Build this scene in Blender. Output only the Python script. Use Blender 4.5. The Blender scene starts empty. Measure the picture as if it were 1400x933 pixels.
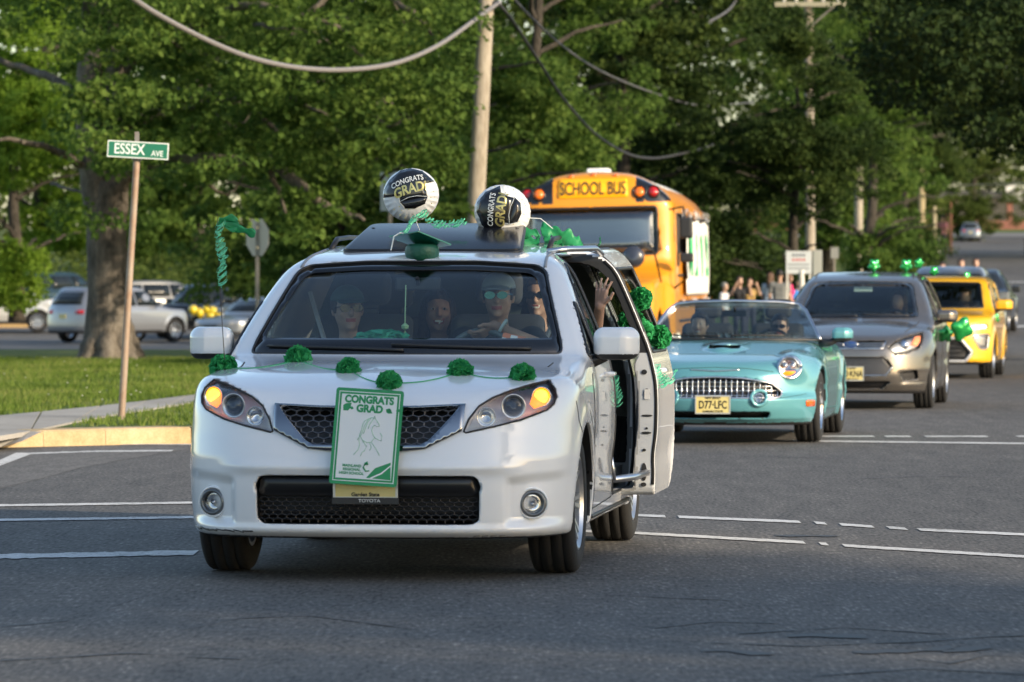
import bpy, bmesh, math, random, time
import numpy as np
from mathutils import Vector, Matrix, geometry
T0 = time.time()
SC = bpy.context.scene
COL = SC.collection
R = math.radians
# ------------------------------------------------------------------ camera
CAM_H, HORIZON, FPX = 1.475, 386.0, 6500.0
cam_d = bpy.data.cameras.new('camera')
cam = bpy.data.objects.new('camera', cam_d); COL.objects.link(cam)
cam.location = (0, 0, CAM_H)
cam.rotation_euler = (R(90) - math.atan((466.5 - HORIZON) / FPX), 0, 0)
cam_d.sensor_width = 36; cam_d.lens = FPX / 1400 * 36
cam_d.clip_start = 0.5; cam_d.clip_end = 6000
cam_d.dof.use_dof = True; cam_d.dof.focus_distance = 27.5; cam_d.dof.aperture_fstop = 5.8
SC.camera = cam
# ------------------------------------------------------------------ sky and sun
SUN_AZ, SUN_EL = 128.0, 19.0      # compass-like: clockwise from +Y
world = bpy.data.worlds.new('World'); SC.world = world; world.use_nodes = True
wn = world.node_tree.nodes; wl = world.node_tree.links
sky = wn.new('ShaderNodeTexSky'); sky.sky_type = 'NISHITA'; sky.sun_disc = False
sky.sun_elevation = R(SUN_EL); sky.sun_rotation = R(SUN_AZ)
sky.air_density = 1.0; sky.dust_density = 1.0; sky.ozone_density = 1.5
wl.new(sky.outputs[0], wn['Background'].inputs[0]); wn['Background'].inputs[1].default_value = 0.15
sd = bpy.data.lights.new('sun', 'SUN'); sd.energy = 3.4; sd.angle = R(1.0); sd.color = (1.0, 0.86, 0.66)
sun = bpy.data.objects.new('sun', sd); COL.objects.link(sun)
sv = Vector((math.sin(R(SUN_AZ)) * math.cos(R(SUN_EL)), math.cos(R(SUN_AZ)) * math.cos(R(SUN_EL)), math.sin(R(SUN_EL))))
sun.rotation_euler = sv.to_track_quat('Z', 'Y').to_euler()
SC.view_settings.view_transform = 'Standard'; SC.view_settings.look = 'None'
SC.view_settings.exposure = 0.88; SC.view_settings.gamma = 1
try:
    SC.view_settings.use_white_balance = True; SC.view_settings.white_balance_temperature = 6950
except Exception: pass
SC.cycles.use_denoising = True
SC.cycles.max_bounces = 8; SC.cycles.transparent_max_bounces = 16
SC.cycles.caustics_reflective = False; SC.cycles.caustics_refractive = False

# ------------------------------------------------------------------ small helpers
def at(px, py, Y):
    """the point at depth Y that the photograph's pixel (px, py) shows"""
    return ((px - 700) * Y / FPX, Y, CAM_H - (py - HORIZON) * Y / FPX)
def sstep(a, b, x):
    t = np.clip((np.asarray(x, float) - a) / (b - a), 0, 1); return t * t * (3 - 2 * t)
def tag(o, label=None, cat=None, group=None, kind=None):
    if label: o['label'] = label
    if cat: o['category'] = cat
    if group: o['group'] = group
    if kind: o['kind'] = kind
    return o
def empty(name, loc=(0, 0, 0), rz=0, label=None, cat=None, group=None, parent=None):
    o = bpy.data.objects.new(name, None); COL.objects.link(o)
    o.empty_display_size = .1
    o.location = loc; o.rotation_euler = (0, 0, rz)
    if parent: o.parent = parent
    return tag(o, label, cat, group)
def link_mesh(name, me, mats=None, parent=None, loc=None, rot=None):
    o = bpy.data.objects.new(name, me); COL.objects.link(o)
    if mats is not None and len(me.materials) == 0:
        for m in (mats if isinstance(mats, (list, tuple)) else [mats]): me.materials.append(m)
    if parent: o.parent = parent
    if loc is not None: o.location = loc
    if rot is not None: o.rotation_euler = rot
    return o
def copy_tree(o, parent=None):
    c = o.copy(); COL.objects.link(c); c.parent = parent
    for ch in list(o.children): copy_tree(ch, c)
    return c
def np_mesh(name, V, F, smooth=True, midx=None, normals=None):
    """V (n,3), F (m,k) -> mesh"""
    me = bpy.data.meshes.new(name)
    V = np.asarray(V, np.float32); F = np.asarray(F, np.int32); m, k = F.shape
    me.vertices.add(len(V)); me.vertices.foreach_set('co', V.ravel())
    me.loops.add(m * k); me.loops.foreach_set('vertex_index', F.ravel())
    me.polygons.add(m); me.polygons.foreach_set('loop_start', np.arange(0, m * k, k, dtype=np.int32))
    me.polygons.foreach_set('loop_total', np.full(m, k, np.int32))
    if midx is not None: me.polygons.foreach_set('material_index', np.asarray(midx, np.int32))
    me.update(calc_edges=True)
    me.polygons.foreach_set('use_smooth', np.full(m, bool(smooth)))
    if normals is not None:
        me.normals_split_custom_set_from_vertices([tuple(n) for n in np.asarray(normals, float)])
    return me

class MB:
    """collects simple shapes into ONE mesh"""
    def __init__(s): s.v = []; s.f = []; s.m = []
    def add(s, V, F, mi=0):
        b = len(s.v); s.v += [tuple(p) for p in V]; s.f += [tuple(b + i for i in f) for f in F]; s.m += [mi] * len(F); return s
    def box(s, lo, hi, mi=0, M=None):
        x0, y0, z0 = lo; x1, y1, z1 = hi
        V = [Vector(p) for p in ((x0, y0, z0), (x1, y0, z0), (x1, y1, z0), (x0, y1, z0), (x0, y0, z1), (x1, y0, z1), (x1, y1, z1), (x0, y1, z1))]
        if M is not None: V = [M @ p for p in V]
        return s.add(V, [(3, 2, 1, 0), (4, 5, 6, 7), (0, 1, 5, 4), (1, 2, 6, 5), (2, 3, 7, 6), (3, 0, 4, 7)], mi)
    def tube(s, pts, r, n=10, mi=0, cap=True):
        pts = [Vector(p) for p in pts]; rr = r if isinstance(r, (list, tuple)) else [r] * len(pts)
        V = []; ref = None
        for i, p in enumerate(pts):
            d = (pts[min(i + 1, len(pts) - 1)] - pts[max(i - 1, 0)])
            d = d.normalized() if d.length > 1e-9 else Vector((0, 0, 1))
            if ref is None: ref = Vector((0, 0, 1)) if abs(d.z) < .9 else Vector((1, 0, 0))
            a = d.cross(ref)
            if a.length < 1e-4: a = d.cross(Vector((1, .3, .2)))
            a.normalize(); b = d.cross(a).normalized(); ref = b.cross(d) * 1.0 if False else ref
            for k in range(n):
                t = 2 * math.pi * k / n; V.append(p + a * (math.cos(t) * rr[i]) + b * (math.sin(t) * rr[i]))
        F = [(i * n + k, i * n + (k + 1) % n, (i + 1) * n + (k + 1) % n, (i + 1) * n + k) for i in range(len(pts) - 1) for k in range(n)]
        if cap: F += [tuple(range(n))[::-1], tuple(range((len(pts) - 1) * n, len(pts) * n))]
        return s.add(V, F, mi)
    def lathe(s, prof, n=24, mi=0, M=None, close=False):
        """prof [(r,z)..] about local z"""
        V = [Vector((r * math.cos(2 * math.pi * k / n), r * math.sin(2 * math.pi * k / n), z)) for r, z in prof for k in range(n)]
        if M is not None: V = [M @ p for p in V]
        P = len(prof); F = []
        for i in range(P - 1 + (1 if close else 0)):
            j = (i + 1) % P
            F += [(i * n + k, i * n + (k + 1) % n, j * n + (k + 1) % n, j * n + k) for k in range(n)]
        if not close: F += [tuple(range(n))[::-1], tuple(range((P - 1) * n, P * n))]
        return s.add(V, F, mi)
    def prism(s, poly, a, b, M=None, mi=0):
        """2D poly (x,y) extruded from z=a to z=b then M"""
        n = len(poly)
        V = [Vector((x, y, a)) for x, y in poly] + [Vector((x, y, b)) for x, y in poly]
        if M is not None: V = [M @ p for p in V]
        F = [tuple(range(n))[::-1], tuple(range(n, 2 * n))] + [(i, (i + 1) % n, n + (i + 1) % n, n + i) for i in range(n)]
        return s.add(V, F, mi)
    def build(s, name, mats, parent=None, loc=None, rz=None, smooth=False, auto=None, bevel=None):
        me = bpy.data.meshes.new(name); me.from_pydata([tuple(v) for v in s.v], [], s.f); me.update()
        me.polygons.foreach_set('material_index', np.array(s.m, np.int32))
        bm = bmesh.new(); bm.from_mesh(me); bmesh.ops.recalc_face_normals(bm, faces=bm.faces)
        if bevel:
            ed = [e for e in bm.edges if len(e.link_faces) == 2 and e.calc_face_angle(0) > .7]
            bmesh.ops.bevel(bm, geom=ed, offset=bevel, segments=2, affect='EDGES', profile=.6)
        bm.to_mesh(me); bm.free()
        if smooth or auto:
            me.polygons.foreach_set('use_smooth', np.full(len(me.polygons), True))
            if auto: me.set_sharp_from_angle(angle=R(auto))
        o = link_mesh(name, me, mats, parent, loc)
        if rz is not None: o.rotation_euler = (0, 0, rz)
        return o

# ------------------------------------------------------------------ materials
MATS = {}
def _n(nt, t, **k):
    n = nt.nodes.new(t)
    for a, b in k.items():
        if a in n.inputs: n.inputs[a].default_value = b
        else: setattr(n, a, b)
    return n
def mat(name, col=(.5, .5, .5), rough=.5, metal=0, coat=0, spec=.5, emit=None, es=0, noise=None, bump=None, trans=0, sheen=0):
    """noise=(scale, amount, second colour); bump=(scale, strength)"""
    if name in MATS: return MATS[name]
    m = bpy.data.materials.new(name); m.use_nodes = True; nt = m.node_tree; b = nt.nodes['Principled BSDF']
    b.inputs['Base Color'].default_value = (*col, 1); b.inputs['Roughness'].default_value = rough
    b.inputs['Metallic'].default_value = metal; b.inputs['Coat Weight'].default_value = coat
    b.inputs['Coat Roughness'].default_value = .04
    b.inputs['Specular IOR Level'].default_value = spec
    if trans: b.inputs['Transmission Weight'].default_value = trans
    if sheen: b.inputs['Sheen Weight'].default_value = sheen
    if emit: b.inputs['Emission Color'].default_value = (*emit, 1); b.inputs['Emission Strength'].default_value = es
    if noise or bump: tc = _n(nt, 'ShaderNodeTexCoord')
    if noise:
        nz = _n(nt, 'ShaderNodeTexNoise'); nz.inputs['Scale'].default_value = noise[0]; nz.inputs['Detail'].default_value = 6
        nz.inputs['Roughness'].default_value = .62
        nt.links.new(tc.outputs['Object'], nz.inputs['Vector'])
        cr = _n(nt, 'ShaderNodeValToRGB'); c2 = noise[2] if len(noise) > 2 else tuple(c * .6 for c in col)
        cr.color_ramp.elements[0].position = .5 - noise[1]; cr.color_ramp.elements[1].position = .5 + noise[1]
        cr.color_ramp.elements[0].color = (*c2, 1); cr.color_ramp.elements[1].color = (*col, 1)
        nt.links.new(nz.outputs['Fac'], cr.inputs['Fac']); nt.links.new(cr.outputs['Color'], b.inputs['Base Color'])
    if bump:
        bz = _n(nt, 'ShaderNodeTexNoise'); bz.inputs['Scale'].default_value = bump[0]; bz.inputs['Detail'].default_value = 5
        nt.links.new(tc.outputs['Object'], bz.inputs['Vector'])
        bp = _n(nt, 'ShaderNodeBump'); bp.inputs['Strength'].default_value = bump[1]; bp.inputs['Distance'].default_value = .02
        nt.links.new(bz.outputs['Fac'], bp.inputs['Height']); nt.links.new(bp.outputs['Normal'], b.inputs['Normal'])
    MATS[name] = m; return m
def glass_mat(name, tint=(.5, .56, .55), refl=1.0, rough=.0, ior=1.5):
    if name in MATS: return MATS[name]
    m = bpy.data.materials.new(name); m.use_nodes = True; nt = m.node_tree; nt.nodes.remove(nt.nodes['Principled BSDF'])
    out = nt.nodes['Material Output']
    tr = _n(nt, 'ShaderNodeBsdfTransparent'); tr.inputs[0].default_value = (*[c ** .5 for c in tint], 1)
    gl = _n(nt, 'ShaderNodeBsdfGlossy'); gl.inputs['Roughness'].default_value = rough; gl.inputs[0].default_value = (refl, refl, refl, 1)
    fr = _n(nt, 'ShaderNodeFresnel'); geo = _n(nt, 'ShaderNodeNewGeometry'); io = _n(nt, 'ShaderNodeMapRange'); io.inputs['To Min'].default_value = ior; io.inputs['To Max'].default_value = 1 / ior; nt.links.new(geo.outputs['Backfacing'], io.inputs[0]); nt.links.new(io.outputs[0], fr.inputs[0])
    mx = _n(nt, 'ShaderNodeMixShader')
    nt.links.new(fr.outputs[0], mx.inputs[0]); nt.links.new(tr.outputs[0], mx.inputs[1]); nt.links.new(gl.outputs[0], mx.inputs[2])
    nt.links.new(mx.outputs[0], out.inputs['Surface']); MATS[name] = m; return m

# ------------------------------------------------------------------ fields and surface nets
def smax(a, b, k):
    h = np.maximum(k - np.abs(a - b), 0) / k; return np.maximum(a, b) + h * h * k * .25
def smin(a, b, k):
    h = np.maximum(k - np.abs(a - b), 0) / k; return np.minimum(a, b) - h * h * k * .25
def lut(pts, lo=None, hi=None, n=1500):
    """smooth monotone (pchip) curve through pts -> f(x)"""
    x = np.array([p[0] for p in pts], float); y = np.array([p[1] for p in pts], float)
    h = np.diff(x); d = np.diff(y) / h; m = np.zeros(len(x)); m[0] = d[0]; m[-1] = d[-1]
    for i in range(1, len(x) - 1):
        if d[i - 1] * d[i] <= 0: m[i] = 0
        else:
            w1 = 2 * h[i] + h[i - 1]; w2 = h[i] + 2 * h[i - 1]; m[i] = (w1 + w2) / (w1 / d[i - 1] + w2 / d[i])
    X = np.linspace(x[0], x[-1], n); i = np.clip(np.searchsorted(x, X, side='right') - 1, 0, len(x) - 2)
    t = (X - x[i]) / h[i]
    Y = (2*t**3-3*t**2+1)*y[i] + (t**3-2*t**2+t)*h[i]*m[i] + (-2*t**3+3*t**2)*y[i+1] + (t**3-t**2)*h[i]*m[i+1]
    # soften the tangent jumps a little
    kk = np.ones(31) / 31; Yp = np.concatenate([2*Y[0]-Y[15:0:-1], Y, 2*Y[-1]-Y[-2:-17:-1]]); Ys = np.convolve(Yp, kk, 'valid')
    dY = np.gradient(Ys, X)
    def f(q, deriv=False):
        q = np.clip(q, X[0], X[-1])
        return np.interp(q, X, dY if deriv else Ys)
    return f
def poly_sdf(px, py, poly):
    """signed distance to a closed polygon, negative inside; px, py flat arrays"""
    P = np.asarray(poly, float); n = len(P)
    d = np.full(px.shape, 1e9); ins = np.zeros(px.shape, bool)
    for i in range(n):
        a = P[i]; b = P[(i + 1) % n]; e = b - a; wx = px - a[0]; wy = py - a[1]
        t = np.clip((wx * e[0] + wy * e[1]) / (e @ e + 1e-12), 0, 1)
        d = np.minimum(d, (wx - e[0] * t) ** 2 + (wy - e[1] * t) ** 2)
        c = ((a[1] > py) != (b[1] > py)) & (px < (b[0] - a[0]) * (py - a[1]) / (b[1] - a[1] + 1e-12) + a[0])
        ins ^= c
    d = np.sqrt(d); return np.where(ins, -d, d)
class PolyS:
    """tabulated signed distance to a polygon"""
    def __init__(s, poly, st=.006, mg=.12):
        P = np.asarray(poly, float); s.lo = P.min(0) - mg; s.n = np.ceil((P.max(0) + mg - s.lo) / st).astype(int) + 1; s.st = st
        X, Y = np.meshgrid(s.lo[0] + np.arange(s.n[0]) * st, s.lo[1] + np.arange(s.n[1]) * st, indexing='ij')
        s.g = poly_sdf(X.ravel(), Y.ravel(), P).reshape(s.n)
    def __call__(s, x, y):
        a = (x - s.lo[0]) / s.st; b = (y - s.lo[1]) / s.st
        ac = np.minimum(np.maximum(a, 0), s.n[0] - 1.001); bc = np.minimum(np.maximum(b, 0), s.n[1] - 1.001)
        i = ac.astype(np.int32); j = bc.astype(np.int32); u = ac - i; v = bc - j; g = s.g
        r = (g[i, j] * (1 - u) + g[i + 1, j] * u) * (1 - v) + (g[i, j + 1] * (1 - u) + g[i + 1, j + 1] * u) * v
        return r + (np.abs(a - ac) + np.abs(b - bc)) * s.st
def grad(F, P, e=.002):
    x, y, z = P.T
    g = np.stack([F(x + e, y, z) - F(x - e, y, z), F(x, y + e, z) - F(x, y - e, z), F(x, y, z + e) - F(x, y, z - e)], 1) / (2 * e)
    return g
def nets(F, lo, hi, h, lip=1.6, refine=2, normals=True, block=6, ne=.004):
    lo = np.array(lo, float); hi = np.array(hi, float)
    nb = np.ceil((hi - lo) / (h * block)).astype(int); N = nb * block + 1
    c = np.stack(np.meshgrid(*[np.arange(k) for k in nb], indexing='ij'), -1).reshape(-1, 3)
    cen = lo + (c + .5) * h * block
    val = F(*cen.T)
    act = np.abs(val) < lip * h * block * .87
    G = np.ones(N, np.float32) * 1e3
    # inactive inside blocks negative
    for b_, s_ in ((c[~act & (val < 0)], -1e3),):
        for q in b_:
            i, j, k = q * block; G[i:i + block + 1, j:j + block + 1, k:k + block + 1] = s_
    A = c[act]; o = np.stack(np.meshgrid(*[np.arange(block + 1)] * 3, indexing='ij'), -1).reshape(-1, 3)
    idx = (A[:, None, :] * block + o[None]).reshape(-1, 3)
    flat = np.unique(np.ravel_multi_index(idx.T, N))
    I = np.stack(np.unravel_index(flat, N), 1)
    for s in range(0, len(flat), 400000):
        q = I[s:s + 400000]; p = lo + q * h
        G.ravel()[flat[s:s + 400000]] = F(*p.T)
    # cells
    S = G < 0
    cnt = sum(S[a:N[0] - 1 + a, b:N[1] - 1 + b, d:N[2] - 1 + d].astype(np.int8) for a in (0, 1) for b in (0, 1) for d in (0, 1))
    cells = np.argwhere((cnt > 0) & (cnt < 8))
    if len(cells) == 0: return None
    cid = -np.ones(np.array(N) - 1, np.int32); cid[tuple(cells.T)] = np.arange(len(cells))
    acc = np.zeros((len(cells), 3)); num = np.zeros(len(cells))
    cr = [(a, b, d) for a in (0, 1) for b in (0, 1) for d in (0, 1)]
    gv = {q: G[cells[:, 0] + q[0], cells[:, 1] + q[1], cells[:, 2] + q[2]].astype(float) for q in cr}
    for q in cr:
        for ax in range(3):
            if q[ax]: continue
            r = list(q); r[ax] = 1; r = tuple(r); a = gv[q]; b = gv[r]; m = (a < 0) != (b < 0)
            t = np.where(m, a / np.where(m, a - b, 1), 0); t = np.clip(t, .02, .98)
            p = np.array(q, float)[None].repeat(len(cells), 0); p[:, ax] += t
            acc += p * m[:, None]; num += m
    V = lo + (cells + acc / num[:, None]) * h
    for _ in range(refine):
        f = F(*V.T); g = grad(F, V, h * .25); gg = (g ** 2).sum(1) + 1e-6
        st = -(f / gg)[:, None] * g; L = np.sqrt((st ** 2).sum(1)) + 1e-9
        V = V + st * np.minimum(1, .35 * h / L)[:, None]
    Q = []
    for ax in range(3):
        sl0 = [slice(None)] * 3; sl1 = [slice(None)] * 3; sl0[ax] = slice(0, -1); sl1[ax] = slice(1, None)
        D = S[tuple(sl0)] != S[tuple(sl1)]
        E = np.argwhere(D); u, v = (ax + 1) % 3, (ax + 2) % 3
        ok = (E[:, u] > 0) & (E[:, v] > 0) & (E[:, u] < N[u] - 1) & (E[:, v] < N[v] - 1); E = E[ok]
        flip = S[tuple(E.T)]
        def cc(du, dv):
            q = E.copy(); q[:, u] -= du; q[:, v] -= dv; return cid[tuple(q.T)]
        q = np.stack([cc(1, 1), cc(0, 1), cc(0, 0), cc(1, 0)], 1)
        q = np.where(flip[:, None], q, q[:, ::-1]); Q.append(q)
    Q = np.concatenate(Q); Q = Q[(Q >= 0).all(1)]
    nrm = None
    if normals:
        g = grad(F, V, ne); L = np.sqrt((g ** 2).sum(1)); nrm = g / np.maximum(L, 1e-6)[:, None]
    return V, Q, nrm
def net_obj(name, F, lo, hi, h, mats, parent=None, pick=None, lip=1.6, refine=2, normals=True, ne=.004):
    V, Q, nrm = nets(F, lo, hi, h, lip, refine, normals, ne=ne)
    mi = None
    if pick is not None: mi = pick(V[Q].mean(1))
    return link_mesh(name, np_mesh(name, V, Q, True, mi, nrm), mats, parent)

def ray_hit(F, A, B, steps=260):
    """first point from A towards B (n,3) where F turns negative; nan where none"""
    n = len(A); t = np.linspace(0, 1, steps); prev = F(*A.T); hit = np.full(n, np.nan); done = np.zeros(n, bool)
    lo = np.zeros(n); hi_ = np.zeros(n)
    for i in range(1, steps):
        p = A + (B - A) * t[i]; f = F(*p.T); m = (~done) & (f < 0) & (prev >= 0)
        lo[m] = t[i - 1]; hi_[m] = t[i]; done |= m; prev = np.where(done, prev, f)
        if done.all(): break
    for _ in range(12):
        mid = (lo + hi_) / 2; f = F(*(A + (B - A) * mid[:, None]).T); neg = f < 0; hi_ = np.where(neg, mid, hi_); lo = np.where(neg, lo, mid)
    P = A + (B - A) * hi_[:, None]; P[~done] = np.nan; return P
def project(F, Q2, axis, sign=1, span=None):
    """Q2 (n,2): axis 'f' (x,z) from the front, 'b' from behind, 's' (y,z) from the side sign, 't' (x,y) from above"""
    Q2 = np.asarray(Q2, float); n = len(Q2); o = np.ones(n)
    if axis == 'f': A = np.stack([Q2[:, 0], -.6 * o, Q2[:, 1]], 1); B = A + [0, (span or 3.6), 0]
    elif axis == 'b': A = np.stack([Q2[:, 0], (span or 6) * o, Q2[:, 1]], 1); B = A - [0, 3, 0]
    elif axis == 's': A = np.stack([sign * 1.6 * o, Q2[:, 0], Q2[:, 1]], 1); B = A * [0, 1, 1]
    else: A = np.stack([Q2[:, 0], Q2[:, 1], 3.5 * o], 1); B = A - [0, 0, 3.4]
    P = ray_hit(F, A, B)
    bad = np.isnan(P[:, 0])
    if bad.any() and (~bad).any():
        ok = np.where(~bad)[0]
        for i in np.where(bad)[0]:
            j = ok[np.argmin(((Q2[ok] - Q2[i]) ** 2).sum(1))]; P[i] = P[j]
    return P
def resample(poly, step, closed=True):
    out = []; n = len(poly)
    for i in range(n if closed else n - 1):
        a = np.array(poly[i], float); b = np.array(poly[(i + 1) % n], float); k = max(1, int(round(np.linalg.norm(b - a) / step)))
        out += [tuple(a + (b - a) * j / k) for j in range(k)]
    if not closed: out.append(tuple(poly[-1]))
    return out
def rounded(poly, r=.03, n=4):
    """round polygon corners"""
    out = []; m = len(poly)
    for i in range(m):
        p0, p1, p2 = (np.array(poly[(i + k) % m], float) for k in (-1, 0, 1))
        a = p0 - p1; b = p2 - p1; la, lb = np.linalg.norm(a), np.linalg.norm(b); d = min(r, la * .45, lb * .45)
        A = p1 + a / la * d; B = p1 + b / lb * d
        for k in range(n + 1):
            t = k / n; out.append(tuple((1 - t) ** 2 * A + 2 * t * (1 - t) * p1 + t * t * B))
    return out
def fill2d(poly, step, hole=None):
    b = resample(poly, step); P = np.array(b); lo = P.min(0); hi = P.max(0)
    gx = np.arange(lo[0], hi[0], step); gy = np.arange(lo[1], hi[1], step)
    X, Y = np.meshgrid(gx + step * .37, gy + step * .41); X = X.ravel(); Y = Y.ravel()
    m = poly_sdf(X, Y, poly) < -step * .45
    pts = [Vector(q) for q in b] + [Vector((x, y)) for x, y in zip(X[m], Y[m])]
    ed = [(i, (i + 1) % len(b)) for i in range(len(b))]
    if hole:
        hb = resample(hole, step); k = len(pts); pts = [p for p in pts]; pts += [Vector(q) for q in hb]
        ed += [(k + i, k + (i + 1) % len(hb)) for i in range(len(hb))]
    v, e, f, *_ = geometry.delaunay_2d_cdt(pts, ed, [], 1, 1e-5)
    if hole:
        C = np.array([(v[a] + v[b_] + v[c]) / 3 for a, b_, c in f]); d = poly_sdf(C[:, 0], C[:, 1], hole)
        f = [t for t, q in zip(f, d) if q > 0]
    return np.array([tuple(q) for q in v]), [tuple(t) for t in f], len(b)
def patch(name, F, poly, axis, mats, parent=None, off=.003, thick=.004, step=.04, sign=1, span=None, hole=None):
    """a sheet with thickness that follows field F inside a 2D outline"""
    q, tris, nb = fill2d(poly, step, hole)
    P = project(F, q, axis, sign, span); g = grad(F, P, .012); g /= np.linalg.norm(g, axis=1)[:, None] + 1e-9
    A = P + g * off; B = P + g * (off - thick); n = len(A)
    T = np.array(tris)
    used = np.unique(T); rm = -np.ones(n, int); rm[used] = np.arange(len(used)); T = rm[T]; A = A[used]; B = B[used]; g = g[used]; n = len(A)
    e1 = A[T[:, 1]] - A[T[:, 0]]; e2 = A[T[:, 2]] - A[T[:, 0]]
    fl = (np.cross(e1, e2) * g[T[:, 0]]).sum(1) < 0; T[fl] = T[fl][:, ::-1]
    # boundary loop from triangles
    ec = {}
    for t in T:
        for k in range(3):
            a, b = int(t[k]), int(t[(k + 1) % 3]); ec[(a, b)] = ec.get((a, b), 0) + 1
    bd = [e for e in ec if (e[1], e[0]) not in ec]
    Fc = [tuple(t) for t in T] + [tuple(n + i for i in t[::-1]) for t in T] + [(a, n + a, n + b, b) for a, b in bd]
    me = bpy.data.meshes.new(name); me.from_pydata([tuple(p) for p in np.concatenate([A, B])], [], Fc); me.update()
    me.polygons.foreach_set('use_smooth', [len(f) == 3 for f in Fc])
    return link_mesh(name, me, mats, parent)
def strip(name, F, line, axis, mats, parent=None, r=.004, step=.03, sign=1, span=None, off=0, n=6, closed=False):
    """a thin round strip lying on field F along a 2D line"""
    q = resample(line, step, closed)
    if closed: q.append(q[0])
    P = project(F, q, axis, sign, span); g = grad(F, P, .012); g /= np.linalg.norm(g, axis=1)[:, None] + 1e-9
    P = P + g * off
    mb = MB(); mb.tube([tuple(p) for p in P], r, n); return mb.build(name, mats, parent, smooth=True)
def seg_dist(x, y, z, a, b, ra, rb):
    """round cone"""
    a = np.asarray(a, float); b = np.asarray(b, float); d = b - a; L = d @ d + 1e-12
    t = np.clip(((x - a[0]) * d[0] + (y - a[1]) * d[1] + (z - a[2]) * d[2]) / L, 0, 1)
    return np.sqrt((x - a[0] - d[0] * t) ** 2 + (y - a[1] - d[1] * t) ** 2 + (z - a[2] - d[2] * t) ** 2) - (ra + (rb - ra) * t)
def ell(x, y, z, c, r):
    qx, qy, qz = (x - c[0]) / r[0], (y - c[1]) / r[1], (z - c[2]) / r[2]
    k = np.sqrt(qx * qx + qy * qy + qz * qz) + 1e-9; return (k - 1) * min(r) if False else (k - 1) * k / (np.sqrt((qx / r[0]) ** 2 + (qy / r[1]) ** 2 + (qz / r[2]) ** 2) + 1e-9)
def boxd(x, y, z, c, h, r=.0):
    dx, dy, dz = np.abs(x - c[0]) - h[0] + r, np.abs(y - c[1]) - h[1] + r, np.abs(z - c[2]) - h[2] + r
    return np.sqrt(np.maximum(dx, 0) ** 2 + np.maximum(dy, 0) ** 2 + np.maximum(dz, 0) ** 2) + np.minimum(np.maximum(dx, np.maximum(dy, dz)), 0) - r
FONT = {}
def text(name, body, size, mats, parent=None, M=None, extrude=.0006, align='CENTER', bold=0, xs=1.0, shear=0):
    cu = bpy.data.curves.new(name, 'FONT'); cu.body = body; cu.size = size; cu.extrude = extrude
    cu.align_x = align; cu.align_y = 'CENTER'; cu.offset = bold; cu.resolution_u = 4; cu.shear = shear; cu.space_line = .82
    o = bpy.data.objects.new(name, cu); COL.objects.link(o)
    dg = bpy.context.evaluated_depsgraph_get(); me = bpy.data.meshes.new_from_object(o.evaluated_get(dg))
    bpy.data.objects.remove(o); bpy.data.curves.remove(cu)
    me.materials.clear()
    X = Matrix.Diagonal((xs, 1, 1, 1)); me.transform((M @ X) if M is not None else X)
    return link_mesh(name, me, mats, parent)
def grid_polys(n, m, closed_u=False):
    F = [(i * m + j, i * m + j + 1, (i + 1) * m + j + 1, (i + 1) * m + j) for i in range(n - 1 + (1 if closed_u else 0)) for j in range(m - 1)]
    return F
# ================================================================== terrain
_zr = lut([(-200, 0), (85, 0), (110, .26), (150, .88), (250, 2.35), (350, 3.81), (450, 5.28), (480, 6.2), (500, 7.0), (600, 9), (1200, 16), (4000, 20)], n=6000)
_zl = lut([(-200, 0), (96, 0), (122, -.30), (148, -.43), (166, -.06), (200, .85), (260, 1.3), (400, 4), (1200, 14), (4000, 18)], n=6000)
def zg(x, y):
    x = np.asarray(x, float); y = np.asarray(y, float); w = sstep(-.02, .07, x / np.maximum(y, 30)); return _zl(y) * (1 - w) + _zr(y) * w
def zs(x, y): return float(zg(x, y))
def gp(px, py, z=0.0):
    d = FPX * (CAM_H - z) / (py - HORIZON); return ((px - 700) * d / FPX, d)
def rich(name, stops, scales, rough=.9, bumpst=.3, bdist=.01, stretch=(1, 1, 1), spec=.3):
    """layered noise colour: stops = [(pos, colour)..], scales = [(scale, weight)..] in world metres"""
    m = bpy.data.materials.new(name); m.use_nodes = True; nt = m.node_tree; b = nt.nodes['Principled BSDF']; MATS[name] = m
    b.inputs['Roughness'].default_value = rough; b.inputs['Specular IOR Level'].default_value = spec
    tc = _n(nt, 'ShaderNodeTexCoord'); mp = _n(nt, 'ShaderNodeMapping'); mp.inputs['Scale'].default_value = stretch
    nt.links.new(tc.outputs['Object'], mp.inputs[0]); acc = None
    for s, w in scales:
        nz = _n(nt, 'ShaderNodeTexNoise'); nz.inputs['Scale'].default_value = s; nz.inputs['Detail'].default_value = 3; nt.links.new(mp.outputs[0], nz.inputs['Vector'])
        mu = _n(nt, 'ShaderNodeMath', operation='MULTIPLY'); mu.inputs[1].default_value = w; nt.links.new(nz.outputs['Fac'], mu.inputs[0])
        if acc is None: acc = mu
        else:
            ad = _n(nt, 'ShaderNodeMath', operation='ADD'); nt.links.new(acc.outputs[0], ad.inputs[0]); nt.links.new(mu.outputs[0], ad.inputs[1]); acc = ad
    cr = _n(nt, 'ShaderNodeValToRGB'); el = cr.color_ramp.elements
    while len(el) < len(stops): el.new(.5)
    for e, (p, c) in zip(el, stops): e.position = p; e.color = (*c, 1)
    nt.links.new(acc.outputs[0], cr.inputs[0]); nt.links.new(cr.outputs[0], b.inputs['Base Color'])
    bp = _n(nt, 'ShaderNodeBump'); bp.inputs['Strength'].default_value = bumpst; bp.inputs['Distance'].default_value = bdist
    nt.links.new(acc.outputs[0], bp.inputs['Height']); nt.links.new(bp.outputs[0], b.inputs['Normal'])
    return m
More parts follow.
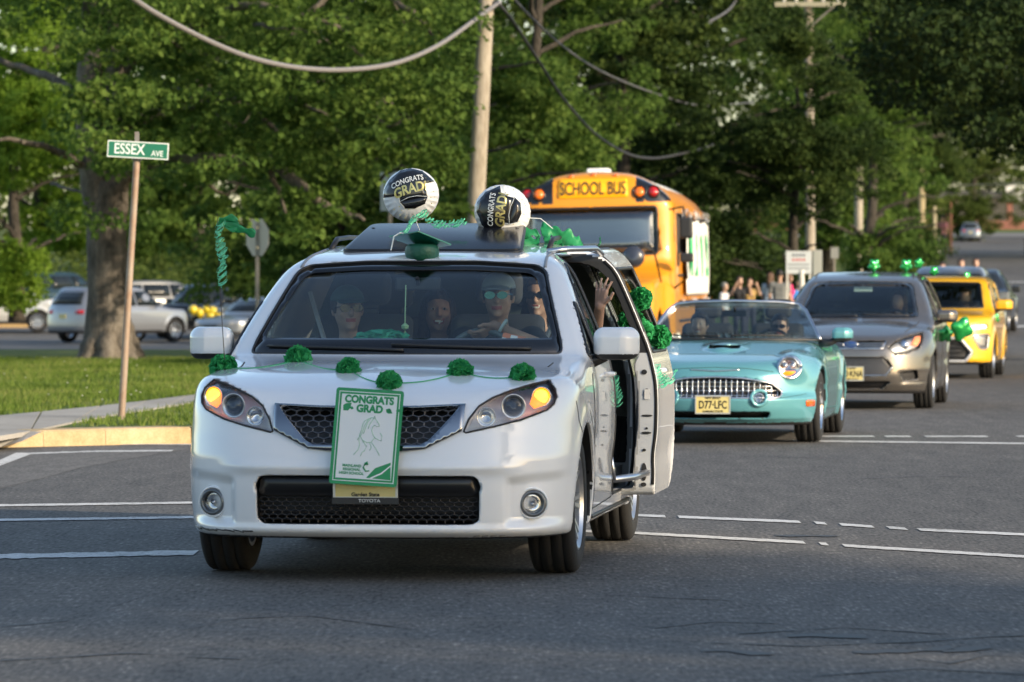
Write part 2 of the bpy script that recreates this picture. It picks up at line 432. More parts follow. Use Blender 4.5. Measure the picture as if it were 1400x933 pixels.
ASPH = rich('asphalt', [(.36, (.035, .034, .033)), (.46, (.088, .083, .079)), (.56, (.120, .113, .106)), (.66, (.25, .235, .215))], [(.30, .22), (6, .20), (46, .58)], .80, .6, .008, stretch=(1, .16, 1))
ASPH2 = rich('old_asphalt', [(.36, (.07, .07, .07)), (.5, (.11, .108, .105)), (.64, (.15, .146, .14))], [(.3, .4), (8, .3), (60, .3)], .85, .3, .006)
GRASSM = rich('lawn_soil', [(.34, (.035, .055, .012)), (.47, (.07, .11, .02)), (.58, (.12, .155, .03)), (.68, (.16, .15, .055))], [(.5, .4), (4, .3), (30, .3)], .95, .6, .03)
WALKM = rich('concrete', [(.35, (.24, .225, .20)), (.5, (.33, .31, .28)), (.65, (.40, .38, .35))], [(.6, .4), (6, .3), (50, .3)], .9, .3, .004)
KERBM = rich('kerb_tan', [(.36, (.34, .25, .13)), (.5, (.47, .35, .20)), (.62, (.53, .42, .27))], [(1.2, .4), (9, .3), (60, .3)], .9, .4, .005)
LINEM = rich('road_paint', [(.39, (.20, .195, .19)), (.45, (.50, .50, .49)), (.6, (.68, .68, .67))], [(1.5, .25), (14, .35), (60, .4)], .8, .2, .003)
TARM = mat('tar', (.04, .038, .037), .6)
def drape(name, poly, step, dz, m, zf=zg, kind='structure'):
    q, t, nb = fill2d(poly, step); V = np.stack([q[:, 0], q[:, 1], zf(q[:, 0], q[:, 1]) + dz], 1)
    T = np.array(t); e = np.cross(V[T[:, 1]] - V[T[:, 0]], V[T[:, 2]] - V[T[:, 0]]); T[e[:, 2] < 0] = T[e[:, 2] < 0][:, ::-1]
    return tag(link_mesh(name, np_mesh(name, V, T, True), m), kind=kind)
# ground sheet: finer near, coarse to the horizon
xs = np.concatenate([-np.geomspace(3000, 70, 14), np.linspace(-60, 70, 66), np.geomspace(80, 3000, 14)])
ys = np.concatenate([[-2500, -800, -200, -60], np.linspace(-20, 600, 156), np.geomspace(640, 4000, 12)])
Xg, Yg = np.meshgrid(xs, ys, indexing='ij'); Vg = np.stack([Xg.ravel(), Yg.ravel(), zg(Xg.ravel(), Yg.ravel()) - .06], 1)
tag(link_mesh('ground', np_mesh('ground', Vg, [f[::-1] for f in grid_polys(len(xs), len(ys))] if False else grid_polys(len(xs), len(ys)), True), GRASSM), kind='structure')
edge = [(-2.6, 43.2), (-1.4, 44.2), (-1.2, 47), (-1.0, 80), (1.2, 92), (8, 117), (14, 186), (22, 244), (30.9, 340), (41.7, 450), (44, 470)]
drape('road', [(-45, -30), (60, -30), (70, 130), (70, 470)] + edge[::-1] + [(-6.2, 42.9), (-45, 42.0)], 4.0, 0, ASPH)
drape('side_street', [(-60, 97), (-1.2, 97), (2.2, 105), (4.5, 125), (5, 165), (-60, 165)], 4.0, -.02, ASPH2)
drape('cross_street', [(25, 472), (90, 472), (90, 488), (25, 488)], 4.0, .02, mat('pale_road', (.16, .155, .15), .9))
# near lawn with raised edge
lp = [(-45, 42.35), (-6.2, 43.2), (-2.75, 43.55), (-1.75, 44.4), (-1.5, 47), (-1.3, 80), (-1.5, 96.6), (-60, 96.6)]
lawn = drape('lawn', lp, 1.5, .125, GRASSM)
def kerb(name, line, w, h, zoff, m, taper=None):
    """kerb stones: one object per stone, along a 2D line (left side = lawn)"""
    P = resample(line, .9, False); root = tag(empty(name, (P[0][0], P[0][1], 0)), kind='structure')
    for i in range(len(P) - 1):
        a = Vector(P[i]); c = Vector(P[i + 1]); d = (c - a); L = d.length; d.normalize(); n = Vector((-d.y, d.x)); ga = .002; q = MB()
        A = a + d * ga; C = c - d * ga; V = []
        for p, tt in ((A, i / (len(P) - 1)), (C, (i + 1) / (len(P) - 1))):
            hh = h * (taper(p.x) if taper else 1); z = zs(p.x, p.y) + zoff
            V += [(p.x, p.y, z - .15), (p.x + n.x * .012, p.y + n.y * .012, z + hh - .02), (p.x + n.x * .035, p.y + n.y * .035, z + hh), (p.x + n.x * w, p.y + n.y * w, z + hh), (p.x + n.x * w, p.y + n.y * w, z - .15)]
        q.add([Vector(v) - Vector((P[0][0], P[0][1], 0)) for v in V], [(0, 1, 6, 5), (1, 2, 7, 6), (2, 3, 8, 7), (3, 4, 9, 8), (0, 5, 9, 4), (4, 3, 2, 1, 0), (5, 6, 7, 8, 9)]); q.build('kerb_stone', m, root)
    return root
kerb('kerb', [gp(-120, 614), gp(0, 612.5), gp(60, 611), gp(145, 609), gp(262, 606.5), (-2.75, 43.35), (-1.75, 44.1), (-1.25, 45.2), (-1.1, 50), (-1.05, 60)], .42, .15, 0, KERBM, taper=lambda x: float(.12 + .88 * sstep(-5.0, -4.1, x)))
kerb('kerb', [(-45, 42.3), (-7.6, 43.12)], .20, .135, 0, KERBM)
kerb('far_kerb', [(-40, 165.2), (-8, 165.2)][::1], .6, .2, 0, mat('kerb_far', (.42, .28, .13), .9))
# footpath slabs
sw = [gp(-260, 592, .14), gp(0, 568.6, .14), gp(162, 552.7, .14), gp(284, 537.6, .14), gp(420, 524, .14)]; sb = [gp(-260, 640, .14), gp(40, 590, .14), gp(127, 571.5, .14), gp(284, 547, .14), gp(420, 532, .14)]
def lerp_line(L, t):
    L = np.array(L); d = np.concatenate([[0], np.cumsum(np.linalg.norm(np.diff(L, axis=0), axis=1))]); return np.array([np.interp(t * d[-1], d, L[:, k]) for k in (0, 1)])
fp = tag(empty('footpath', (0, 0, 0)), kind='structure')
for i in range(9):
    a0, a1, b0, b1 = lerp_line(sw, i / 9 + .002), lerp_line(sw, (i + 1) / 9 - .002), lerp_line(sb, i / 9 + .002), lerp_line(sb, (i + 1) / 9 - .002)
    q = MB(); q.add([(*b0, .10), (*b1, .10), (*a1, .10), (*a0, .10), (*b0, .142), (*b1, .142), (*a1, .142), (*a0, .142)], [(3, 2, 1, 0), (4, 5, 6, 7), (0, 1, 5, 4), (1, 2, 6, 5), (2, 3, 7, 6), (3, 0, 4, 7)]); q.build('footpath_slab', WALKM, fp)
# concrete apron between path and road at the left
q = MB(); ap = [gp(-260, 640, .12), gp(-120, 617, .05), gp(0, 609.5, .045), gp(30, 602, .09), gp(58, 589.5, .14), gp(40, 590.5, .135)]; zz = [.12, .03, .03, .08, .137, .137]
q.add([(*p, z) for p, z in zip(ap, zz)], [tuple(range(len(ap)))]); tag(q.build('path_ramp', WALKM), kind='structure')
# painted road lines
def line_px(name, pts, w, gaps=(), dz=.005, m=LINEM, jag=.0, cyc=None):
    """pts photo pixels on the road; w in metres (in depth)"""
    random.seed(len(pts) * 7 + int(pts[0][0])); P = [gp(*p) for p in pts]; L = resample(P, .035, False); q = MB(); prev = None; segs = []
    for k, p in enumerate(L):
        px = 700 + FPX * p[0] / p[1]; cut = any(a < px < b_ for a, b_ in gaps)
        if cut: prev = None; continue
        u = w * (.5 + random.uniform(-jag, jag)); v = w * (.5 + random.uniform(-jag, jag)); cur = [(p[0], p[1] - u, zs(*p) + dz), (p[0], p[1] + v, zs(*p) + dz)]
        if prev: q.add([prev[0], cur[0], cur[1], prev[1]], [(0, 1, 2, 3)])
        prev = cur
    o = q.build(name, m); return tag(o, kind='structure')
line_px('crosswalk_line', [(-60, 693), (262, 688.5), (500, 695), (868, 705.5), (1100, 715), (1250, 725), (1460, 735)], .30, [(912, 927), (1096, 1112), (1134, 1148), (1196, 1210), (1240, 1252)], jag=.06)
line_px('crosswalk_line', [(-60, 713), (262, 708.5), (500, 716), (868, 730), (1100, 743), (1180, 749), (1460, 766)], .28, [(1104, 1118), (1132, 1148)], jag=.06)
line_px('stop_line', [(-60, 763), (120, 760), (240, 757.5), (268, 757)], .45, jag=.10)
line_px('stop_line', [(1085, 603.6), (1460, 608)], .40, jag=.06)
line_px('crosswalk_line', [(1110, 597.5), (1420, 597.5)], .38, [(1198, 1210), (1245, 1265), (1352, 1390)], jag=.10)
line_px('edge_line', [(40, 621), (130, 618), (236, 617)], .34, jag=.12)
line_px('edge_line', [(165, 608.5), (262, 608.5)], .2, jag=.12)
q = MB(); aw = [gp(-40, 645), gp(0, 630), gp(22, 620), gp(46, 620.5), gp(0, 638), gp(-40, 655)]; q.add([(x, y, .006) for x, y in aw], [(0, 1, 2, 3, 4, 5)]); tag(q.build('road_arrow', LINEM), kind='structure')
for py_, w in ((387.5, 2.2), (446, 1.6)):
    d = {387.5: 188, 446: 117}[py_]; x0 = {387.5: 16, 446: 8.8}[py_]
    q = MB(); n = 24; X = np.linspace(x0, x0 + 12, n); V = [(x, d - w / 2, zs(x, d - w / 2) + .03) for x in X] + [(x, d + w / 2, zs(x, d + w / 2) + .03) for x in X]
    q.add(V, [(i, i + 1, n + i + 1, n + i) for i in range(n - 1)]); tag(q.build('crosswalk_line', LINEM), kind='structure')
# tar snakes and cracks
random.seed(12)
def crack(pts, w0=.02, w1=.06, n=40, wig=.05, name='tar_seam'):
    P = [gp(*p) for p in pts]; L = resample(P, .10, False); q = MB(); off = 0; prev = None
    for k, p in enumerate(L):
        off += random.uniform(-wig, wig) * .4; off *= .93; w = random.uniform(w0, w1) * (1 if random.random() > .06 else .2); c = [(p[0], p[1] + off - w, .0042), (p[0], p[1] + off + w, .0042)]
        if prev: q.add([prev[0], c[0], c[1], prev[1]], [(0, 1, 2, 3)])
        prev = c
    return tag(q.build(name, TARM), kind='structure')
for pts in ([(975, 880), (1100, 884), (1240, 878), (1330, 872), (1420, 868)], [(1255, 903), (1300, 908), (1350, 896), (1420, 900)], [(1010, 868), (1150, 858), (1290, 868)], [(1170, 655), (1260, 652), (1400, 654)], [(960, 623), (1180, 628)],
            [(560, 860), (420, 842), (330, 846), (250, 862)], [(0, 905), (180, 895), (330, 903)], [(860, 815), (1000, 822)], [(890, 860), (980, 851), (1060, 853)], [(1120, 925), (1260, 915), (1400, 922)], [(0, 858), (90, 850), (210, 812), (262, 790)]):
    crack(pts, .006, .028)
random.seed(3)
for pts in ([(1075, 870), (1180, 868)], [(1170, 895), (1300, 885)], [(960, 893), (1060, 898)], [(1060, 733), (1150, 737)], [(1290, 893), (1360, 890)]):
    crack(pts, .01, .12, wig=.25, name='tar_patch')
pp = [gp(-60, 675), gp(0, 668), gp(55, 655), gp(110, 640), gp(175, 628), gp(262, 614), gp(262, 608), gp(40, 614), gp(-60, 618)]
drape('pavement_patch', pp, 1.5, .0021, rich('patch_asphalt', [(.36, (.07, .067, .064)), (.5, (.125, .119, .112)), (.64, (.19, .18, .17))], [(.6, .3), (9, .25), (40, .45)], .85, .4, .005, stretch=(1, .2, 1)), zf=lambda x, y: 0 * x)
# grass blades (joined: nobody could count them)
rg = np.random.default_rng(5)
def blades(name, n, poly, z0, hmin, hmax, w, m, dens=None):
    P = np.array(poly); lo = P.min(0); hi = P.max(0); q = rg.uniform(lo, hi, (n * 3, 2)); q = q[poly_sdf(q[:, 0], q[:, 1], poly) < -.03]
    if dens is not None: q = q[dens(q)]
    q = q[:n]; k = len(q); a = rg.uniform(0, 6.28, k); h = rg.uniform(hmin, hmax, k); le = rg.normal(0, .35, (k, 2)) * h[:, None]
    z = zg(q[:, 0], q[:, 1]) + z0; B = np.stack([q[:, 0], q[:, 1], z], 1); D = np.stack([np.cos(a), np.sin(a), 0 * a], 1) * w
    V = np.stack([B - D, B + D, B + np.stack([le[:, 0], le[:, 1], h], 1)], 1).reshape(-1, 3); F = np.arange(3 * k).reshape(-1, 3)
    return tag(link_mesh(name, np_mesh(name, V, F, False), m), 'short green grass growing on the corner lawn' if False else None, None, kind='stuff')
def leafmat(name, c1, c2, c3, trans=.45, scale=.25):
    m = bpy.data.materials.new(name); m.use_nodes = True; nt = m.node_tree; b = nt.nodes['Principled BSDF']; MATS[name] = m
    geo = _n(nt, 'ShaderNodeNewGeometry'); tc = _n(nt, 'ShaderNodeTexCoord'); nz = _n(nt, 'ShaderNodeTexNoise'); nz.inputs['Scale'].default_value = scale; nz.inputs['Detail'].default_value = 3
    nt.links.new(tc.outputs['Object'], nz.inputs['Vector'])
    ad = _n(nt, 'ShaderNodeMath', operation='MULTIPLY_ADD'); ad.inputs[1].default_value = .5; nt.links.new(geo.outputs['Random Per Island'], ad.inputs[0]); mu = _n(nt, 'ShaderNodeMath', operation='MULTIPLY_ADD'); mu.inputs[1].default_value = 1.6; mu.inputs[2].default_value = -.55
    nt.links.new(nz.outputs['Fac'], mu.inputs[0]); nt.links.new(mu.outputs[0], ad.inputs[2])
    cr = _n(nt, 'ShaderNodeValToRGB'); e = cr.color_ramp.elements; e.new(.5)
    for x, (p, c) in zip(e, ((.1, c1), (.5, c2), (.92, c3))): x.position = p; x.color = (*c, 1)
    nt.links.new(ad.outputs[0], cr.inputs[0]); nt.links.new(cr.outputs[0], b.inputs['Base Color']); b.inputs['Roughness'].default_value = .7; b.inputs['Specular IOR Level'].default_value = .15
    tr = _n(nt, 'ShaderNodeBsdfTranslucent'); nt.links.new(cr.outputs[0], tr.inputs[0]); mx = _n(nt, 'ShaderNodeMixShader'); mx.inputs[0].default_value = trans
    nt.links.new(b.outputs[0], mx.inputs[1]); nt.links.new(tr.outputs[0], mx.inputs[2]); nt.links.new(mx.outputs[0], nt.nodes['Material Output'].inputs[0]); return m
GB_ = leafmat('grass_blades', (.06, .10, .015), (.13, .20, .03), (.24, .25, .08), .35, .6)
in_walk = [tuple(p) for p in sw] + [tuple(p) for p in sb[::-1]]
blades('grass_blades', 90000, [(-9.5, 43.55), (-2.0, 44.6), (-1.6, 47), (-1.5, 84), (-11, 84)], .12, .03, .09, .008, GB_, dens=lambda q: (poly_sdf(q[:, 0], q[:, 1], in_walk) > .06) & (rg.uniform(0, 1, len(q)) < .25 + .9 * (.5 + .5 * np.sin(q[:, 0] * 2.3 + np.sin(q[:, 1] * .9) * 2) * np.cos(q[:, 1] * 1.1 + q[:, 0])) * np.clip((q[:, 1] - 43.75 - .1 * (q[:, 0] + 4)) / .9, .12, 1)))

# a bare, worn strip of soil behind the kerb, and small white clover heads
q = MB(); g_ = random.Random(9); n = 40; top = []; bot = []
for i in range(n):
    t = i / (n - 1); x = -5.0 + t * 2.6; y0 = 43.80 + t * .12; bot.append((x, y0, .127)); top.append((x, y0 + .16 + g_.uniform(-.06, .10), .127))
q.add(bot + top, [(i, i + 1, n + i + 1, n + i) for i in range(n - 1)]); tag(q.build('bare_soil', rich('soil', [(.36, (.12, .085, .045)), (.6, (.24, .17, .09))], [(3, .4), (25, .4)], .95)), kind='structure')
q = MB()
for i in range(75):
    x, y = g_.uniform(-9, -1.6), g_.uniform(52, 80)
    if poly_sdf(np.array([x]), np.array([y]), in_walk)[0] < .1: continue
    q.lathe([(0, 0), (.012, .006), (0, .014)], 5, 0, Matrix.Translation((x, y, .125 + g_.uniform(.05, .10))))
tag(q.build('clover_flowers', mat('clover', (.6, .6, .5), .8)), kind='stuff')
# ================================================================== vehicles
def paint(name, col, rough=.32, metal=0, coat=1.0): return mat(name, col, rough, metal, coat, .5, bump=None)
RUB = mat('tyre_rubber', (.013, .013, .014), .82, bump=(60, .15))
BLK = mat('black_plastic', (.02, .02, .022), .45)
BLKG = mat('gloss_black', (.008, .008, .009), .12, coat=.5)
CHR = mat('chrome', (.75, .75, .76), .12, 1)
SATIN = mat('satin_chrome', (.62, .63, .66), .28, 1)
ALLOY = mat('alloy', (.55, .56, .58), .3, .9)
TRIM = mat('cabin_trim', (.27, .28, .28), .7)
SEATM = mat('seat_cloth', (.10, .105, .11), .9, bump=(80, .2))
DARKC = mat('dark_cabin', (.03, .032, .035), .8)
GLASS = glass_mat('window_glass', (.80, .90, .90), .7)
GLASSD = glass_mat('privacy_glass', (.10, .13, .12))
LENS = glass_mat('lamp_lens', (.92, .93, .94))
AMBER = mat('amber_glow', (.8, .25, .02), .4, emit=(1, .20, .01), es=1.3)
AMBERH = mat('amber_core', (.9, .5, .1), .4, emit=(1, .36, .03), es=2.6)
SEAM = mat('panel_seam', (.03, .03, .032), .8)
REDL = mat('red_lamp', (.5, .01, .01), .15, coat=1)

def make_field(p):
    top = lut(p['top']); Ws = lut(p['width']); Wp = lut(p['plan']); nose = lut(p['nose']); tail = lut(p['tail']); bot = lut(p['bottom'])
    bw = lut(p['wbow']); kt = lut(p.get('ktop', [(0, .10), (6, .10)])); crown = lut(p.get('crown', [(0, .03), (6, .03)]))
    W0 = max(q[1] for q in p['width']); nb, ne_ = p.get('nbow', (.6, 3.4)); tb, te = p.get('tbow', (.15, 3.0))
    wheels = p['wheels']; WR = p['arch']; fl = p.get('flare', .02); kn = p.get('knose', .1); ks = p.get('kside', .12)
    extra = p.get('extra')
    def F(x, y, z):
        ax = np.abs(x); xn = ax / W0
        ys = y - bw(y) * ax * ax
        tz = top(ys); s = top(ys, True)
        ft = (z - tz + crown(y) * xn ** 2) / np.sqrt(1 + s * s)
        w = Ws(z) * Wp(y)
        for (wy, wz) in wheels:
            d = np.sqrt((y - wy) ** 2 + (z - wz) ** 2); w = w + fl * np.exp(-((d - WR - .02) / .07) ** 2)
        fs = ax - w
        fn = nose(z) + nb * xn ** ne_ - y; gn = nb * ne_ * xn ** (ne_ - 1) / W0
        if extra is not None:
            a, b = extra(x, y, z, ax); fs = fs + a; fn = fn + b
        fn = fn / np.sqrt(1 + gn * gn)
        ftl = y - tail(z) + tb * xn ** te
        f = smax(ft, fs, kt(y)); f = smax(f, fn, kn); f = smax(f, ftl, kn); f = smax(f, bot(y) - z, .04)
        return f
    return F
def body_field(p, F0, cuts=()):
    """hollow the cabin, cut the arches, openings and pockets. cuts: (kind, poly, arg)"""
    cav = p['cabin']; t = p.get('shell', .05); WR = p['arch']; W0 = max(q[1] for q in p['width'])
    polys = [(k, PolyS(q), a) for k, q, a in cuts]
    def F(x, y, z):
        f0 = F0(x, y, z); f = f0
        c = np.maximum(np.maximum(f0 + t, cav[0] - y), np.maximum(y - cav[1], cav[2] - z))
        if len(cav) > 3: c = np.maximum(c, -((y - cav[3]) * .0 + 0)) if False else c
        f = np.maximum(f, -c)
        for (wy, wz) in p['wheels']:
            d = np.sqrt((y - wy) ** 2 + (z - wz) ** 2) - WR
            f = np.maximum(f, -np.maximum(d, W0 - .36 - np.abs(x)))
        for k, q, a in polys:
            if k == 'f': s = np.maximum(q(x, z), y - a)
            elif k == 'b': s = np.maximum(q(x, z), a - y)
            elif k == 's': s = np.maximum(q(y, z), a - np.abs(x))
            elif k == 's+': s = np.maximum(q(y, z), a - x)
            elif k == 's-': s = np.maximum(q(y, z), a + x)
            elif k == 't': s = np.maximum(q(x, y), a - z)
            elif k == 'pf': s = np.maximum(np.maximum(q(x, z), -(f0 + a)), y - p['wheels'][0][0] - .15)
            elif k == 'pb': s = np.maximum(np.maximum(q(x, z), -(f0 + a)), p['wheels'][1][0] - y)
            f = np.maximum(f, -s)
        return f
    return F
def mirror(poly): return [(-x, y) for x, y in poly][::-1]
def make_wheel(name, Rr, width, rim_r, spokes=5, M=None, rimm=None):
    """returns (rim mesh, tyre mesh) with the axle along +x, outer face at +x"""
    rimm = rimm or ALLOY
    RX = Matrix.Rotation(R(90), 4, 'Y')
    t = MB(); w = width / 2
    prof = [(rim_r - .015, -w * .92), (rim_r + .01, -w), (Rr - .05, -w * 1.03), (Rr - .018, -w * .93), (Rr - .003, -w * .78), (Rr - .003, -w * .55), (Rr - .008, -w * .50), (Rr - .008, -w * .48), (Rr, -w * .46), (Rr, -w * .02), (Rr - .008, -w * .01), (Rr - .008, w * .01), (Rr, w * .02), (Rr, w * .46), (Rr - .008, w * .48), (Rr - .008, w * .50), (Rr - .003, w * .55), (Rr - .003, w * .78), (Rr - .018, w * .93), (Rr - .05, w * 1.03), (rim_r + .01, w), (rim_r - .015, w * .92)]
    t.lathe(prof, 48, 0, RX, close=True)
    r = MB()
    r.lathe([(rim_r, -w * .9), (rim_r, w * .94), (rim_r - .014, w * .96), (rim_r - .03, w * .80), (rim_r - .035, -w * .9)], 48, 0, RX, close=True)
    r.lathe([(.0, w * .30), (.0, w * .62), (.045, w * .66), (.065, w * .60), (.07, w * .30)], 24, 0, RX)
    for k in range(spokes):
        for s in (-1, 1):
            a = 2 * math.pi * k / spokes; b0 = a + s * .10; b1 = a + s * (.9 / spokes)
            def P(rad, ang, x): return Vector((x, rad * math.cos(ang), rad * math.sin(ang)))
            q = [P(.055, b0 - .16, w * .6), P(.055, b0 + .16, w * .6), P(rim_r - .02, b1 + .05, w * .84), P(rim_r - .02, b1 - .05, w * .84)]
            q2 = [v - Vector((.03, 0, 0)) for v in q]
            r.add(q + q2, [(0, 1, 2, 3), (7, 6, 5, 4), (0, 4, 5, 1), (1, 5, 6, 2), (2, 6, 7, 3), (3, 7, 4, 0)])
    d = MB(); d.lathe([(0, -.01), (.0, .012), (rim_r * .72, .012), (rim_r * .72, -.01)], 32, 0, RX)
    return r, t, d
def put_wheels(root, p, Rr, width, rim_r, spokes=5, steer=0, vout=None, rimm=None):
    W0 = vout or max(q[1] for q in p['width']) - .012
    first = None
    for i, (wy, wz) in enumerate(p['wheels']):
        for s in (1, -1):
            loc = Vector((s * (W0 - width / 2), wy, Rr)); rz = (0 if s > 0 else math.pi) + (R(steer) if i == 0 else 0)
            if first is None:
                r, t, d = make_wheel('wheel', Rr, width, rim_r, spokes)
                o = r.build('wheel', rimm or ALLOY, root, auto=30); tt = t.build('tyre', RUB, o, smooth=True); dd = d.build('brake_disc', SATIN, o, smooth=False)
                first = o
            else: o = copy_tree(first, root)
            o.location = loc; o.rotation_euler = (0, 0, rz)
def seat(root, name, x, y, z, w=.5, h=.62, m=None, head=True, bench=False, floor=.45):
    m = m or SEATM
    def F(X, Y, Z):
        f = boxd(X, Y, Z, (0, .0, .06), (w / 2, .26, .08), .06)
        Yb = Y - (Z - .1) * .28
        f = smin(f, boxd(X, Yb, Z, (0, .27, .08 + h / 2), (w / 2 - .02 * 0, .07, h / 2), .06), .04)
        f = np.maximum(f, -9) 
        if head:
            f = smin(f, boxd(X, Yb, Z, (0, .27, h + .22), (.13, .05, .09), .045), .012)
            f = np.minimum(f, boxd(X, Yb, Z, (0, .27, h + .12), (.07, .012, .06), .01))
        f = np.minimum(f, boxd(X, Y, Z, (0, .02, (floor - z) / 2), (w / 2 - .06, .2, (z - floor) / 2 + .02), .01))
        return f
    o = net_obj(name, F, (-w / 2 - .05, -.35, floor - z - .05), (w / 2 + .05, .65, h + .4), .02, m, root, lip=2)
    o.location = (x, y, z); return o
def steering_wheel(root, x, y, z, r=.19, m=None):
    m = m or TRIM
    Mx = Matrix.Translation((x, y, z)) @ Matrix.Rotation(R(-25), 4, 'X') @ Matrix.Rotation(R(90), 4, 'X')
    b = MB()
    ring = [Mx @ Vector((r * math.cos(t), r * math.sin(t), 0)) for t in np.linspace(0, 2 * math.pi, 41)]
    b.tube(ring, .015, 10)
    for a in (R(-90), R(0), R(180)): b.tube([Mx @ Vector((0, 0, .02)), Mx @ Vector((r * math.cos(a), r * math.sin(a), 0))], .018, 8)
    b.lathe([(0, -.02), (.0, .03), (.05, .03), (.07, 0), (.06, -.02)], 20, 0, Mx)
    b.tube([Mx @ Vector((0, 0, -.02)), Mx @ Vector((0, 0, -.35))], .03, 8)
    return b.build('steering_wheel', m, root, smooth=True)
def side_mirror(root, x, y, z, sx, mp, w=.24, h=.17, d=.16, sgn=1):
    """door mirror housing, rounded, with arm and black base"""
    def F(X, Y, Z):
        X_ = X * sgn
        f = boxd(X_, Y, Z, (w / 2, 0, 0), (w / 2, d / 2, h / 2), .055)
        f = smax(f, -(Y + d * .55 + .25 * (X_ / w - .35) ** 2 * w * 0 - .9 * np.maximum(X_ - w * .6, 0) - .55 * np.maximum(Z - h * .2, 0)) - 0.0, .05)
        return f
    o = net_obj('side_mirror', F, (-.3, -.15, -.15), (.3, .15, .15), .010, [mp, BLK], root, pick=lambda c: (c[:, 2] < -h * .5 + .028).astype(int))
    o.location = (x, y, z)
    b = MB(); b.box((min(0, sgn * w) + .02, d / 2 - .004, -h / 2 + .02), (max(0, sgn * w) - .02, d / 2 + .003, h / 2 - .02)); b.build('mirror_glass', CHR, o)
    b = MB(); b.tube([(sgn * .06, .0, -h / 2 + .02), (-sgn * .02, .01, -h / 2 - .015), (-sgn * sx, .02, -h / 2 - .02)], [.03, .035, .045], 10); b.build('mirror_arm', BLK, o, smooth=True)
    return o
def wipers(root, F, lines, parent=None):
    for ln in lines:
        strip('wiper', F, ln, 'f', BLK, parent or root, r=.009, off=.018, step=.05)
def plate(root, body, x, y, z, sub1='', sub2='', tilt=0, name='licence_plate', col=None, half=False):
    M = Matrix.Translation((x, y, z)) @ Matrix.Rotation(R(90), 4, 'X')
    b = MB(); b.box((-.152, -.076, 0), (.152, .076, .004), M=M); o = b.build(name, mat('plate_yellow', (.62, .50, .16), .45, noise=(9, .3, (.66, .58, .28))), root)
    b = MB(); 
    for q in (((-.16, -.084, -.004), (.16, -.072, .007)), ((-.16, .072, -.004), (.16, .084, .007)), ((-.16, -.0719, -.004), (-.149, .0719, .007)), ((.149, -.0719, -.004), (.16, .0719, .007))): b.box(q[0], q[1], M=M)
    b.build('plate_frame', mat('plate_frame', (.55, .55, .52), .4, .5), o)
    ink = mat('plate_ink', (.01, .01, .012), .6)
    T = lambda dx, dy: M @ Matrix.Translation((dx, dy, .0046))
    if body: text('plate_number', body, .098, ink, o, T(0, -.004), bold=.0025, xs=.72)
    if sub1: text('plate_state', sub1, .026, ink, o, T(0, .06), bold=.001)
    if sub2: text('plate_motto', sub2, .026, ink, o, T(0, -.062), bold=.001)
    return o
# ================================================================== white minivan
VAN_X, VAN_Y, VAN_YAW = -.715, 23.3, R(-6.7)
van = empty('minivan', (VAN_X, VAN_Y, 0), VAN_YAW, 'white minivan with green paper flowers on its bonnet and its sliding side door open', 'minivan')
VM = Matrix.Translation((VAN_X, VAN_Y, 0)) @ Matrix.Rotation(VAN_YAW, 4, 'Z')
WHITE = paint('white_paint', (.80, .81, .83), .25)
def van_extra(x, y, z, ax):
    # side: soft shoulder crease and door hollow; front: fog recess, chin, brow below the grille
    a = .012 * np.exp(-((z - .52) / .09) ** 2) * sstep(1.3, 1.6, y) * (1 - sstep(3.3, 3.6, y))
    d = np.sqrt(((ax - .80) / 1.3) ** 2 + ((z - .39) / 1.0) ** 2)
    rec = sstep(.66, .70, ax) * (1 - sstep(.47 + .10 * (ax - .7), .53 + .10 * (ax - .7), z)) * sstep(.26, .32, z)
    b = .035 * rec * (1 - sstep(.9, .99, ax))
    b = b - .018 * np.exp(-((z - .565) / .03) ** 2) * (1 - sstep(.6, .8, ax))
    b = b - .022 * (1 - sstep(.24, .30, z)) * (1 - sstep(.75, .95, ax))
    return a, b
VP = dict(
    top=[(-.1, .80), (.02, .845), (.12, .885), (.28, .955), (.55, 1.02), (.85, 1.06), (1.08, 1.085), (1.16, 1.10), (1.3, 1.19), (1.6, 1.375), (1.9, 1.53), (2.02, 1.578), (2.15, 1.61), (2.45, 1.648), (2.9, 1.685), (3.6, 1.705), (4.4, 1.70), (4.85, 1.665), (5.2, 1.62)],
    width=[(0, .93), (.22, .955), (.35, .97), (.55, .985), (.8, .99), (.92, .985), (1.0, .97), (1.1, .945), (1.23, .895), (1.42, .815), (1.55, .755), (1.65, .705), (1.8, .62)],
    plan=[(-.2, .985), (.6, .99), (1.2, .995), (2, 1), (3.8, 1), (4.6, .98), (5.2, .955)],
    nose=[(0, .14), (.2, .10), (.26, .03), (.34, .012), (.5, .0), (.60, .0), (.66, .015), (.72, .035), (.85, .075), (.95, .13), (1.1, .25), (1.3, .3)],
    tail=[(0, 4.9), (.3, 5.02), (.5, 5.06), (.8, 5.05), (1.05, 5.02), (1.5, 4.86), (1.8, 4.72)],
    bottom=[(-.2, .21), (.5, .215), (.8, .22), (4.2, .22), (5.2, .3)],
    wbow=[(0, .0), (.5, .06), (1.0, .30), (1.4, .34), (2.0, .2), (2.5, .03), (6, 0)],
    ktop=[(0, .08), (.9, .09), (1.3, .05), (2, .08), (2.6, .14), (6, .14)], crown=[(0, .02), (1.0, .015), (1.3, .0), (2.2, .03), (3, .04), (6, .04)],
    nbow=(.46, 4.2), tbow=(.2, 3), wheels=[(.96, .355), (3.99, .355)], arch=.405, cabin=(1.32, 4.85, .46), shell=.045, extra=van_extra, flare=.012)
VF = make_field(VP)
v_ws = rounded([(-.815, 1.105), (.815, 1.105), (.80, 1.17), (.665, 1.535), (.61, 1.565), (.3, 1.585), (-.3, 1.585), (-.61, 1.565), (-.665, 1.535), (-.80, 1.17)], .035)
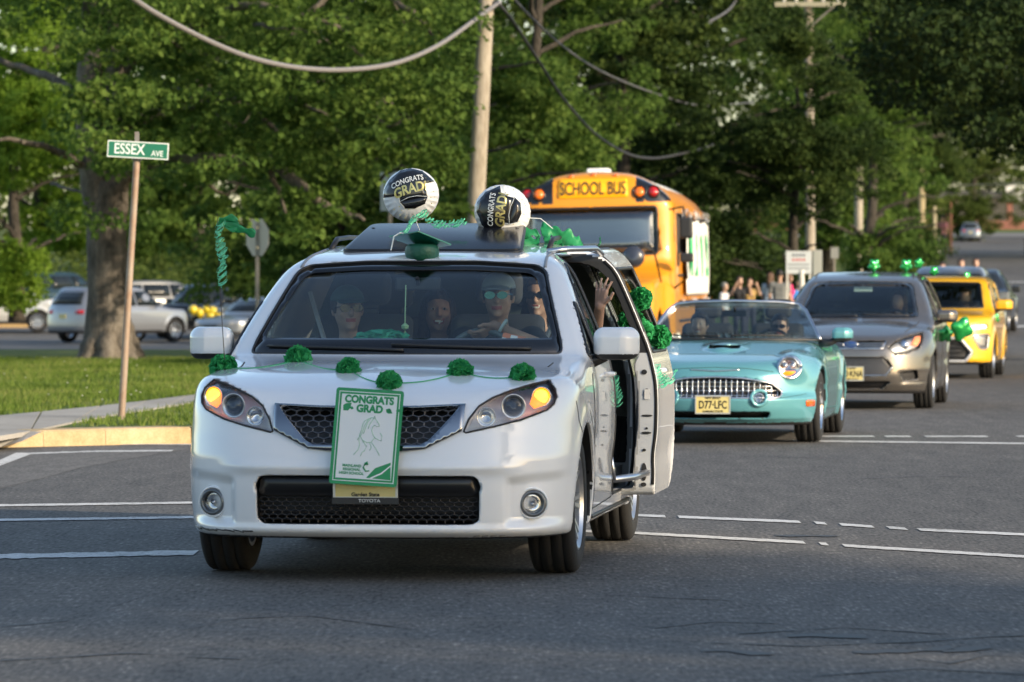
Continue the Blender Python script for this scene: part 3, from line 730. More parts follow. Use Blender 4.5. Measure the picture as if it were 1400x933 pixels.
v_ws_in = rounded([(-.755, 1.185), (.755, 1.185), (.745, 1.22), (.625, 1.50), (.58, 1.525), (.3, 1.54), (-.3, 1.54), (-.58, 1.525), (-.625, 1.50), (-.745, 1.22)], .05)
v_fd = rounded([(1.92, 1.09), (2.0, 1.36), (2.13, 1.50), (2.40, 1.575), (2.42, 1.56), (2.42, 1.075)], .04)
v_qw = rounded([(1.50, 1.09), (1.86, 1.38), (1.86, 1.09)], .03)
v_rq = rounded([(3.72, 1.08), (3.70, 1.55), (4.4, 1.56), (4.72, 1.50), (4.82, 1.14)], .06)
v_door = rounded([(2.50, .33), (2.50, 1.62), (3.62, 1.63), (3.62, .75), (3.50, .33)], .07)
v_dwin = rounded([(2.58, 1.09), (2.58, 1.55), (3.53, 1.56), (3.53, 1.09)], .05)
v_hl = [(-.845, .984), (-.882, .945), (-.893, .905), (-.885, .872), (-.855, .842), (-.74, .797), (-.62, .766), (-.485, .736), (-.474, .742), (-.495, .800), (-.54, .865), (-.60, .905), (-.68, .938), (-.76, .964)]

v_gr = [(-.45, .860), (-.25, .850), (0, .847), (.25, .850), (.45, .860), (.42, .82), (.305, .695), (.265, .675), (0, .667), (-.265, .675), (-.305, .695), (-.42, .82)]
v_grc = [(-.475, .868), (-.25, .858), (0, .855), (.25, .858), (.475, .868), (.47, .80), (.465, .742), (.36, .69), (.29, .655), (.2, .645), (0, .642), (-.2, .645), (-.29, .655), (-.36, .69), (-.465, .742), (-.47, .80)]
v_in = rounded([(-.545, .515), (-.56, .47), (-.552, .44), (-.552, .31), (-.52, .285), (.52, .285), (.552, .31), (.552, .44), (.56, .47), (.545, .515), (.50, .525), (-.50, .525)], .02)
v_roof = rounded([(-.42, 2.5), (.42, 2.5), (.42, 3.15), (-.42, 3.15)], .06)
VB = body_field(VP, VF, [('f', v_ws, 2.6), ('s', v_fd, .35), ('s', v_qw, .45), ('s', v_rq, .35), ('s+', v_door, .45), ('pf', v_hl, .10), ('pf', mirror(v_hl), .10), ('pf', v_gr, .06), ('pf', v_in, .10), ('t', v_roof, 1.5)])
def van_pick(c):
    d = VF(*c.T); m = np.zeros(len(c), int); m[d < -.02] = 1
    m[(d < -.02) & (c[:, 1] < 1.25)] = 2
    m[(c[:, 2] < .31) & (c[:, 1] > .5) & (d < -.01)] = 2
    m[(c[:, 2] < .222)] = 2
    lp_ = PolyS(v_hl)
    m[(lp_(-np.abs(c[:, 0]), c[:, 2]) < .01) & (c[:, 1] < 1.1) & (d < -.012)] = 3
    for wy in (.96, 3.99): m[(np.hypot(c[:, 1] - wy, c[:, 2] - .355) < .42) & (d < -.012)] = 2
    return m
vbody = net_obj('body', VB, (-1.08, -.12, .1), (1.08, 5.2, 1.85), .0135, [WHITE, TRIM, BLK, mat('lamp_bowl', (.82, .83, .85), .4, .0)], van, van_pick, ne=.006)
ws = patch('windshield', VF, v_ws, 'f', GLASS, van, off=-.004, thick=.006, step=.06)
patch('windshield_border', VF, v_ws, 'f', BLKG, ws, off=-.0005, thick=.003, step=.05, hole=v_ws_in)
strip('windshield_seal', VF, v_ws, 'f', BLK, ws, r=.007, closed=True)
wipers(van, VF, [[(-.72, 1.13), (-.2, 1.118), (.02, 1.11)], [(-.05, 1.14), (.4, 1.125), (.66, 1.118)]])
for s, nm in ((1, ''), (-1, '')):
    patch('side_window', VF, v_fd, 's', GLASS, van, off=-.006, sign=s, step=.07); patch('quarter_window', VF, v_qw, 's', GLASSD, van, off=-.006, sign=s, step=.07)
    patch('rear_side_window', VF, v_rq, 's', GLASSD, van, off=-.006, sign=s, step=.08)
    for w_ in (v_fd, v_qw, v_rq): strip('window_trim', VF, w_, 's', BLK, van, r=.009, closed=True, sign=s, step=.06)
    # seams: bonnet edge, roof ditch, doors
    strip('bonnet_seam', VF, [(s * .79, .97), (s * .80, 1.12)], 't', SEAM, van, r=.004, step=.02)
    strip('roof_ditch', VF, [(s * .655, 2.06), (s * .64, 2.3), (s * .63, 3.2), (s * .62, 4.7)], 't', mat('ditch', (.25, .26, .28), .5), van, r=.009)
    strip('door_seam', VF, [(1.48, 1.0), (1.40, .95), (1.42, .4), (1.5, .3)], 's', SEAM, van, r=.0035, sign=s)
    strip('door_seam', VF, [(2.46, 1.58), (2.46, .32), (1.5, .3)], 's', SEAM, van, r=.0035, sign=s)
    strip('bumper_seam', VF, [(.62, .88), (.66, .78), (.72, .72)], 's', SEAM, van, r=.003, sign=s)
    strip('sill_trim', VF, [(1.45, .26), (3.5, .26)], 's', BLK, van, r=.012, sign=s)
strip('bonnet_front_seam', VF, [(-.475, .873), (-.25, .863), (0, .86), (.25, .863), (.475, .873)], 'f', SEAM, van, r=.0035)
# grille
patch('grille_surround', VF, v_grc, 'f', mat('grille_chrome', (.30, .31, .33), .05, 1), van, off=.014, thick=.02, step=.018, hole=v_gr)
b = MB(); cw, ch = .060, .036
pts3 = []
def _hex(F0, poly, cw, ch, off, r, name, m, parent):
    segs = []; lo = np.min(poly, 0); hi = np.max(poly, 0)
    for j in range(int((hi[1] - lo[1]) / (ch * .75)) + 2):
        for i in range(int((hi[0] - lo[0]) / cw) + 2):
            cx = lo[0] + (i + .5 * (j % 2)) * cw; cz = lo[1] + j * ch * .75
            v = [(cx + cw / 2, cz - ch / 4), (cx + cw / 2, cz + ch / 4), (cx, cz + ch / 2), (cx - cw / 2, cz + ch / 4)]
            segs += [(v[0], v[1]), (v[1], v[2]), (v[2], v[3])]
    mid = np.array([((a[0] + c[0]) / 2, (a[1] + c[1]) / 2) for a, c in segs]); d = poly_sdf(mid[:, 0], mid[:, 1], poly)
    segs = [s for s, q in zip(segs, d) if q < .004]
    A = project(F0, [s[0] for s in segs], 'f'); B = project(F0, [s[1] for s in segs], 'f'); o = MB()
    for a, c in zip(A, B):
        a = a + [0, off, 0]; c = c + [0, off, 0]; o.tube([a, c], r, 4, cap=False)
    return tag(o.build(name, m, parent), kind='stuff')
_hex(VF, v_gr, .058, .036, .018, .0045, 'grille_mesh', mat('grille_grey', (.10, .10, .11), .3, .4), van)
_hex(VF, [(-.54, .30), (.54, .30), (.54, .42), (-.54, .42)], .045, .028, .03, .004, 'intake_mesh', BLK, van)
patch('intake_bar', VF, rounded([(-.535, .515), (-.55, .44), (-.53, .425), (.53, .425), (.55, .44), (.535, .515)], .02), 'f', mat('intake_black', (.012, .012, .013), .3), van, off=-.02, thick=.02)
# headlights
REFL = mat('reflector', (.7, .7, .72), .16, 1); HOUS = mat('lamp_housing', (.12, .12, .125), .35, .5)
for s in (1, -1):
    poly = mirror(v_hl) if s > 0 else v_hl
    hl = patch('headlight', VF, poly, 'f', LENS, van, off=-.001, thick=.005, step=.03)
    strip('lamp_seal', VF, poly, 'f', SEAM, hl, r=.005, closed=True, off=.001, step=.015)
    def lampbit(px, pz, rad, dep, m, name, prof=None, off=.04):
        P = project(VF, [(s * px, pz)], 'f')[0]
        M = Matrix.Translation((P[0], P[1] + off, P[2])) @ Matrix.Rotation(s * R(12), 4, 'Z') @ Matrix.Rotation(R(90), 4, 'X')
        q = MB(); q.lathe(prof or [(0, -dep), (rad * .5, -dep * .8), (rad * .85, -dep * .4), (rad, 0), (rad * .96, .004), (rad * .8, -dep * .35), (rad * .45, -dep * .75), (0, -dep * .9)], 28, 0, M)
        return q.build(name, m, hl, smooth=True)
    lampbit(.70, .862, .062, .03, SATIN, 'projector_ring', off=.03)
    lampbit(.70, .862, .048, .03, glass_mat('projector_lens', (.35, .37, .4)) if False else BLKG, 'projector', [(0, .012), (.02, .011), (.036, .005), (.047, -.006), (.049, -.03), (0, -.03)], off=.035)
    lampbit(.575, .812, .048, .04, REFL, 'reflector', off=.03)
    lampbit(.825, .908, .050, .04, REFL, 'signal_reflector', off=.02)
    lampbit(.825, .908, .028, .02, AMBERH, 'signal_bulb', [(0, .01), (.02, .008), (.034, -.004), (.036, -.012), (0, -.012)], off=.015)
    patch('signal_glow', VF, [(s * a, c) for a, c in ((-.872, .925), (-.862, .875), (-.81, .858), (-.785, .885), (-.79, .935), (-.825, .960), (-.86, .948))][::-s], 'f', AMBER, hl, off=-.020, thick=.003, step=.03)
# fog lamps
for s in (1, -1):
    P = project(VF, [(s * .80, .385)], 'f')[0]; M = Matrix.Translation((P[0], P[1] - .026, P[2])) @ Matrix.Rotation(s * R(16), 4, 'Z') @ Matrix.Rotation(R(90), 4, 'X')
    q = MB(); q.lathe([(.047, -.05), (.047, .006), (.052, .014), (.060, .014), (.066, .006), (.068, -.05)], 36, 0, M, close=True); fg = q.build('fog_lamp', mat('fog_bezel', (.16, .17, .18), .3, .6), van, smooth=True)
    q = MB(); q.lathe([(0, -.03), (.02, -.028), (.046, -.004), (.047, -.006), (.02, -.034), (0, -.036)], 28, 0, M); q.build('fog_reflector', REFL, fg, smooth=True)
    q = MB(); q.lathe([(0, .004), (.03, .002), (.047, -.003), (.047, -.006), (0, 0)], 28, 0, M); q.build('fog_lens', LENS, fg, smooth=True)
    q = MB(); q.lathe([(0, -.02), (.012, -.018), (.013, -.002), (0, 0)], 16, 0, M); q.build('fog_bulb', SATIN, fg, smooth=True)
    q = MB(); q.lathe([(.0675, -.04), (.0675, .003), (.075, .006), (.079, -.004), (.079, -.04)], 36, 0, M, close=True); q.build('fog_surround', WHITE, fg, smooth=True)
put_wheels(van, VP, .355, .235, .245, 7, steer=0, vout=.955)
# underside, cabin, seats
b = MB(); b.box((-.62, .4, .20), (.62, 4.9, .30)); b.build('underbody', BLK, van)
dash = net_obj('dashboard', lambda x, y, z: smax(boxd(x, y, z, (0, 1.62, .83), (.83, .33, .26), .07), z - 1.07 + .12 * (y - 1.4), .04), (-.9, 1.2, .5), (.9, 2.0, 1.15), .025, mat('dash', (.035, .037, .04), .6), van)
steering_wheel(van, .32, 1.98, 1.045, .19, mat('wheel_rim', (.14, .17, .17), .5))
seat(van, 'front_seat', -.42, 2.42, .62, .52, .60); seat(van, 'front_seat', .31, 2.42, .62, .52, .60)
seat(van, 'middle_seat', -.42, 3.35, .62, .5, .58); seat(van, 'middle_seat', .42, 3.35, .62, .5, .58)
seat(van, 'rear_bench', 0, 4.25, .62, 1.2, .55, head=False)
b = MB(); b.tube([(0, 1.83, 1.50), (0, 1.87, 1.46)], .012, 8); b.box((-.12, 1.86, 1.43), (.12, 1.89, 1.50)); b.build('rear_view_mirror', BLK, van, bevel=.01)
side_mirror(van, .955, 1.66, 1.155, .10, WHITE, sgn=1); side_mirror(van, -.955, 1.66, 1.155, .10, WHITE, sgn=-1)
for s in (-1, 1): q = MB(); q.tube([(s * .70, 2.62, 1.42), (s * .64, 2.56, 1.25), (s * .55, 2.45, 1.02)], [.014, .014, .014], 5); q.build('seat_belt', mat('belt_pale', (.45, .46, .46), .7), van)
# sliding door, slid back and out
SD = Vector((.185, .52, 0))
def doorF(x, y, z):
    f0 = VF(x, y, z); f = smax(f0, -(f0 + .115 - .05 * sstep(1.0, 1.1, z)), .02); f = np.maximum(f, dpoly(y, z)); f = np.maximum(f, -x + .3)
    return np.maximum(f, -dwin(y, z))
dpoly = PolyS(rounded([(2.51, .30), (2.51, 1.66), (3.61, 1.67), (3.61, .76), (3.50, .30)], .07)); dwin = PolyS(v_dwin)
def door_pick(c):
    d = VF(*c.T); m = np.zeros(len(c), int); m[d < -.012] = 1; m[(d < -.10)] = 2; m[(d < -.012) & (c[:, 2] > 1.08)] = 3; return m
dr = net_obj('sliding_door', doorF, (.3, 2.4, .2), (1.08, 3.75, 1.8), .011, [WHITE, mat('door_edge', (.55, .58, .62), .4, coat=.5), mat('door_card', (.36, .37, .38), .7), BLK], van, door_pick)
dr.location = SD
patch('door_window', VF, v_dwin, 's', GLASS, dr, off=-.012, step=.08)
strip('window_trim', VF, v_dwin, 's', BLK, dr, r=.011, closed=True, step=.05, off=-.004)
sl = []
for z_ in np.linspace(.36, 1.6, 30): sl.append((2.512, z_))
strip('door_seal', VF, sl, 's', RUB, dr, r=.010, off=-.012)
q = MB()
for zz, hw, hh in ((.98, .012, .014), (.86, .014, .03), (.74, .024, .006), (.67, .006, .006), (.645, .022, .007), (.55, .008, .008), (.43, .012, .05), (.36, .012, .012)):
    w_ = float(VF(np.array([0.0]), np.array([2.6]), np.array([zz]))[0]); P = project(VF, [(2.6, zz)], 's')[0]
    q.lathe([(0, 0), (0, .004), (1, .004), (1, 0)], 14, 0, Matrix.Translation((P[0] - .062, 2.509, zz)) @ Matrix.Rotation(R(90), 4, 'X') @ Matrix.Diagonal((hw * 1.3, hh, 1, 1)))
tag(q.build('latch_hole', BLK, dr), kind='stuff')
q = MB(); P = project(VF, [(2.6, .86)], 's')[0]; q.box((P[0] - .075, 2.503, .83), (P[0] - .045, 2.507, .885)); q.build('door_sticker', mat('sticker_white', (.7, .7, .7), .6), dr)
q = MB(); P = project(VF, [(2.8, 1.0)], 's')[0]; q.tube([(P[0] + .01, 2.68, .985), (P[0] + .035, 2.72, .985), (P[0] + .035, 2.86, .985), (P[0] + .01, 2.9, .985)], .013, 8); q.build('door_handle', WHITE, dr, smooth=True)
for a_, z_ in (((.80, 2.62, .40), .40),):
    q = MB(); q.tube([(.72, 2.60, z_), (.93, 2.62, z_), (1.05, 2.80, z_ + .01), (1.13, 3.10, z_ + .03)], .02, 8); q.tube([(.74, 2.58, z_ + .12), (.96, 2.6, z_ + .12), (.97, 2.6, z_)], .014, 8); q.build('door_arm', SATIN, van, smooth=True)
q = MB(); q.tube([(.62, 2.52, 1.64), (.72, 2.60, 1.655), (.84, 2.9, 1.66), (.86, 3.05, 1.63)], .016, 8); q.build('door_roller_arm', SATIN, van, smooth=True)
b = MB(); b.box((.60, 2.45, .38), (.93, 3.6, .452)); b.build('door_step', TRIM, van)
q = MB(); P = project(VF, [(2.2, .98)], 's')[0]; q.tube([(P[0] - .005, 2.10, .985), (P[0] + .03, 2.14, .985), (P[0] + .03, 2.28, .985), (P[0] - .005, 2.32, .985)], .013, 8); q.build('door_handle', WHITE, van, smooth=True)
strip('door_opening_seal', VF, v_door, 's', BLK, van, r=.008, closed=True, step=.03, off=-.004)
strip('door_edge_seal', VF, [(2.53, 1.2), (2.53, 1.60), (2.60, 1.655), (3.3, 1.665)], 's', BLK, dr, r=.013, step=.03, off=-.006)
# raised glass sunroof panel
q = MB(); Mx = Matrix.Translation((0, 2.40, 1.632)) @ Matrix.Rotation(R(12.0), 4, 'X')
pan = rounded([(-.485, 0), (.485, 0), (.425, .72), (-.425, .72)], .07, 5)
q.prism(pan, 0, .022, Mx); sr = q.build('sunroof_panel', mat('sunroof_glass', (.010, .012, .018), .22, spec=.35), van, auto=40, bevel=.006)
q = MB(); q.tube([Mx @ Vector((*p, .004)) for p in pan + pan[:1]], .012, 6); q.build('panel_seal', BLK, sr, smooth=True)
q = MB(); q.tube([(-.40, 2.95, 1.66), (-.40, 2.97, 1.775)], .012, 6); q.build('panel_arm', BLK, sr)
q = MB(); q.tube([(.40, 2.95, 1.66), (.40, 2.97, 1.775)], .012, 6); q.build('panel_arm', BLK, sr)
g_s = random.Random(5)
for k in range(7):
    x0 = -.93 + k * .05; strip('scuff_mark', VF, [(x0, .250 + g_s.uniform(-.008, .006)), (x0 + .03, .246), (x0 + .055, .243 + g_s.uniform(-.004, .004))], 'f', BLK, van, r=.003 + g_s.uniform(0, .002), off=-.0005, step=.015)
for k in range(4):
    x0 = .52 + k * .04; strip('scuff_mark', VF, [(x0, .228), (x0 + .03, .230)], 'f', BLK, van, r=.0025, off=-.0005, step=.015)
# roof rails
for s in (1, -1):
    P = project(VF, [(s * .60, y_) for y_ in (2.75, 2.95, 3.4, 3.9, 4.3, 4.5)], 't'); P[1:-1, 2] += .045
    q = MB(); q.tube([tuple(p) for p in P], [.016, .014, .013, .013, .014, .016], 8); q.build('roof_rail', BLK, van, smooth=True)
# ================================================================== turquoise roadster
TEAL = paint('turquoise_paint', (.11, .335, .385), .26, .25)
tb = empty('roadster', (1.834, 43.08, 0), R(-8.0), 'turquoise open-top roadster with round lamps, chrome egg-crate grille and yellow number plate', 'sports car')
def tb_extra(x, y, z, ax):
    a = .010 * np.exp(-((z - .50) / .05) ** 2)
    b = -.035 * sstep(.40, .44, .90 - z * 1.0 - .02) * 0 - .03 * (1 - sstep(.41, .45, z)) * sstep(.2, .24, z) * 1.0
    return a, b
TP = dict(top=[(-.1, .66), (.03, .70), (.2, .745), (.5, .80), (1.0, .865), (1.5, .93), (1.75, .945), (3.0, .93), (3.6, .95), (4.3, .90), (4.8, .80)],
    width=[(0, .80), (.18, .86), (.35, .905), (.5, .915), (.65, .91), (.8, .885), (.9, .845), (1.0, .78)], plan=[(-.2, .93), (.5, .985), (1.2, 1), (3.6, 1), (4.8, .92)],
    nose=[(0, .16), (.17, .10), (.24, .05), (.34, .0), (.42, -.01), (.47, .03), (.62, .05), (.70, .09), (.8, .22), (1.0, .4)], tail=[(0, 4.5), (.4, 4.7), (.8, 4.72), (1, 4.6)],
    bottom=[(-.2, .18), (.6, .17), (4.2, .18), (5, .3)], wbow=[(0, 0), (6, 0)], ktop=[(0, .14), (1.5, .16), (5, .16)], crown=[(0, .05), (1.0, .05), (6, .03)],
    nbow=(.62, 3.0), tbow=(.35, 3), wheels=[(.94, .335), (3.66, .335)], arch=.37, cabin=(9, 9, 9), extra=tb_extra, flare=.02)
TF0 = make_field(TP)
def TFf(x, y, z):   # scoop hump, headlamp bulges
    f = TF0(x, y, z)
    f = smin(f, ell(x, y, z, (0, 1.15, .83), (.22, .42, .085)), .05)
    for s in (-1, 1): f = smin(f, ell(x, y, z, (s * .66, .75, .69), (.145, .55, .155)), .06)
    return f
t_gr = rounded([(-.60, .475), (-.50, .56), (-.25, .605), (0, .615), (.25, .605), (.50, .56), (.60, .475), (.58, .425), (-.58, .425)], .03)
t_in = rounded([(-.50, .30), (.50, .30), (.47, .245), (-.47, .245)], .02)
t_ck = rounded([(-.70, 1.9), (.70, 1.9), (.68, 2.9), (.60, 3.05), (-.60, 3.05), (-.68, 2.9)], .08)
circ = lambda cx, cz, a, b_, n=28: [(cx + a * math.cos(2 * math.pi * k / n), cz + b_ * math.sin(2 * math.pi * k / n)) for k in range(n)]
t_hl = [circ(s * .66, .70, .098, .098) for s in (-1, 1)]
t_fg = [circ(s * .40, .425, .052, .052) for s in (-1, 1)]
t_scoop = rounded([(-.15, .872), (.15, .872), (.12, .90), (-.12, .90)], .015)
TBo = body_field(TP, TFf, [('t', t_ck, .45), ('pf', t_gr, .06), ('pf', t_in, .08)] + [('pf', q, .08) for q in t_hl] + [('pf', q, .05) for q in t_fg])
def TBd(x, y, z): return np.maximum(TBo(x, y, z), -boxd(x, y, z, (0, .93, .875), (.145, .14, .013), .01))
def tpick(c):
    d = TFf(*c.T); m = np.zeros(len(c), int); m[d < -.02] = 2; m[(d < -.03) & (c[:, 1] > 1.5) & (c[:, 1] < 3.3)] = 1; m[c[:, 2] < .20] = 2; return m
net_obj('body', TBd, (-1.0, -.1, .1), (1.0, 4.9, 1.1), .0185, [TEAL, DARKC, BLK], tb, tpick, ne=.008)
def WSF(x, y, z): # windshield surface: leaning curved sheet body
    return (1.55 + .25 * (x / .8) ** 2 + (z - .95) * 1.75) * -1 / 2.0 + y * -.5 * -1 * -1 if False else ((1.50 + .34 * (x / .8) ** 2 + (z - .93) * 1.75) - y) / 2.0
t_ws = [(-.82, .93), (-.66, 1.20), (-.58, 1.265), (-.4, 1.285), (0, 1.295), (.4, 1.285), (.58, 1.265), (.66, 1.20), (.82, .93), (.4, .935), (0, .94), (-.4, .935)]
g_ = patch('windshield', WSF, t_ws, 'f', glass_mat('roadster_glass', (.42, .52, .54), .8), tb, off=0, thick=.006, step=.08)
strip('windshield_frame', WSF, t_ws[:9], 'f', SATIN, g_, r=.019, step=.05, off=0)
strip('cowl_trim', WSF, [(-.82, .93), (-.4, .935), (0, .94), (.4, .935), (.82, .93)], 'f', BLK, g_, r=.014, step=.05, off=0)
strip('wiper', WSF, [(-.55, .965), (-.1, .96)], 'f', BLK, tb, r=.009, off=.012); strip('wiper', WSF, [(.0, .965), (.5, .965)], 'f', BLK, tb, r=.009, off=.012)
# egg crate grille: bars one by one
for x_ in np.linspace(-.56, .56, 23):
    h0 = np.interp(abs(x_), [0, .25, .5, .6], [.612, .602, .555, .475])
    strip('grille_bar', TFf, [(x_, .428), (x_, h0 - .004)], 'f', CHR, tb, r=.0045, off=-.004, n=5)
for z_ in (.455, .492, .53, .568):
    xe = np.interp(z_, [.475, .555, .605], [.59, .50, .25]); strip('grille_bar', TFf, [(-xe, z_), (xe, z_)], 'f', CHR, tb, r=.0042, off=-.010, n=5)
strip('grille_rim', TFf, t_gr, 'f', CHR, tb, r=.011, closed=True, step=.04)
strip('bonnet_emblem', TFf, [(-.22, .677), (-.06, .668), (0, .664), (.06, .668), (.22, .677)], 'f', SATIN, tb, r=.008, off=.004)
strip('bonnet_seam', TFf, [(-.52, .66), (-.3, .69), (0, .70), (.3, .69), (.52, .66)], 'f', mat('teal_seam', (.02, .08, .08), .6), tb, r=.004)
for k, s in enumerate((-1, 1)):
    hl = patch('headlight', TFf, t_hl[k], 'f', LENS, tb, off=.006, thick=.005, step=.03)
    strip('headlight_ring', TFf, t_hl[k], 'f', CHR, hl, r=.013, closed=True, off=.002)
    P = project(TFf, [(s * .66, .70)], 'f')[0]; M = Matrix.Translation((P[0], P[1] + .03, P[2])) @ Matrix.Rotation(s * R(12), 4, 'Z') @ Matrix.Rotation(R(90), 4, 'X')
    q = MB(); q.lathe([(0, -.05), (.05, -.045), (.09, -.01), (.095, .0), (.09, .0), (.05, -.04), (0, -.045)], 24, 0, M); q.build('reflector', REFL, hl, smooth=True)
    for dx in (-.035, .035):
        q = MB(); q.lathe([(0, .012), (.02, .01), (.028, -.02), (0, -.02)], 16, 0, M @ Matrix.Translation((dx, .02, 0))); q.build('lamp_bulb', SATIN, hl, smooth=True)
    patch('signal_glow', TFf, [(s * .66 + .09 * math.cos(t), .70 + .09 * math.sin(t)) for t in np.linspace(R(205), R(335), 12)], 'f', AMBER, hl, off=-.004, thick=.006, step=.03)
    fgo = patch('fog_lamp', TFf, t_fg[k], 'f', LENS, tb, off=.008, thick=.004, step=.02)
    strip('fog_ring', TFf, circ(s * .40, .425, .065, .065), 'f', TEAL, fgo, r=.018, closed=True, off=.010)
    P = project(TFf, [(s * .40, .425)], 'f')[0]; q = MB(); q.lathe([(0, -.03), (.03, -.025), (.048, .0), (.03, -.02), (0, -.026)], 20, 0, Matrix.Translation(P + [0, .012, 0]) @ Matrix.Rotation(R(90), 4, 'X')); q.build('fog_reflector', REFL, fgo, smooth=True)
    patch('side_marker', TFf, rounded([(s * .80, .40), (s * .87, .40), (s * .87, .34), (s * .80, .34)], .015), 'f', mat('orange_marker', (.75, .12, .01), .2, coat=1), tb, off=.006, thick=.008, step=.03)
    strip('door_seam', TFf, [(1.62, .93), (1.60, .30), (2.9, .28), (2.98, .9)], 's', mat('teal_seam'), tb, r=.005, sign=s)
strip('bumper_seam', TFf, [(-.80, .455), (-.62, .425), (.62, .425), (.80, .455)], 'f', mat('teal_seam'), tb, r=.003)
plate(tb, 'D77·LFC', -.01, -.045, .365, 'NEW JERSEY', 'GARDEN STATE')
put_wheels(tb, TP, .335, .235, .23, 9, rimm=CHR)
side_mirror(tb, .93, 1.86, .985, .12, TEAL, w=.2, h=.13, sgn=1); side_mirror(tb, -.93, 1.86, .985, .12, TEAL, w=.2, h=.13, sgn=-1)
seat(tb, 'seat', -.34, 2.45, .48, .5, .52, DARKC, floor=.3); seat(tb, 'seat', .34, 2.45, .48, .5, .52, DARKC, floor=.3)
steering_wheel(tb, .34, 2.12, .86, .18, BLK)
b = MB(); b.box((-.68, 1.86, .5), (.68, 2.02, .90)); b.build('dashboard', BLK, tb, bevel=.03)
b = MB(); b.tube([(0, 1.98, 1.24), (0, 2.02, 1.19)], .01, 6); b.box((-.11, 2.0, 1.15), (.11, 2.03, 1.21)); b.build('rear_view_mirror', BLK, tb, bevel=.01)

# ================================================================== grey hatchback
GREYP = paint('warm_grey_paint', (.18, .165, .15), .25, .7)
gc = empty('hatchback', (3.904, 54.85, 0), R(-8.6), 'warm grey metallic hatchback with green ornaments on its roof, behind the turquoise roadster', 'car')
GP = dict(top=[(-.1, .72), (.05, .80), (.25, .87), (.6, .965), (.95, 1.035), (1.1, 1.09), (1.4, 1.26), (1.75, 1.43), (1.95, 1.51), (2.2, 1.565), (2.7, 1.605), (3.3, 1.595), (4.0, 1.52), (4.5, 1.42)],
    width=[(0, .83), (.2, .86), (.35, .90), (.6, .92), (.85, .918), (1.0, .895), (1.08, .86), (1.25, .80), (1.45, .71), (1.55, .66), (1.7, .58)], plan=[(-.2, .95), (.6, .985), (1.3, 1), (3.4, 1), (4.5, .93)],
    nose=[(0, .16), (.2, .10), (.30, .03), (.42, .0), (.6, .01), (.7, .03), (.80, .08), (.95, .25), (1.1, .45)], tail=[(0, 4.2), (.5, 4.38), (.9, 4.36), (1.1, 4.3), (1.6, 3.95)], bottom=[(-.2, .20), (.6, .18), (4, .19), (5, .3)],
    wbow=[(0, .06), (.6, .15), (1.0, .32), (1.5, .32), (2.0, .2), (2.6, .02), (6, 0)], ktop=[(0, .10), (1.0, .1), (1.3, .06), (2.3, .10), (6, .12)], crown=[(0, .05), (1, .05), (1.3, 0), (2.2, .03), (6, .04)],
    nbow=(.55, 3.2), tbow=(.25, 3), wheels=[(.87, .33), (3.52, .33)], arch=.365, cabin=(1.3, 4.1, .42), shell=.06, flare=.02,
    extra=lambda x, y, z, ax: (.01 * np.exp(-((z - .55) / .06) ** 2), .02 * sstep(.52, .60, ax) * (1 - sstep(.42, .46, z)) * sstep(.28, .32, z)))
GF = make_field(GP)
g_ws = rounded([(-.70, 1.055), (.70, 1.055), (.675, 1.15), (.60, 1.42), (.54, 1.46), (0, 1.475), (-.54, 1.46), (-.60, 1.42), (-.675, 1.15)], .03)
g_ug = rounded([(-.40, .79), (.40, .79), (.36, .705), (-.36, .705)], .02); g_lg = rounded([(-.38, .60), (.38, .60), (.48, .50), (.40, .40), (-.40, .40), (-.48, .50)], .02); g_bi = rounded([(-.45, .33), (.45, .33), (.36, .25), (-.36, .25)], .02)
g_hl = [(.43, .715), (.51, .795), (.65, .85), (.79, .885), (.805, .83), (.775, .715), (.64, .655), (.5, .635)]
g_fs = rounded([(.56, .43), (.74, .46), (.76, .36), (.60, .335)], .02)
g_w1 = rounded([(1.62, 1.07), (1.95, 1.38), (2.35, 1.50), (2.35, 1.06)], .03); g_w2 = rounded([(2.42, 1.06), (2.42, 1.50), (3.2, 1.49), (3.35, 1.1)], .03)
GB = body_field(GP, GF, [('f', g_ws, 2.4), ('s', g_w1, .3), ('s', g_w2, .3), ('pf', g_ug, .05), ('pf', g_lg, .06), ('pf', g_bi, .06), ('pf', g_hl, .08), ('pf', mirror(g_hl), .08), ('pf', g_fs, .05), ('pf', mirror(g_fs), .05)])
def std_pick(Fs, wheels, ra, cab=1.2, zb=.22):
    def pk(c):
        d = Fs(*c.T); m = np.zeros(len(c), int); m[d < -.025] = 1; m[(d < -.025) & (c[:, 1] < cab)] = 2; m[c[:, 2] < zb] = 2
        for wy, wz in wheels: m[(np.hypot(c[:, 1] - wy, c[:, 2] - wz) < ra + .015) & (d < -.012)] = 2
        return m
    return pk
net_obj('body', GB, (-1.0, -.1, .1), (1.0, 4.5, 1.75), .022, [GREYP, DARKC, BLK], gc, std_pick(GF, GP['wheels'], .365), ne=.009)
g_ = patch('windshield', GF, g_ws, 'f', GLASS, gc, off=-.004, thick=.006, step=.08)
g_in = [(x * .93, (z - 1.27) * .86 + 1.28) for x, z in g_ws]; patch('windshield_border', GF, g_ws, 'f', BLKG, g_, off=0, thick=.003, step=.07, hole=g_in)
wipers(gc, GF, [[(-.6, 1.075), (0, 1.065)], [(.05, 1.08), (.6, 1.07)]])
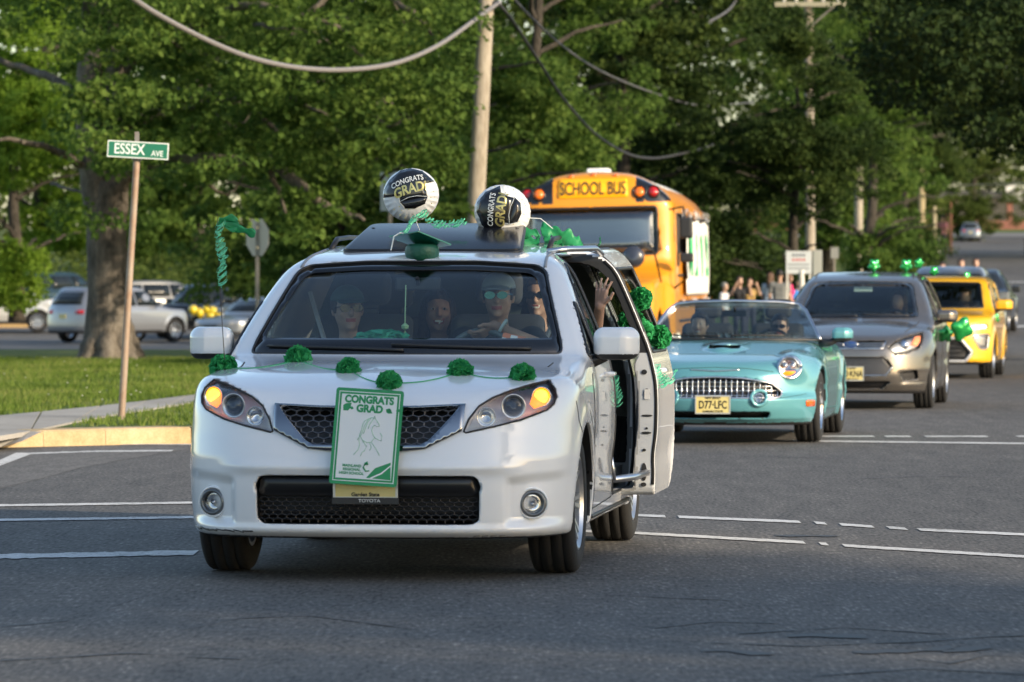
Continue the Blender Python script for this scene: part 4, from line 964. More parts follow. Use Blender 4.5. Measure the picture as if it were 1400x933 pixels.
for s in (1, -1):
    for w_ in (g_w1, g_w2): patch('side_window', GF, w_, 's', GLASSD, gc, off=-.005, sign=s, step=.1); strip('window_trim', GF, w_, 's', BLK, gc, r=.012, closed=True, sign=s, step=.08)
    poly = g_hl if s > 0 else mirror(g_hl); h_ = patch('headlight', GF, poly, 'f', LENS, gc, off=0, thick=.005, step=.05); strip('lamp_seal', GF, poly, 'f', SEAM, h_, r=.005, closed=True)
    patch('reflector', GF, [(x * .96 + s * .02, z * .94 + .045) for x, z in poly], 'f', mat('bright_reflector', (.8, .78, .74), .3, .6), h_, off=-.045, thick=.003, step=.05)
    patch('signal_lamp', GF, [(s * .72, .86), (s * .785, .87), (s * .79, .80), (s * .76, .74), (s * .70, .76)], 'f', mat('signal_orange', (.8, .2, .06), .3, emit=(1, .3, .1), es=.8), h_, off=-.02, thick=.003, step=.05)
    P = project(GF, [(s * .60, .745)], 'f')[0]; q = MB(); q.lathe([(0, .01), (.03, .006), (.055, -.01), (.055, -.03), (0, -.03)], 18, 0, Matrix.Translation(P + [0, .03, 0]) @ Matrix.Rotation(R(90), 4, 'X')); q.build('projector', CHR, h_, smooth=True)
    strip('door_seam', GF, [(1.45, .95), (1.42, .28), (2.38, .26), (2.38, 1.0)], 's', SEAM, gc, r=.005, sign=s)
    strip('bonnet_seam', GF, [(s * .60, .45), (s * .66, .7), (s * .72, 1.1)], 't', SEAM, gc, r=.005)
    strip('roof_ditch', GF, [(s * .585, 2.1), (s * .58, 2.6), (s * .56, 3.9)], 't', SEAM, gc, r=.008)
for z_ in (.775, .748, .72): strip('grille_bar', GF, [(-.38, z_), (.38, z_)], 'f', CHR, gc, r=.006, off=-.012)
strip('grille_rim', GF, [(-.40, .79), (-.36, .705), (.36, .705), (.40, .79)], 'f', CHR, gc, r=.008)
for z_ in np.linspace(.425, .585, 8): xe = np.interp(z_, [.4, .5, .6], [.40, .47, .38]); strip('grille_bar', GF, [(-xe, z_), (xe, z_)], 'f', mat('grille_satin', (.35, .35, .36), .3, .8), gc, r=.005, off=-.02)
strip('grille_rim', GF, [(-.48, .50), (-.40, .40), (.40, .40), (.48, .50)], 'f', CHR, gc, r=.008)
q = MB(); q.lathe([(0, 0), (0, .012), (.055, .010), (.062, 0)], 24, 0, Matrix.Translation(project(GF, [(0, .755)], 'f')[0] + [0, -.012, 0]) @ Matrix.Rotation(R(90), 4, 'X') @ Matrix.Diagonal((1.35, .62, 1, 1)))
bd = q.build('badge', mat('badge_blue', (.02, .06, .22), .25, coat=1), gc, smooth=True)
q = MB(); q.tube([project(GF, [(0, .755)], 'f')[0] + [.084 * math.cos(t), -.02, .039 * math.sin(t)] for t in np.linspace(0, 6.2832, 25)], .004, 6); q.build('badge_ring', CHR, bd)
text('badge_script', 'Ford', .06, CHR, bd, Matrix.Translation(project(GF, [(0, .757)], 'f')[0] + [0, -.026, 0]) @ Matrix.Rotation(R(90), 4, 'X'), shear=.3)
plate(gc, 'D10·KNA', 0, -.05, .42, 'NEW JERSEY', 'GARDEN STATE')
put_wheels(gc, GP, .33, .225, .22, 10)
side_mirror(gc, .90, 1.55, 1.075, .10, GREYP, w=.25, h=.15, sgn=1); side_mirror(gc, -.90, 1.55, 1.075, .10, GREYP, w=.25, h=.15, sgn=-1)
for x_ in (-.36, .36): seat(gc, 'front_seat', x_, 2.3, .52, .5, .56, DARKC, floor=.42)
seat(gc, 'rear_bench', 0, 3.2, .52, 1.1, .5, DARKC, head=False, floor=.42)
b = MB(); b.box((-.75, 1.35, .5), (.75, 1.75, 1.0)); b.build('dashboard', BLK, gc, bevel=.06)
steering_wheel(gc, .36, 1.95, .98, .18, BLK)
b = MB(); b.box((-.11, 1.9, 1.36), (.11, 1.93, 1.42)); b.tube([(0, 1.88, 1.45), (0, 1.9, 1.42)], .01, 6); b.build('rear_view_mirror', mat('mirror_pale', (.45, .55, .5), .3), gc, bevel=.01)

# ================================================================== yellow crossover
YEL = paint('yellow_paint', (.74, .40, .015), .3, .0)
yc = empty('crossover', (6.40, 72.4, 0), R(-9.2), 'yellow boxy crossover with black lower grille and a balloon by its mirror', 'car')
YP = dict(top=[(-.1, .85), (.05, .92), (.3, .98), (.7, 1.02), (.95, 1.055), (1.1, 1.12), (1.4, 1.31), (1.65, 1.45), (1.8, 1.52), (2.1, 1.565), (2.8, 1.58), (3.6, 1.55), (4.2, 1.5)],
    width=[(0, .84), (.2, .87), (.4, .90), (.9, .90), (1.02, .87), (1.1, .84), (1.45, .74), (1.52, .70), (1.7, .64)], plan=[(-.2, .96), (.6, .99), (1.3, 1), (3.4, 1), (4.3, .96)],
    nose=[(0, .12), (.2, .06), (.3, .0), (.6, .0), (.8, .02), (.92, .06), (1.0, .15), (1.2, .3)], tail=[(0, 4.0), (.5, 4.13), (1.1, 4.1), (1.6, 3.95)], bottom=[(-.2, .22), (4, .2), (5, .3)],
    wbow=[(0, .05), (1.0, .25), (1.5, .22), (2.2, .02), (6, 0)], ktop=[(0, .07), (1.3, .05), (2.2, .08), (6, .1)], nbow=(.40, 3.4), tbow=(.2, 3), wheels=[(.82, .335), (3.4, .335)], arch=.375, cabin=(1.3, 3.9, .45), shell=.07, flare=.025)
YF = make_field(YP)
y_ws = rounded([(-.70, 1.075), (.70, 1.075), (.62, 1.44), (.58, 1.465), (0, 1.475), (-.58, 1.465), (-.62, 1.44)], .03)
y_gr = rounded([(-.42, .62), (.42, .62), (.60, .40), (.50, .27), (-.50, .27), (-.60, .40)], .03); y_w1 = rounded([(1.55, 1.08), (1.75, 1.42), (2.3, 1.47), (2.3, 1.07)], .03); y_w2 = rounded([(2.38, 1.07), (2.38, 1.47), (3.4, 1.45), (3.4, 1.1)], .03)
y_sl = rounded([(.42, .80), (.80, .83), (.82, .77), (.44, .735)], .02); y_fl = rounded([(.60, .66), (.84, .68), (.82, .46), (.72, .45)], .04)
YB = body_field(YP, YF, [('f', y_ws, 2.2), ('s', y_w1, .3), ('s', y_w2, .3), ('pf', y_gr, .06), ('pf', y_fl, .05), ('pf', mirror(y_fl), .05), ('pf', y_sl, .05), ('pf', mirror(y_sl), .05)])
net_obj('body', YB, (-1.0, -.1, .1), (1.0, 4.3, 1.7), .03, [YEL, DARKC, BLK], yc, std_pick(YF, YP['wheels'], .375, zb=.26), ne=.012)
g_ = patch('windshield', YF, y_ws, 'f', GLASS, yc, off=-.004, thick=.006, step=.1); strip('windshield_seal', YF, y_ws, 'f', BLK, g_, r=.014, closed=True, step=.06)
for s in (1, -1):
    for w_ in (y_w1, y_w2): patch('side_window', YF, w_, 's', GLASSD, yc, off=-.005, sign=s, step=.12)
    mm = (lambda q: q) if s > 0 else mirror
    patch('headlight', YF, mm(y_sl), 'f', mat('drl_white', (.8, .8, .75), .3, emit=(1, .95, .8), es=1.0), yc, off=-.01, thick=.02, step=.05)
    f_ = patch('fog_cluster', YF, mm(y_fl), 'f', mat('lamp_grey', (.35, .35, .36), .25, .7), yc, off=-.02, thick=.01, step=.05); strip('cluster_rim', YF, mm(y_fl), 'f', SATIN, f_, r=.012, closed=True)
strip('grille_rim', YF, y_gr, 'f', mat('skid_silver', (.5, .5, .5), .4, .5), yc, r=.028, closed=True, step=.05)
for z_ in (.55, .48, .41, .34): strip('grille_bar', YF, [(-.5, z_), (.5, z_)], 'f', BLK, yc, r=.01, off=-.03)
q = MB(); q.box((-.16, -.02, .38), (.16, -.005, .54)); q.build('licence_plate', mat('plate_yellow'), yc)
put_wheels(yc, YP, .335, .22, .22, 5)
side_mirror(yc, .88, 1.5, 1.12, .09, YEL, w=.26, h=.17, sgn=1); side_mirror(yc, -.88, 1.5, 1.12, .09, YEL, w=.26, h=.17, sgn=-1)
for x_ in (-.36, .36): seat(yc, 'front_seat', x_, 2.2, .52, .5, .56, DARKC, floor=.42)
b = MB(); b.box((-.75, 1.35, .5), (.75, 1.72, 1.03)); b.build('dashboard', BLK, yc, bevel=.06)
steering_wheel(yc, .36, 1.9, 1.0, .18, BLK)

# ================================================================== school bus
BUSY = paint('bus_yellow', (.72, .275, .008), .45, coat=.4)
BUS = empty('school_bus', (1.13, 70.4, 0), R(-5.4), 'yellow school bus with SCHOOL BUS header and a white banner along its side windows', 'bus')
BUS.rotation_euler = (0, R(-1.4), R(-5.4)); BUS.location = (1.13, 70.4, 0.0)
BP = dict(top=[(-.2, 1.35), (.1, 1.5), (.5, 1.62), (1.2, 1.74), (1.55, 1.80), (1.6, 1.9), (1.75, 2.7), (1.8, 2.95), (2.0, 3.12), (2.4, 3.16), (10.5, 3.16), (11.2, 3.1)],
    width=[(0, 1.18), (.5, 1.22), (2.55, 1.22), (2.75, 1.16), (2.9, 1.05), (3.3, .7)], plan=[(-.2, .80), (.8, .84), (1.45, .88), (1.62, 1), (11.5, 1)], nose=[(0, .1), (.6, .0), (1.2, .05), (1.45, .2), (1.6, 1.3), (1.8, 1.62), (2.6, 1.72), (2.8, 1.72), (3.3, 2.1)],
    tail=[(0, 11), (3.3, 10.9)], bottom=[(-.2, .45), (12, .45)], wbow=[(0, 0), (12, 0)], ktop=[(0, .2), (1.5, .2), (1.9, .38), (12, .55)], kside=.1, crown=[(0, .1), (1.6, .1), (2.0, .20), (12, .26)], knose=.14,
    nbow=(.22, 3.0), tbow=(.1, 3), wheels=[(.95, .48), (8.2, .48)], arch=.56, cabin=(1.9, 10.6, .9), shell=.09, flare=0)
BF = make_field(BP)
b_ws = rounded([(-1.03, 1.88), (.96, 1.88), (.96, 2.60), (-1.03, 2.60)], .06)
bw_s = [rounded([(2.9 + i * .98, 1.9), (3.75 + i * .98, 1.9), (3.75 + i * .98, 2.5), (2.9 + i * .98, 2.5)], .05) for i in range(8)]
b_cn = rounded([(2.02, 1.9), (2.27, 1.9), (2.27, 2.58), (2.02, 2.58)], .05)
b_dr = rounded([(2.35, 1.7), (2.75, 1.7), (2.75, 2.5), (2.35, 2.5)], .04)
BB = body_field(BP, BF, [('f', b_ws, 3.0), ('s', b_cn, .8), ('s', b_dr, .8)] + [('s', q, .8) for q in bw_s])
def bpick(c):
    d = BF(*c.T); m = np.zeros(len(c), int); m[d < -.045] = 1; m[(d < -.04) & (c[:, 1] < 1.8)] = 2; m[(c[:, 1] > 2.3) & (c[:, 2] > 2.93) & (d > -.04)] = 3
    m[(c[:, 1] < 2.1) & (c[:, 2] > 2.69) & (np.abs(c[:, 0]) > .63) & (d > -.04)] = 2
    return m
net_obj('body', BB, (-1.35, -.2, .3), (1.35, 11.2, 3.4), .042, [BUSY, DARKC, BLKG, mat('bus_roof_white', (.62, .62, .60), .5)], BUS, bpick, ne=.02)
gl = patch('windshield', BF, b_ws, 'f', glass_mat('bus_glass', (.40, .46, .44), 1, .02, 2.3), BUS, off=-.01, thick=.008, step=.15); strip('windshield_seal', BF, b_ws, 'f', BLK, gl, r=.02, closed=True, step=.08)

for s in (1, -1):
    patch('corner_window', BF, b_cn, 's', glass_mat('bus_glass'), BUS, off=-.01, sign=s, step=.15)
    for q in bw_s + [b_dr]: w_ = patch('side_window', BF, q, 's', glass_mat('bus_glass'), BUS, off=-.01, sign=s, step=.25); strip('window_frame', BF, q, 's', BLK, w_, r=.014, closed=True, sign=s, step=.2)
    for z_ in (1.55, 1.15, .85): strip('rub_rail', BF, [(2.5, z_), (10.6, z_)], 's', BLK, BUS, r=.025, sign=s, step=.4)
sgnp = rounded([(-.53, 2.755), (.53, 2.755), (.515, 3.035), (-.515, 3.035)], .03)
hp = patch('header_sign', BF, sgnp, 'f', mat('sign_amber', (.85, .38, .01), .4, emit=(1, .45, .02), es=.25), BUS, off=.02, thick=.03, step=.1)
P = project(BF, [(0, 2.89), (0, 2.8), (0, 2.98)], 'f'); sl_ = math.atan2(P[2][1] - P[1][1], P[2][2] - P[1][2])
text('header_lettering', 'SCHOOL BUS', .30, mat('plate_ink'), hp, Matrix.Translation((0, P[0][1] - .027, 2.89)) @ Matrix.Rotation(R(90) - sl_, 4, 'X'), bold=.002, xs=.56, extrude=.004)
for x_, m_ in ((-1.02, 'r'), (-.83, 'a'), (.70, 'a'), (.91, 'r')):
    P = project(BF, [(x_, 2.83)], 'f')[0]; q = MB(); M = Matrix.Translation(P + [0, -.01, 0]) @ Matrix.Rotation(R(90) - sl_, 4, 'X')
    q.lathe([(0, .045), (.05, .035), (.085, .005), (.085, -.03), (0, -.03)], 20, 0, M)
    w_ = q.build('warning_lamp', mat('lamp_red', (.45, .01, .01), .2, coat=1) if m_ == 'r' else mat('lamp_orange', (.85, .17, .01), .2, coat=1), BUS, smooth=True)
    q = MB(); q.lathe([(.088, .02), (.10, .025), (.112, -.0), (.112, -.03), (.088, -.03)], 20, 0, M, close=True); q.build('lamp_hood', BLKG, w_, smooth=True)
for x_ in (-.34, 0, .34):
    P = project(BF, [(x_, 2.2)], 't')[0]; P = project(BF, [(x_, P[2] - .05)], 'f')[0]; q = MB(); q.lathe([(0, .03), (.05, .02), (.06, -.02), (0, -.02)], 12, 0, Matrix.Translation(P) @ Matrix.Rotation(R(90), 4, 'X') @ Matrix.Diagonal((1, .55, 1, 1))); q.build('clearance_lamp', mat('lamp_orange'), BUS, smooth=True)
q = MB(); q.box((-.20, 3.2, 3.12), (.14, 3.8, 3.24)); q.build('roof_hatch', mat('hatch_white', (.75, .75, .74), .5), BUS, bevel=.03)
# mirrors
q = MB(); q.tube([(.62, .55, 1.55), (.80, .30, 1.95), (.86, .25, 2.0)], .014, 6); q.tube([(1.06, .9, 1.45), (1.0, .4, 1.9), (.86, .25, 2.0)], .014, 6)
ar = q.build('mirror_arm', BLK, BUS, smooth=True)
q = MB(); q.lathe([(0, .05), (.09, .04), (.16, .0), (.165, -.03), (0, -.04)], 24, 0, Matrix.Translation((.70, .2, 1.83)) @ Matrix.Rotation(R(90), 4, 'X')); q.build('crossover_mirror', mat('mirror_dark', (.03, .035, .05), .25, coat=1), BUS, smooth=True)
q = MB(); q.lathe([(0, .05), (.09, .04), (.16, .0), (.165, -.03), (0, -.04)], 24, 0, Matrix.Translation((-.70, .2, 1.83)) @ Matrix.Rotation(R(90), 4, 'X')); q.build('crossover_mirror', mat('mirror_dark'), BUS, smooth=True)
for s in (1, -1):
    q = MB(); q.tube([(s * 1.16, 1.72, 2.55), (s * 1.38, 1.45, 2.58), (s * 1.42, 1.42, 2.35), (s * 1.42, 1.42, 1.5), (s * 1.2, 1.7, 1.35)], .016, 6); ar = q.build('mirror_bracket', BLK, BUS, smooth=True)
    q = MB(); q.box((s * 1.42 - .10, 1.38, 2.10), (s * 1.42 + .10, 1.50, 2.42)); q.build('side_mirror', BLK, ar, bevel=.04)
    q = MB(); q.box((s * 1.42 - .10, 1.38, 1.74), (s * 1.42 + .10, 1.50, 1.88)); q.build('side_mirror', BLK, ar, bevel=.03)
for i in range(4): q = MB(); q.box((.42 + i * .055, -.02 + .0 * i, 1.0), (.45 + i * .055, .06, 1.34)); q.build('grille_slot', BLK, BUS)
q = MB(); q.box((-1.15, -.28, .5), (1.15, -.12, .8)); q.build('bumper', BLK, BUS, bevel=.02)
for s in (1, -1):
    q = MB(); q.lathe([(0, .03), (.09, .02), (.1, -.02), (0, -.02)], 20, 0, Matrix.Translation((s * .78, -.0, 1.02)) @ Matrix.Rotation(R(90), 4, 'X')); q.build('headlight', LENS, BUS, smooth=True)
put_wheels(BUS, BP, .48, .28, .28, 8, vout=1.15)
ban = empty('banner', (0, 0, 0), 0, 'white cloth banner with green letters tied along the windows of the school bus', 'banner')
ban.matrix_world = BUS.matrix_basis.copy()
def cloth(name, u0, u1, z0, z1, xo, m, parent, n=60, k=24, amp=.012):
    U = np.linspace(u0, u1, n); Z = np.linspace(z0, z1, k); V = []
    for i, u in enumerate(U):
        for j, z in enumerate(Z): V.append((xo + amp * math.sin(u * 9 + z * 3) + amp * .6 * math.sin(u * 23 - z * 5), u, z + .02 * math.sin(u * 3) * (j / k)))
    me = np_mesh(name, V, grid_polys(n, k)); o = link_mesh(name, me, m, parent); md = o.modifiers.new('thick', 'SOLIDIFY'); md.thickness = .006; return o
cloth('banner_cloth', 3.6, 10.0, 1.25, 2.42, 1.29, mat('banner_white', (.78, .78, .76), .8, noise=(2, .3, (.70, .72, .70))), ban)
BG = mat('letter_green', (.05, .50, .20), .7)
for i, ch in enumerate('M2021'[0:4]):
    text('banner_letter', ch, .90, BG, ban, Matrix.Translation((1.325, 4.5 + i * 1.5, 1.84)) @ Matrix.Rotation(R(90), 4, 'Z') @ Matrix.Rotation(R(90), 4, 'X'), bold=.03, extrude=.004)
q = MB(); random.seed(4)
for i in range(90): 
    u = 2.5 + i * .088; q.add([Vector((1.30, u, 1.12 + random.uniform(-.05, .06))) + Vector((random.uniform(-.03, .03), random.uniform(-.06, .06), random.uniform(-.06, .06))) for _ in range(3)] * 1, [(0, 1, 2)])
for i in range(90): 
    u = 2.5 + i * .088; q.add([Vector((1.30, u, 2.52 + random.uniform(-.08, .06))) + Vector((random.uniform(-.03, .03), random.uniform(-.06, .06), random.uniform(-.06, .06))) for _ in range(3)] * 1, [(0, 1, 2)])
tag(q.build('tinsel_fringe', mat('tinsel', (.6, .6, .62), .3, .5), ban), kind='stuff')
# ================================================================== trees
BARK = rich('bark', [(.36, (.045, .040, .034)), (.5, (.12, .102, .085)), (.64, (.22, .195, .165))], [(1.2, .35), (7, .35), (30, .3)], .95, 1.0, .05, stretch=(1, 1, .35))
BARKD = rich('dark_bark', [(.36, (.02, .018, .015)), (.6, (.07, .06, .05))], [(2, .5), (14, .5)], .95, .8, .03, stretch=(1, 1, .4))
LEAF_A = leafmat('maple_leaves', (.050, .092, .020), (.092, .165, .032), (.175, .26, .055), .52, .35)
LEAF_B = leafmat('sunlit_leaves', (.11, .20, .022), (.18, .30, .035), (.27, .39, .06), .55, .3)  # brighter greens: sunlight on the far-left trees put into the leaf colour
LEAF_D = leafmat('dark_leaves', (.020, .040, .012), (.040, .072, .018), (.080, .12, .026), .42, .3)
LEAF_F = leafmat('far_leaves', (.045, .075, .018), (.09, .13, .028), (.17, .20, .05), .5, .08)
def leaf_mesh(name, cen, rad, per, size, seed=1, flat=.45, up=.5):
    """cen (n,3) clump centres, rad clump radius: many small folded leaves"""
    g = np.random.default_rng(seed); n = len(cen); k = n * per
    rad = np.broadcast_to(np.asarray(rad, float), (n,)); c = np.repeat(cen, per, 0); rr = np.repeat(rad, per)
    d = g.normal(size=(k, 3)); d /= np.linalg.norm(d, axis=1)[:, None]; u = g.uniform(0, 1, k) ** .45
    p = c + d * (rr * u)[:, None] * np.array([1, 1, flat])
    nrm = g.normal(size=(k, 3)) * .75 + d * .5 + np.array([0, 0, up]); nrm /= np.linalg.norm(nrm, axis=1)[:, None]
    a = g.normal(size=(k, 3)); a -= (a * nrm).sum(1)[:, None] * nrm; a /= np.linalg.norm(a, axis=1)[:, None] + 1e-9; b = np.cross(nrm, a)
    s = size * g.uniform(.6, 1.25, k)[:, None]
    V = np.stack([p, p + a * s * .5 + b * s * .42 + nrm * s * .12, p + a * s, p + a * s * .45 - b * s * .42 + nrm * s * .12], 1).reshape(-1, 3)
    return np_mesh(name, V, np.arange(4 * k).reshape(-1, 4), False)
def limb(mb, pts, r, n=10, seed=0, wob=.03):
    g = random.Random(seed); P = [Vector(p) for p in pts]; out = []; R_ = []
    m = len(P) * 4
    for i in range(m + 1):
        t = i / m * (len(P) - 1); k = min(int(t), len(P) - 2); f = t - k; p0 = P[max(k - 1, 0)]; p1 = P[k]; p2 = P[k + 1]; p3 = P[min(k + 2, len(P) - 1)]
        q = .5 * ((2 * p1) + (p2 - p0) * f + (2 * p0 - 5 * p1 + 4 * p2 - p3) * f * f + (3 * p1 - p0 - 3 * p2 + p3) * f ** 3)
        rr = r[min(k, len(r) - 1)] + (r[min(k + 1, len(r) - 1)] - r[min(k, len(r) - 1)]) * f
        out.append(q + Vector((g.uniform(-wob, wob), g.uniform(-wob, wob), g.uniform(-wob, wob)))); R_.append(rr * (1 + g.uniform(-.02, .02)))
    mb.tube(out, R_, n)
def generic_tree(seed, H, Rc, z0, leaf, size, n_cl=420, per=75, flat=.5, lm=None, bark=BARKD, low_bias=1.0):
    """returns (trunk mesh, crown mesh) about the origin"""
    g = np.random.default_rng(seed); rnd = random.Random(seed)
    tr = MB(); limb(tr, [(0, 0, -.3), (.1, .05, H * .15), (-.1, .1, H * .35), (.15, -.1, H * .6), (0, 0, H * .85)], [.34, .24, .2, .13, .04], 10, seed)
    for k in range(16):
        a = rnd.uniform(0, 6.28); z = rnd.uniform(z0 + .3, H * .75); L = Rc * rnd.uniform(.5, .85)
        limb(tr, [(0, 0, z), (math.cos(a) * L * .5, math.sin(a) * L * .5, z + L * .25), (math.cos(a + .2) * L, math.sin(a + .2) * L, z + L * .35)], [.10, .06, .02], 6, seed + k, .05)
    # lobed crown: lobes then clumps on their shells
    lobes = []
    for k in range(15):
        z = z0 + (H - z0) * (g.uniform(0, 1) ** low_bias); w = np.sin(np.clip((z - z0) / (H - z0), .04, .98) * np.pi) ** .5; a = g.uniform(0, 6.28); rr = Rc * w * g.uniform(.25, .68)
        lobes.append((rr * np.cos(a), rr * np.sin(a), z, Rc * g.uniform(.32, .52)))
    L = np.array(lobes); pick = g.integers(0, len(L), n_cl); d = g.normal(size=(n_cl, 3)); d /= np.linalg.norm(d, axis=1)[:, None]; u = g.uniform(.45, 1.05, n_cl)
    c = L[pick, :3] + d * (L[pick, 3] * u)[:, None] * np.array([1, 1, .8]); c[:, 2] = np.maximum(c[:, 2], z0 - g.uniform(0, .8, n_cl))
    return tr, leaf_mesh('crown', c, g.uniform(.35, .8, n_cl), per, size, seed, flat)
def plant_tree(name, loc, tr, crown, lm, label, rz=0, sc=1, bark=BARKD, group=None):
    r = empty(name, (loc[0], loc[1], zs(loc[0], loc[1]) + (loc[2] if len(loc) > 2 else 0)), rz, label, 'tree', group); r.scale = (sc, sc, sc)
    if isinstance(tr, MB): t = tr.build('trunk', bark, r, smooth=True)
    else: t = link_mesh('trunk', tr, bark, r)
    c = link_mesh('crown', crown, None, r); tag(c, kind='stuff')
    if len(crown.materials) == 0: crown.materials.append(lm)
    else:
        c.material_slots[0].link = 'OBJECT'; c.material_slots[0].material = lm
    return r
# --- the old maple at the left, its limbs traced with their own depths
TY = 83.0
def tp(px, py, dy=0): return Vector(at(px, py, TY + dy)) - Vector((at(150, 490, TY)[0], TY, 0))
tr = MB()
limb(tr, [tp(150, 500), tp(147, 462), tp(148, 400), tp(146, 320), tp(150, 250)], [.50, .42, .37, .35, .31], 18, 1, .008)
for a in range(7):
    t = a * .9 + .2; limb(tr, [(math.cos(t) * .66, math.sin(t) * .66, -.05), (math.cos(t) * .36, math.sin(t) * .36, .30), (math.cos(t) * .2, math.sin(t) * .2, .9)], [.09, .19, .17], 8, a, .02)
limb(tr, [tp(140, 300), tp(128, 220), tp(122, 120), tp(128, 40), tp(120, -60, -.5), tp(100, -200, -1)], [.30, .27, .24, .2, .17, .08], 12, 2, .01)
limb(tr, [tp(152, 290), tp(160, 210), tp(158, 110), tp(150, 30), tp(170, -80, 1), tp(190, -220, 1)], [.30, .22, .18, .15, .12, .06], 12, 3, .01)
limb(tr, [tp(158, 262), tp(178, 232), tp(225, 212), (tp(300, 222, -1)), tp(365, 218, -2), tp(400, 245, -2.5), tp(450, 282, -3), tp(500, 300, -3.5)], [.20, .15, .13, .12, .11, .10, .07, .03], 10, 4)
limb(tr, [tp(160, 190), tp(185, 165), tp(235, 152, 1), tp(290, 128, 1.5), tp(345, 150, 2), tp(390, 190, 2)], [.13, .10, .085, .075, .06, .03], 8, 5)
limb(tr, [tp(235, 152, 1), tp(300, 140, 0), tp(380, 130, -1), tp(450, 160, -2)], [.07, .06, .05, .02], 8, 6)
limb(tr, [tp(160, 110), tp(200, 60), tp(260, 40, -1), tp(330, 10, -2), tp(420, 20, -3), tp(490, 50, -3)], [.12, .10, .09, .07, .05, .02], 8, 7)
limb(tr, [tp(125, 150), tp(80, 110, 1), tp(20, 90, 2), tp(-60, 60, 2)], [.10, .08, .06, .03], 8, 8)
limb(tr, [tp(122, 230), tp(60, 200, -1), tp(0, 190, -2)], [.09, .06, .03], 8, 9)
limb(tr, [tp(355, 218, -2), tp(380, 260, -2), tp(395, 300, -2)], [.05, .035, .015], 6, 10)
limb(tr, [tp(420, 20, -3), tp(480, -20, -3), tp(560, 15, -4), tp(600, 60, -4)], [.06, .06, .045, .02], 8, 11)
for k in range(26):
    x0 = random.uniform(60, 560); y0 = random.uniform(-40, 260); limb(tr, [tp(x0, y0, random.uniform(-3, 3)), tp(x0 + random.uniform(20, 50), y0 + random.uniform(-20, 25), 0), tp(x0 + random.uniform(60, 100), y0 + random.uniform(-30, 50), 0)], [.035, .025, .01], 5, 20 + k, .03)
g = np.random.default_rng(11); cl = []
def dens_a(px, py):  # how leafy that spot of the crown is
    d = 1.0
    if 100 < px < 205 and py > 228: d *= .05
    if 205 <= px < 400 and 235 < py: d *= .35
    if py > 330: d *= .25
    if (315 < px < 392 and py > 262) or (500 < px < 562 and py > 215): d = 0
    if 60 < px < 205 and 40 < py <= 228: d *= .75
    if px < 92: d *= .35 if py < 40 else .0
    return d
while len(cl) < 900:
    px, py, dy = g.uniform(-60, 640), g.uniform(-330, 345), g.uniform(-7, 6)
    if py < 0 and g.uniform() < .35: continue
    lim = 300 + 40 * math.sin(px * .021) + 20 * math.sin(px * .06 + 1)
    if py > lim: continue
    if g.uniform() < dens_a(px, py): cl.append(tp(px, py, dy))
cl = np.array([tuple(c) for c in cl]); crA = leaf_mesh('crown', cl, g.uniform(.3, .75, len(cl)), 78, .125, 12, .34, .7)
plant_tree('maple_tree', (at(150, 490, TY)[0], TY), tr, crA, LEAF_A, 'old maple tree with thick grey trunk and drooping limb on the corner lawn', bark=BARK)
bpy.data.objects['maple_tree'].location.z = 0
# --- generic crowns
G1 = generic_tree(21, 15, 5.2, 1.7, None, .17, 520, 85, .5, low_bias=1.5)
G2 = generic_tree(22, 17, 5.6, 2.0, None, .17, 520, 85, .5, low_bias=1.5)
G3 = generic_tree(23, 13, 4.2, 1.0, None, .16, 460, 85, .5, low_bias=1.4)
def share(G): G_ = list(G); me = G[0].build('trunk_proto', BARKD, smooth=True); m = me.data; bpy.data.objects.remove(me); G_[0] = m; return G_
G1, G2, G3 = share(G1), share(G2), share(G3)
def T(name, px, d, G, lm, label, rz=0, sc=1, dz=0): return plant_tree(name, ((px - 700) * d / FPX, d, dz), G[0], G[1], lm, label, rz, sc)
T('broadleaf_tree', 22, 112, G3, LEAF_B, 'bright green bushy tree at the left edge behind the maple', .4, .62, .9)
T('broadleaf_tree', 560, 100, G1, LEAF_A, 'leafy tree right behind the thick leaning utility pole', 2.0, .95)
T('broadleaf_tree', 730, 108, G2, LEAF_A, 'mid green tree whose lit crown ends above the school bus', 1.1, .72, .6)
T('broadleaf_tree', 400, 118, G2, LEAF_A, 'leafy tree beyond the two octagonal and square sign backs', 4.1, .9)
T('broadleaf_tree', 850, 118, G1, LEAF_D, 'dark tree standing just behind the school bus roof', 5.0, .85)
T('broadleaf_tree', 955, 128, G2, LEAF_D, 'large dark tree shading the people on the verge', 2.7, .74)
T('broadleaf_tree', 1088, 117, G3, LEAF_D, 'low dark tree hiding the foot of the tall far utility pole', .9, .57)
T('broadleaf_tree', 1190, 165, G3, LEAF_A, 'sunlit lower tree behind the grey car roof', 3.3, .82)
T('broadleaf_tree', 1130, 200, G1, LEAF_A, 'pale green tree behind the tall far utility pole', 3.9, 1.25)
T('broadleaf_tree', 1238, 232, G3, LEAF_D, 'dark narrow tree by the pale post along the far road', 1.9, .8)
T('broadleaf_tree', 270, 205, G1, LEAF_A, 'tree behind the parked silver wagon', 1.2, 1.3)
T('broadleaf_tree', 60, 215, G2, LEAF_B, 'large tree beyond the grass bank at the far left', 2.2, 1.3)
T('broadleaf_tree', 1330, 455, G1, LEAF_F, 'far tree over the end of the road left of the brick building', 2.9, 1.3, -1.0)
T('broadleaf_tree', 1240, 400, G2, LEAF_F, 'far tree behind the three roadside posts', .3, 1.3, -.5)
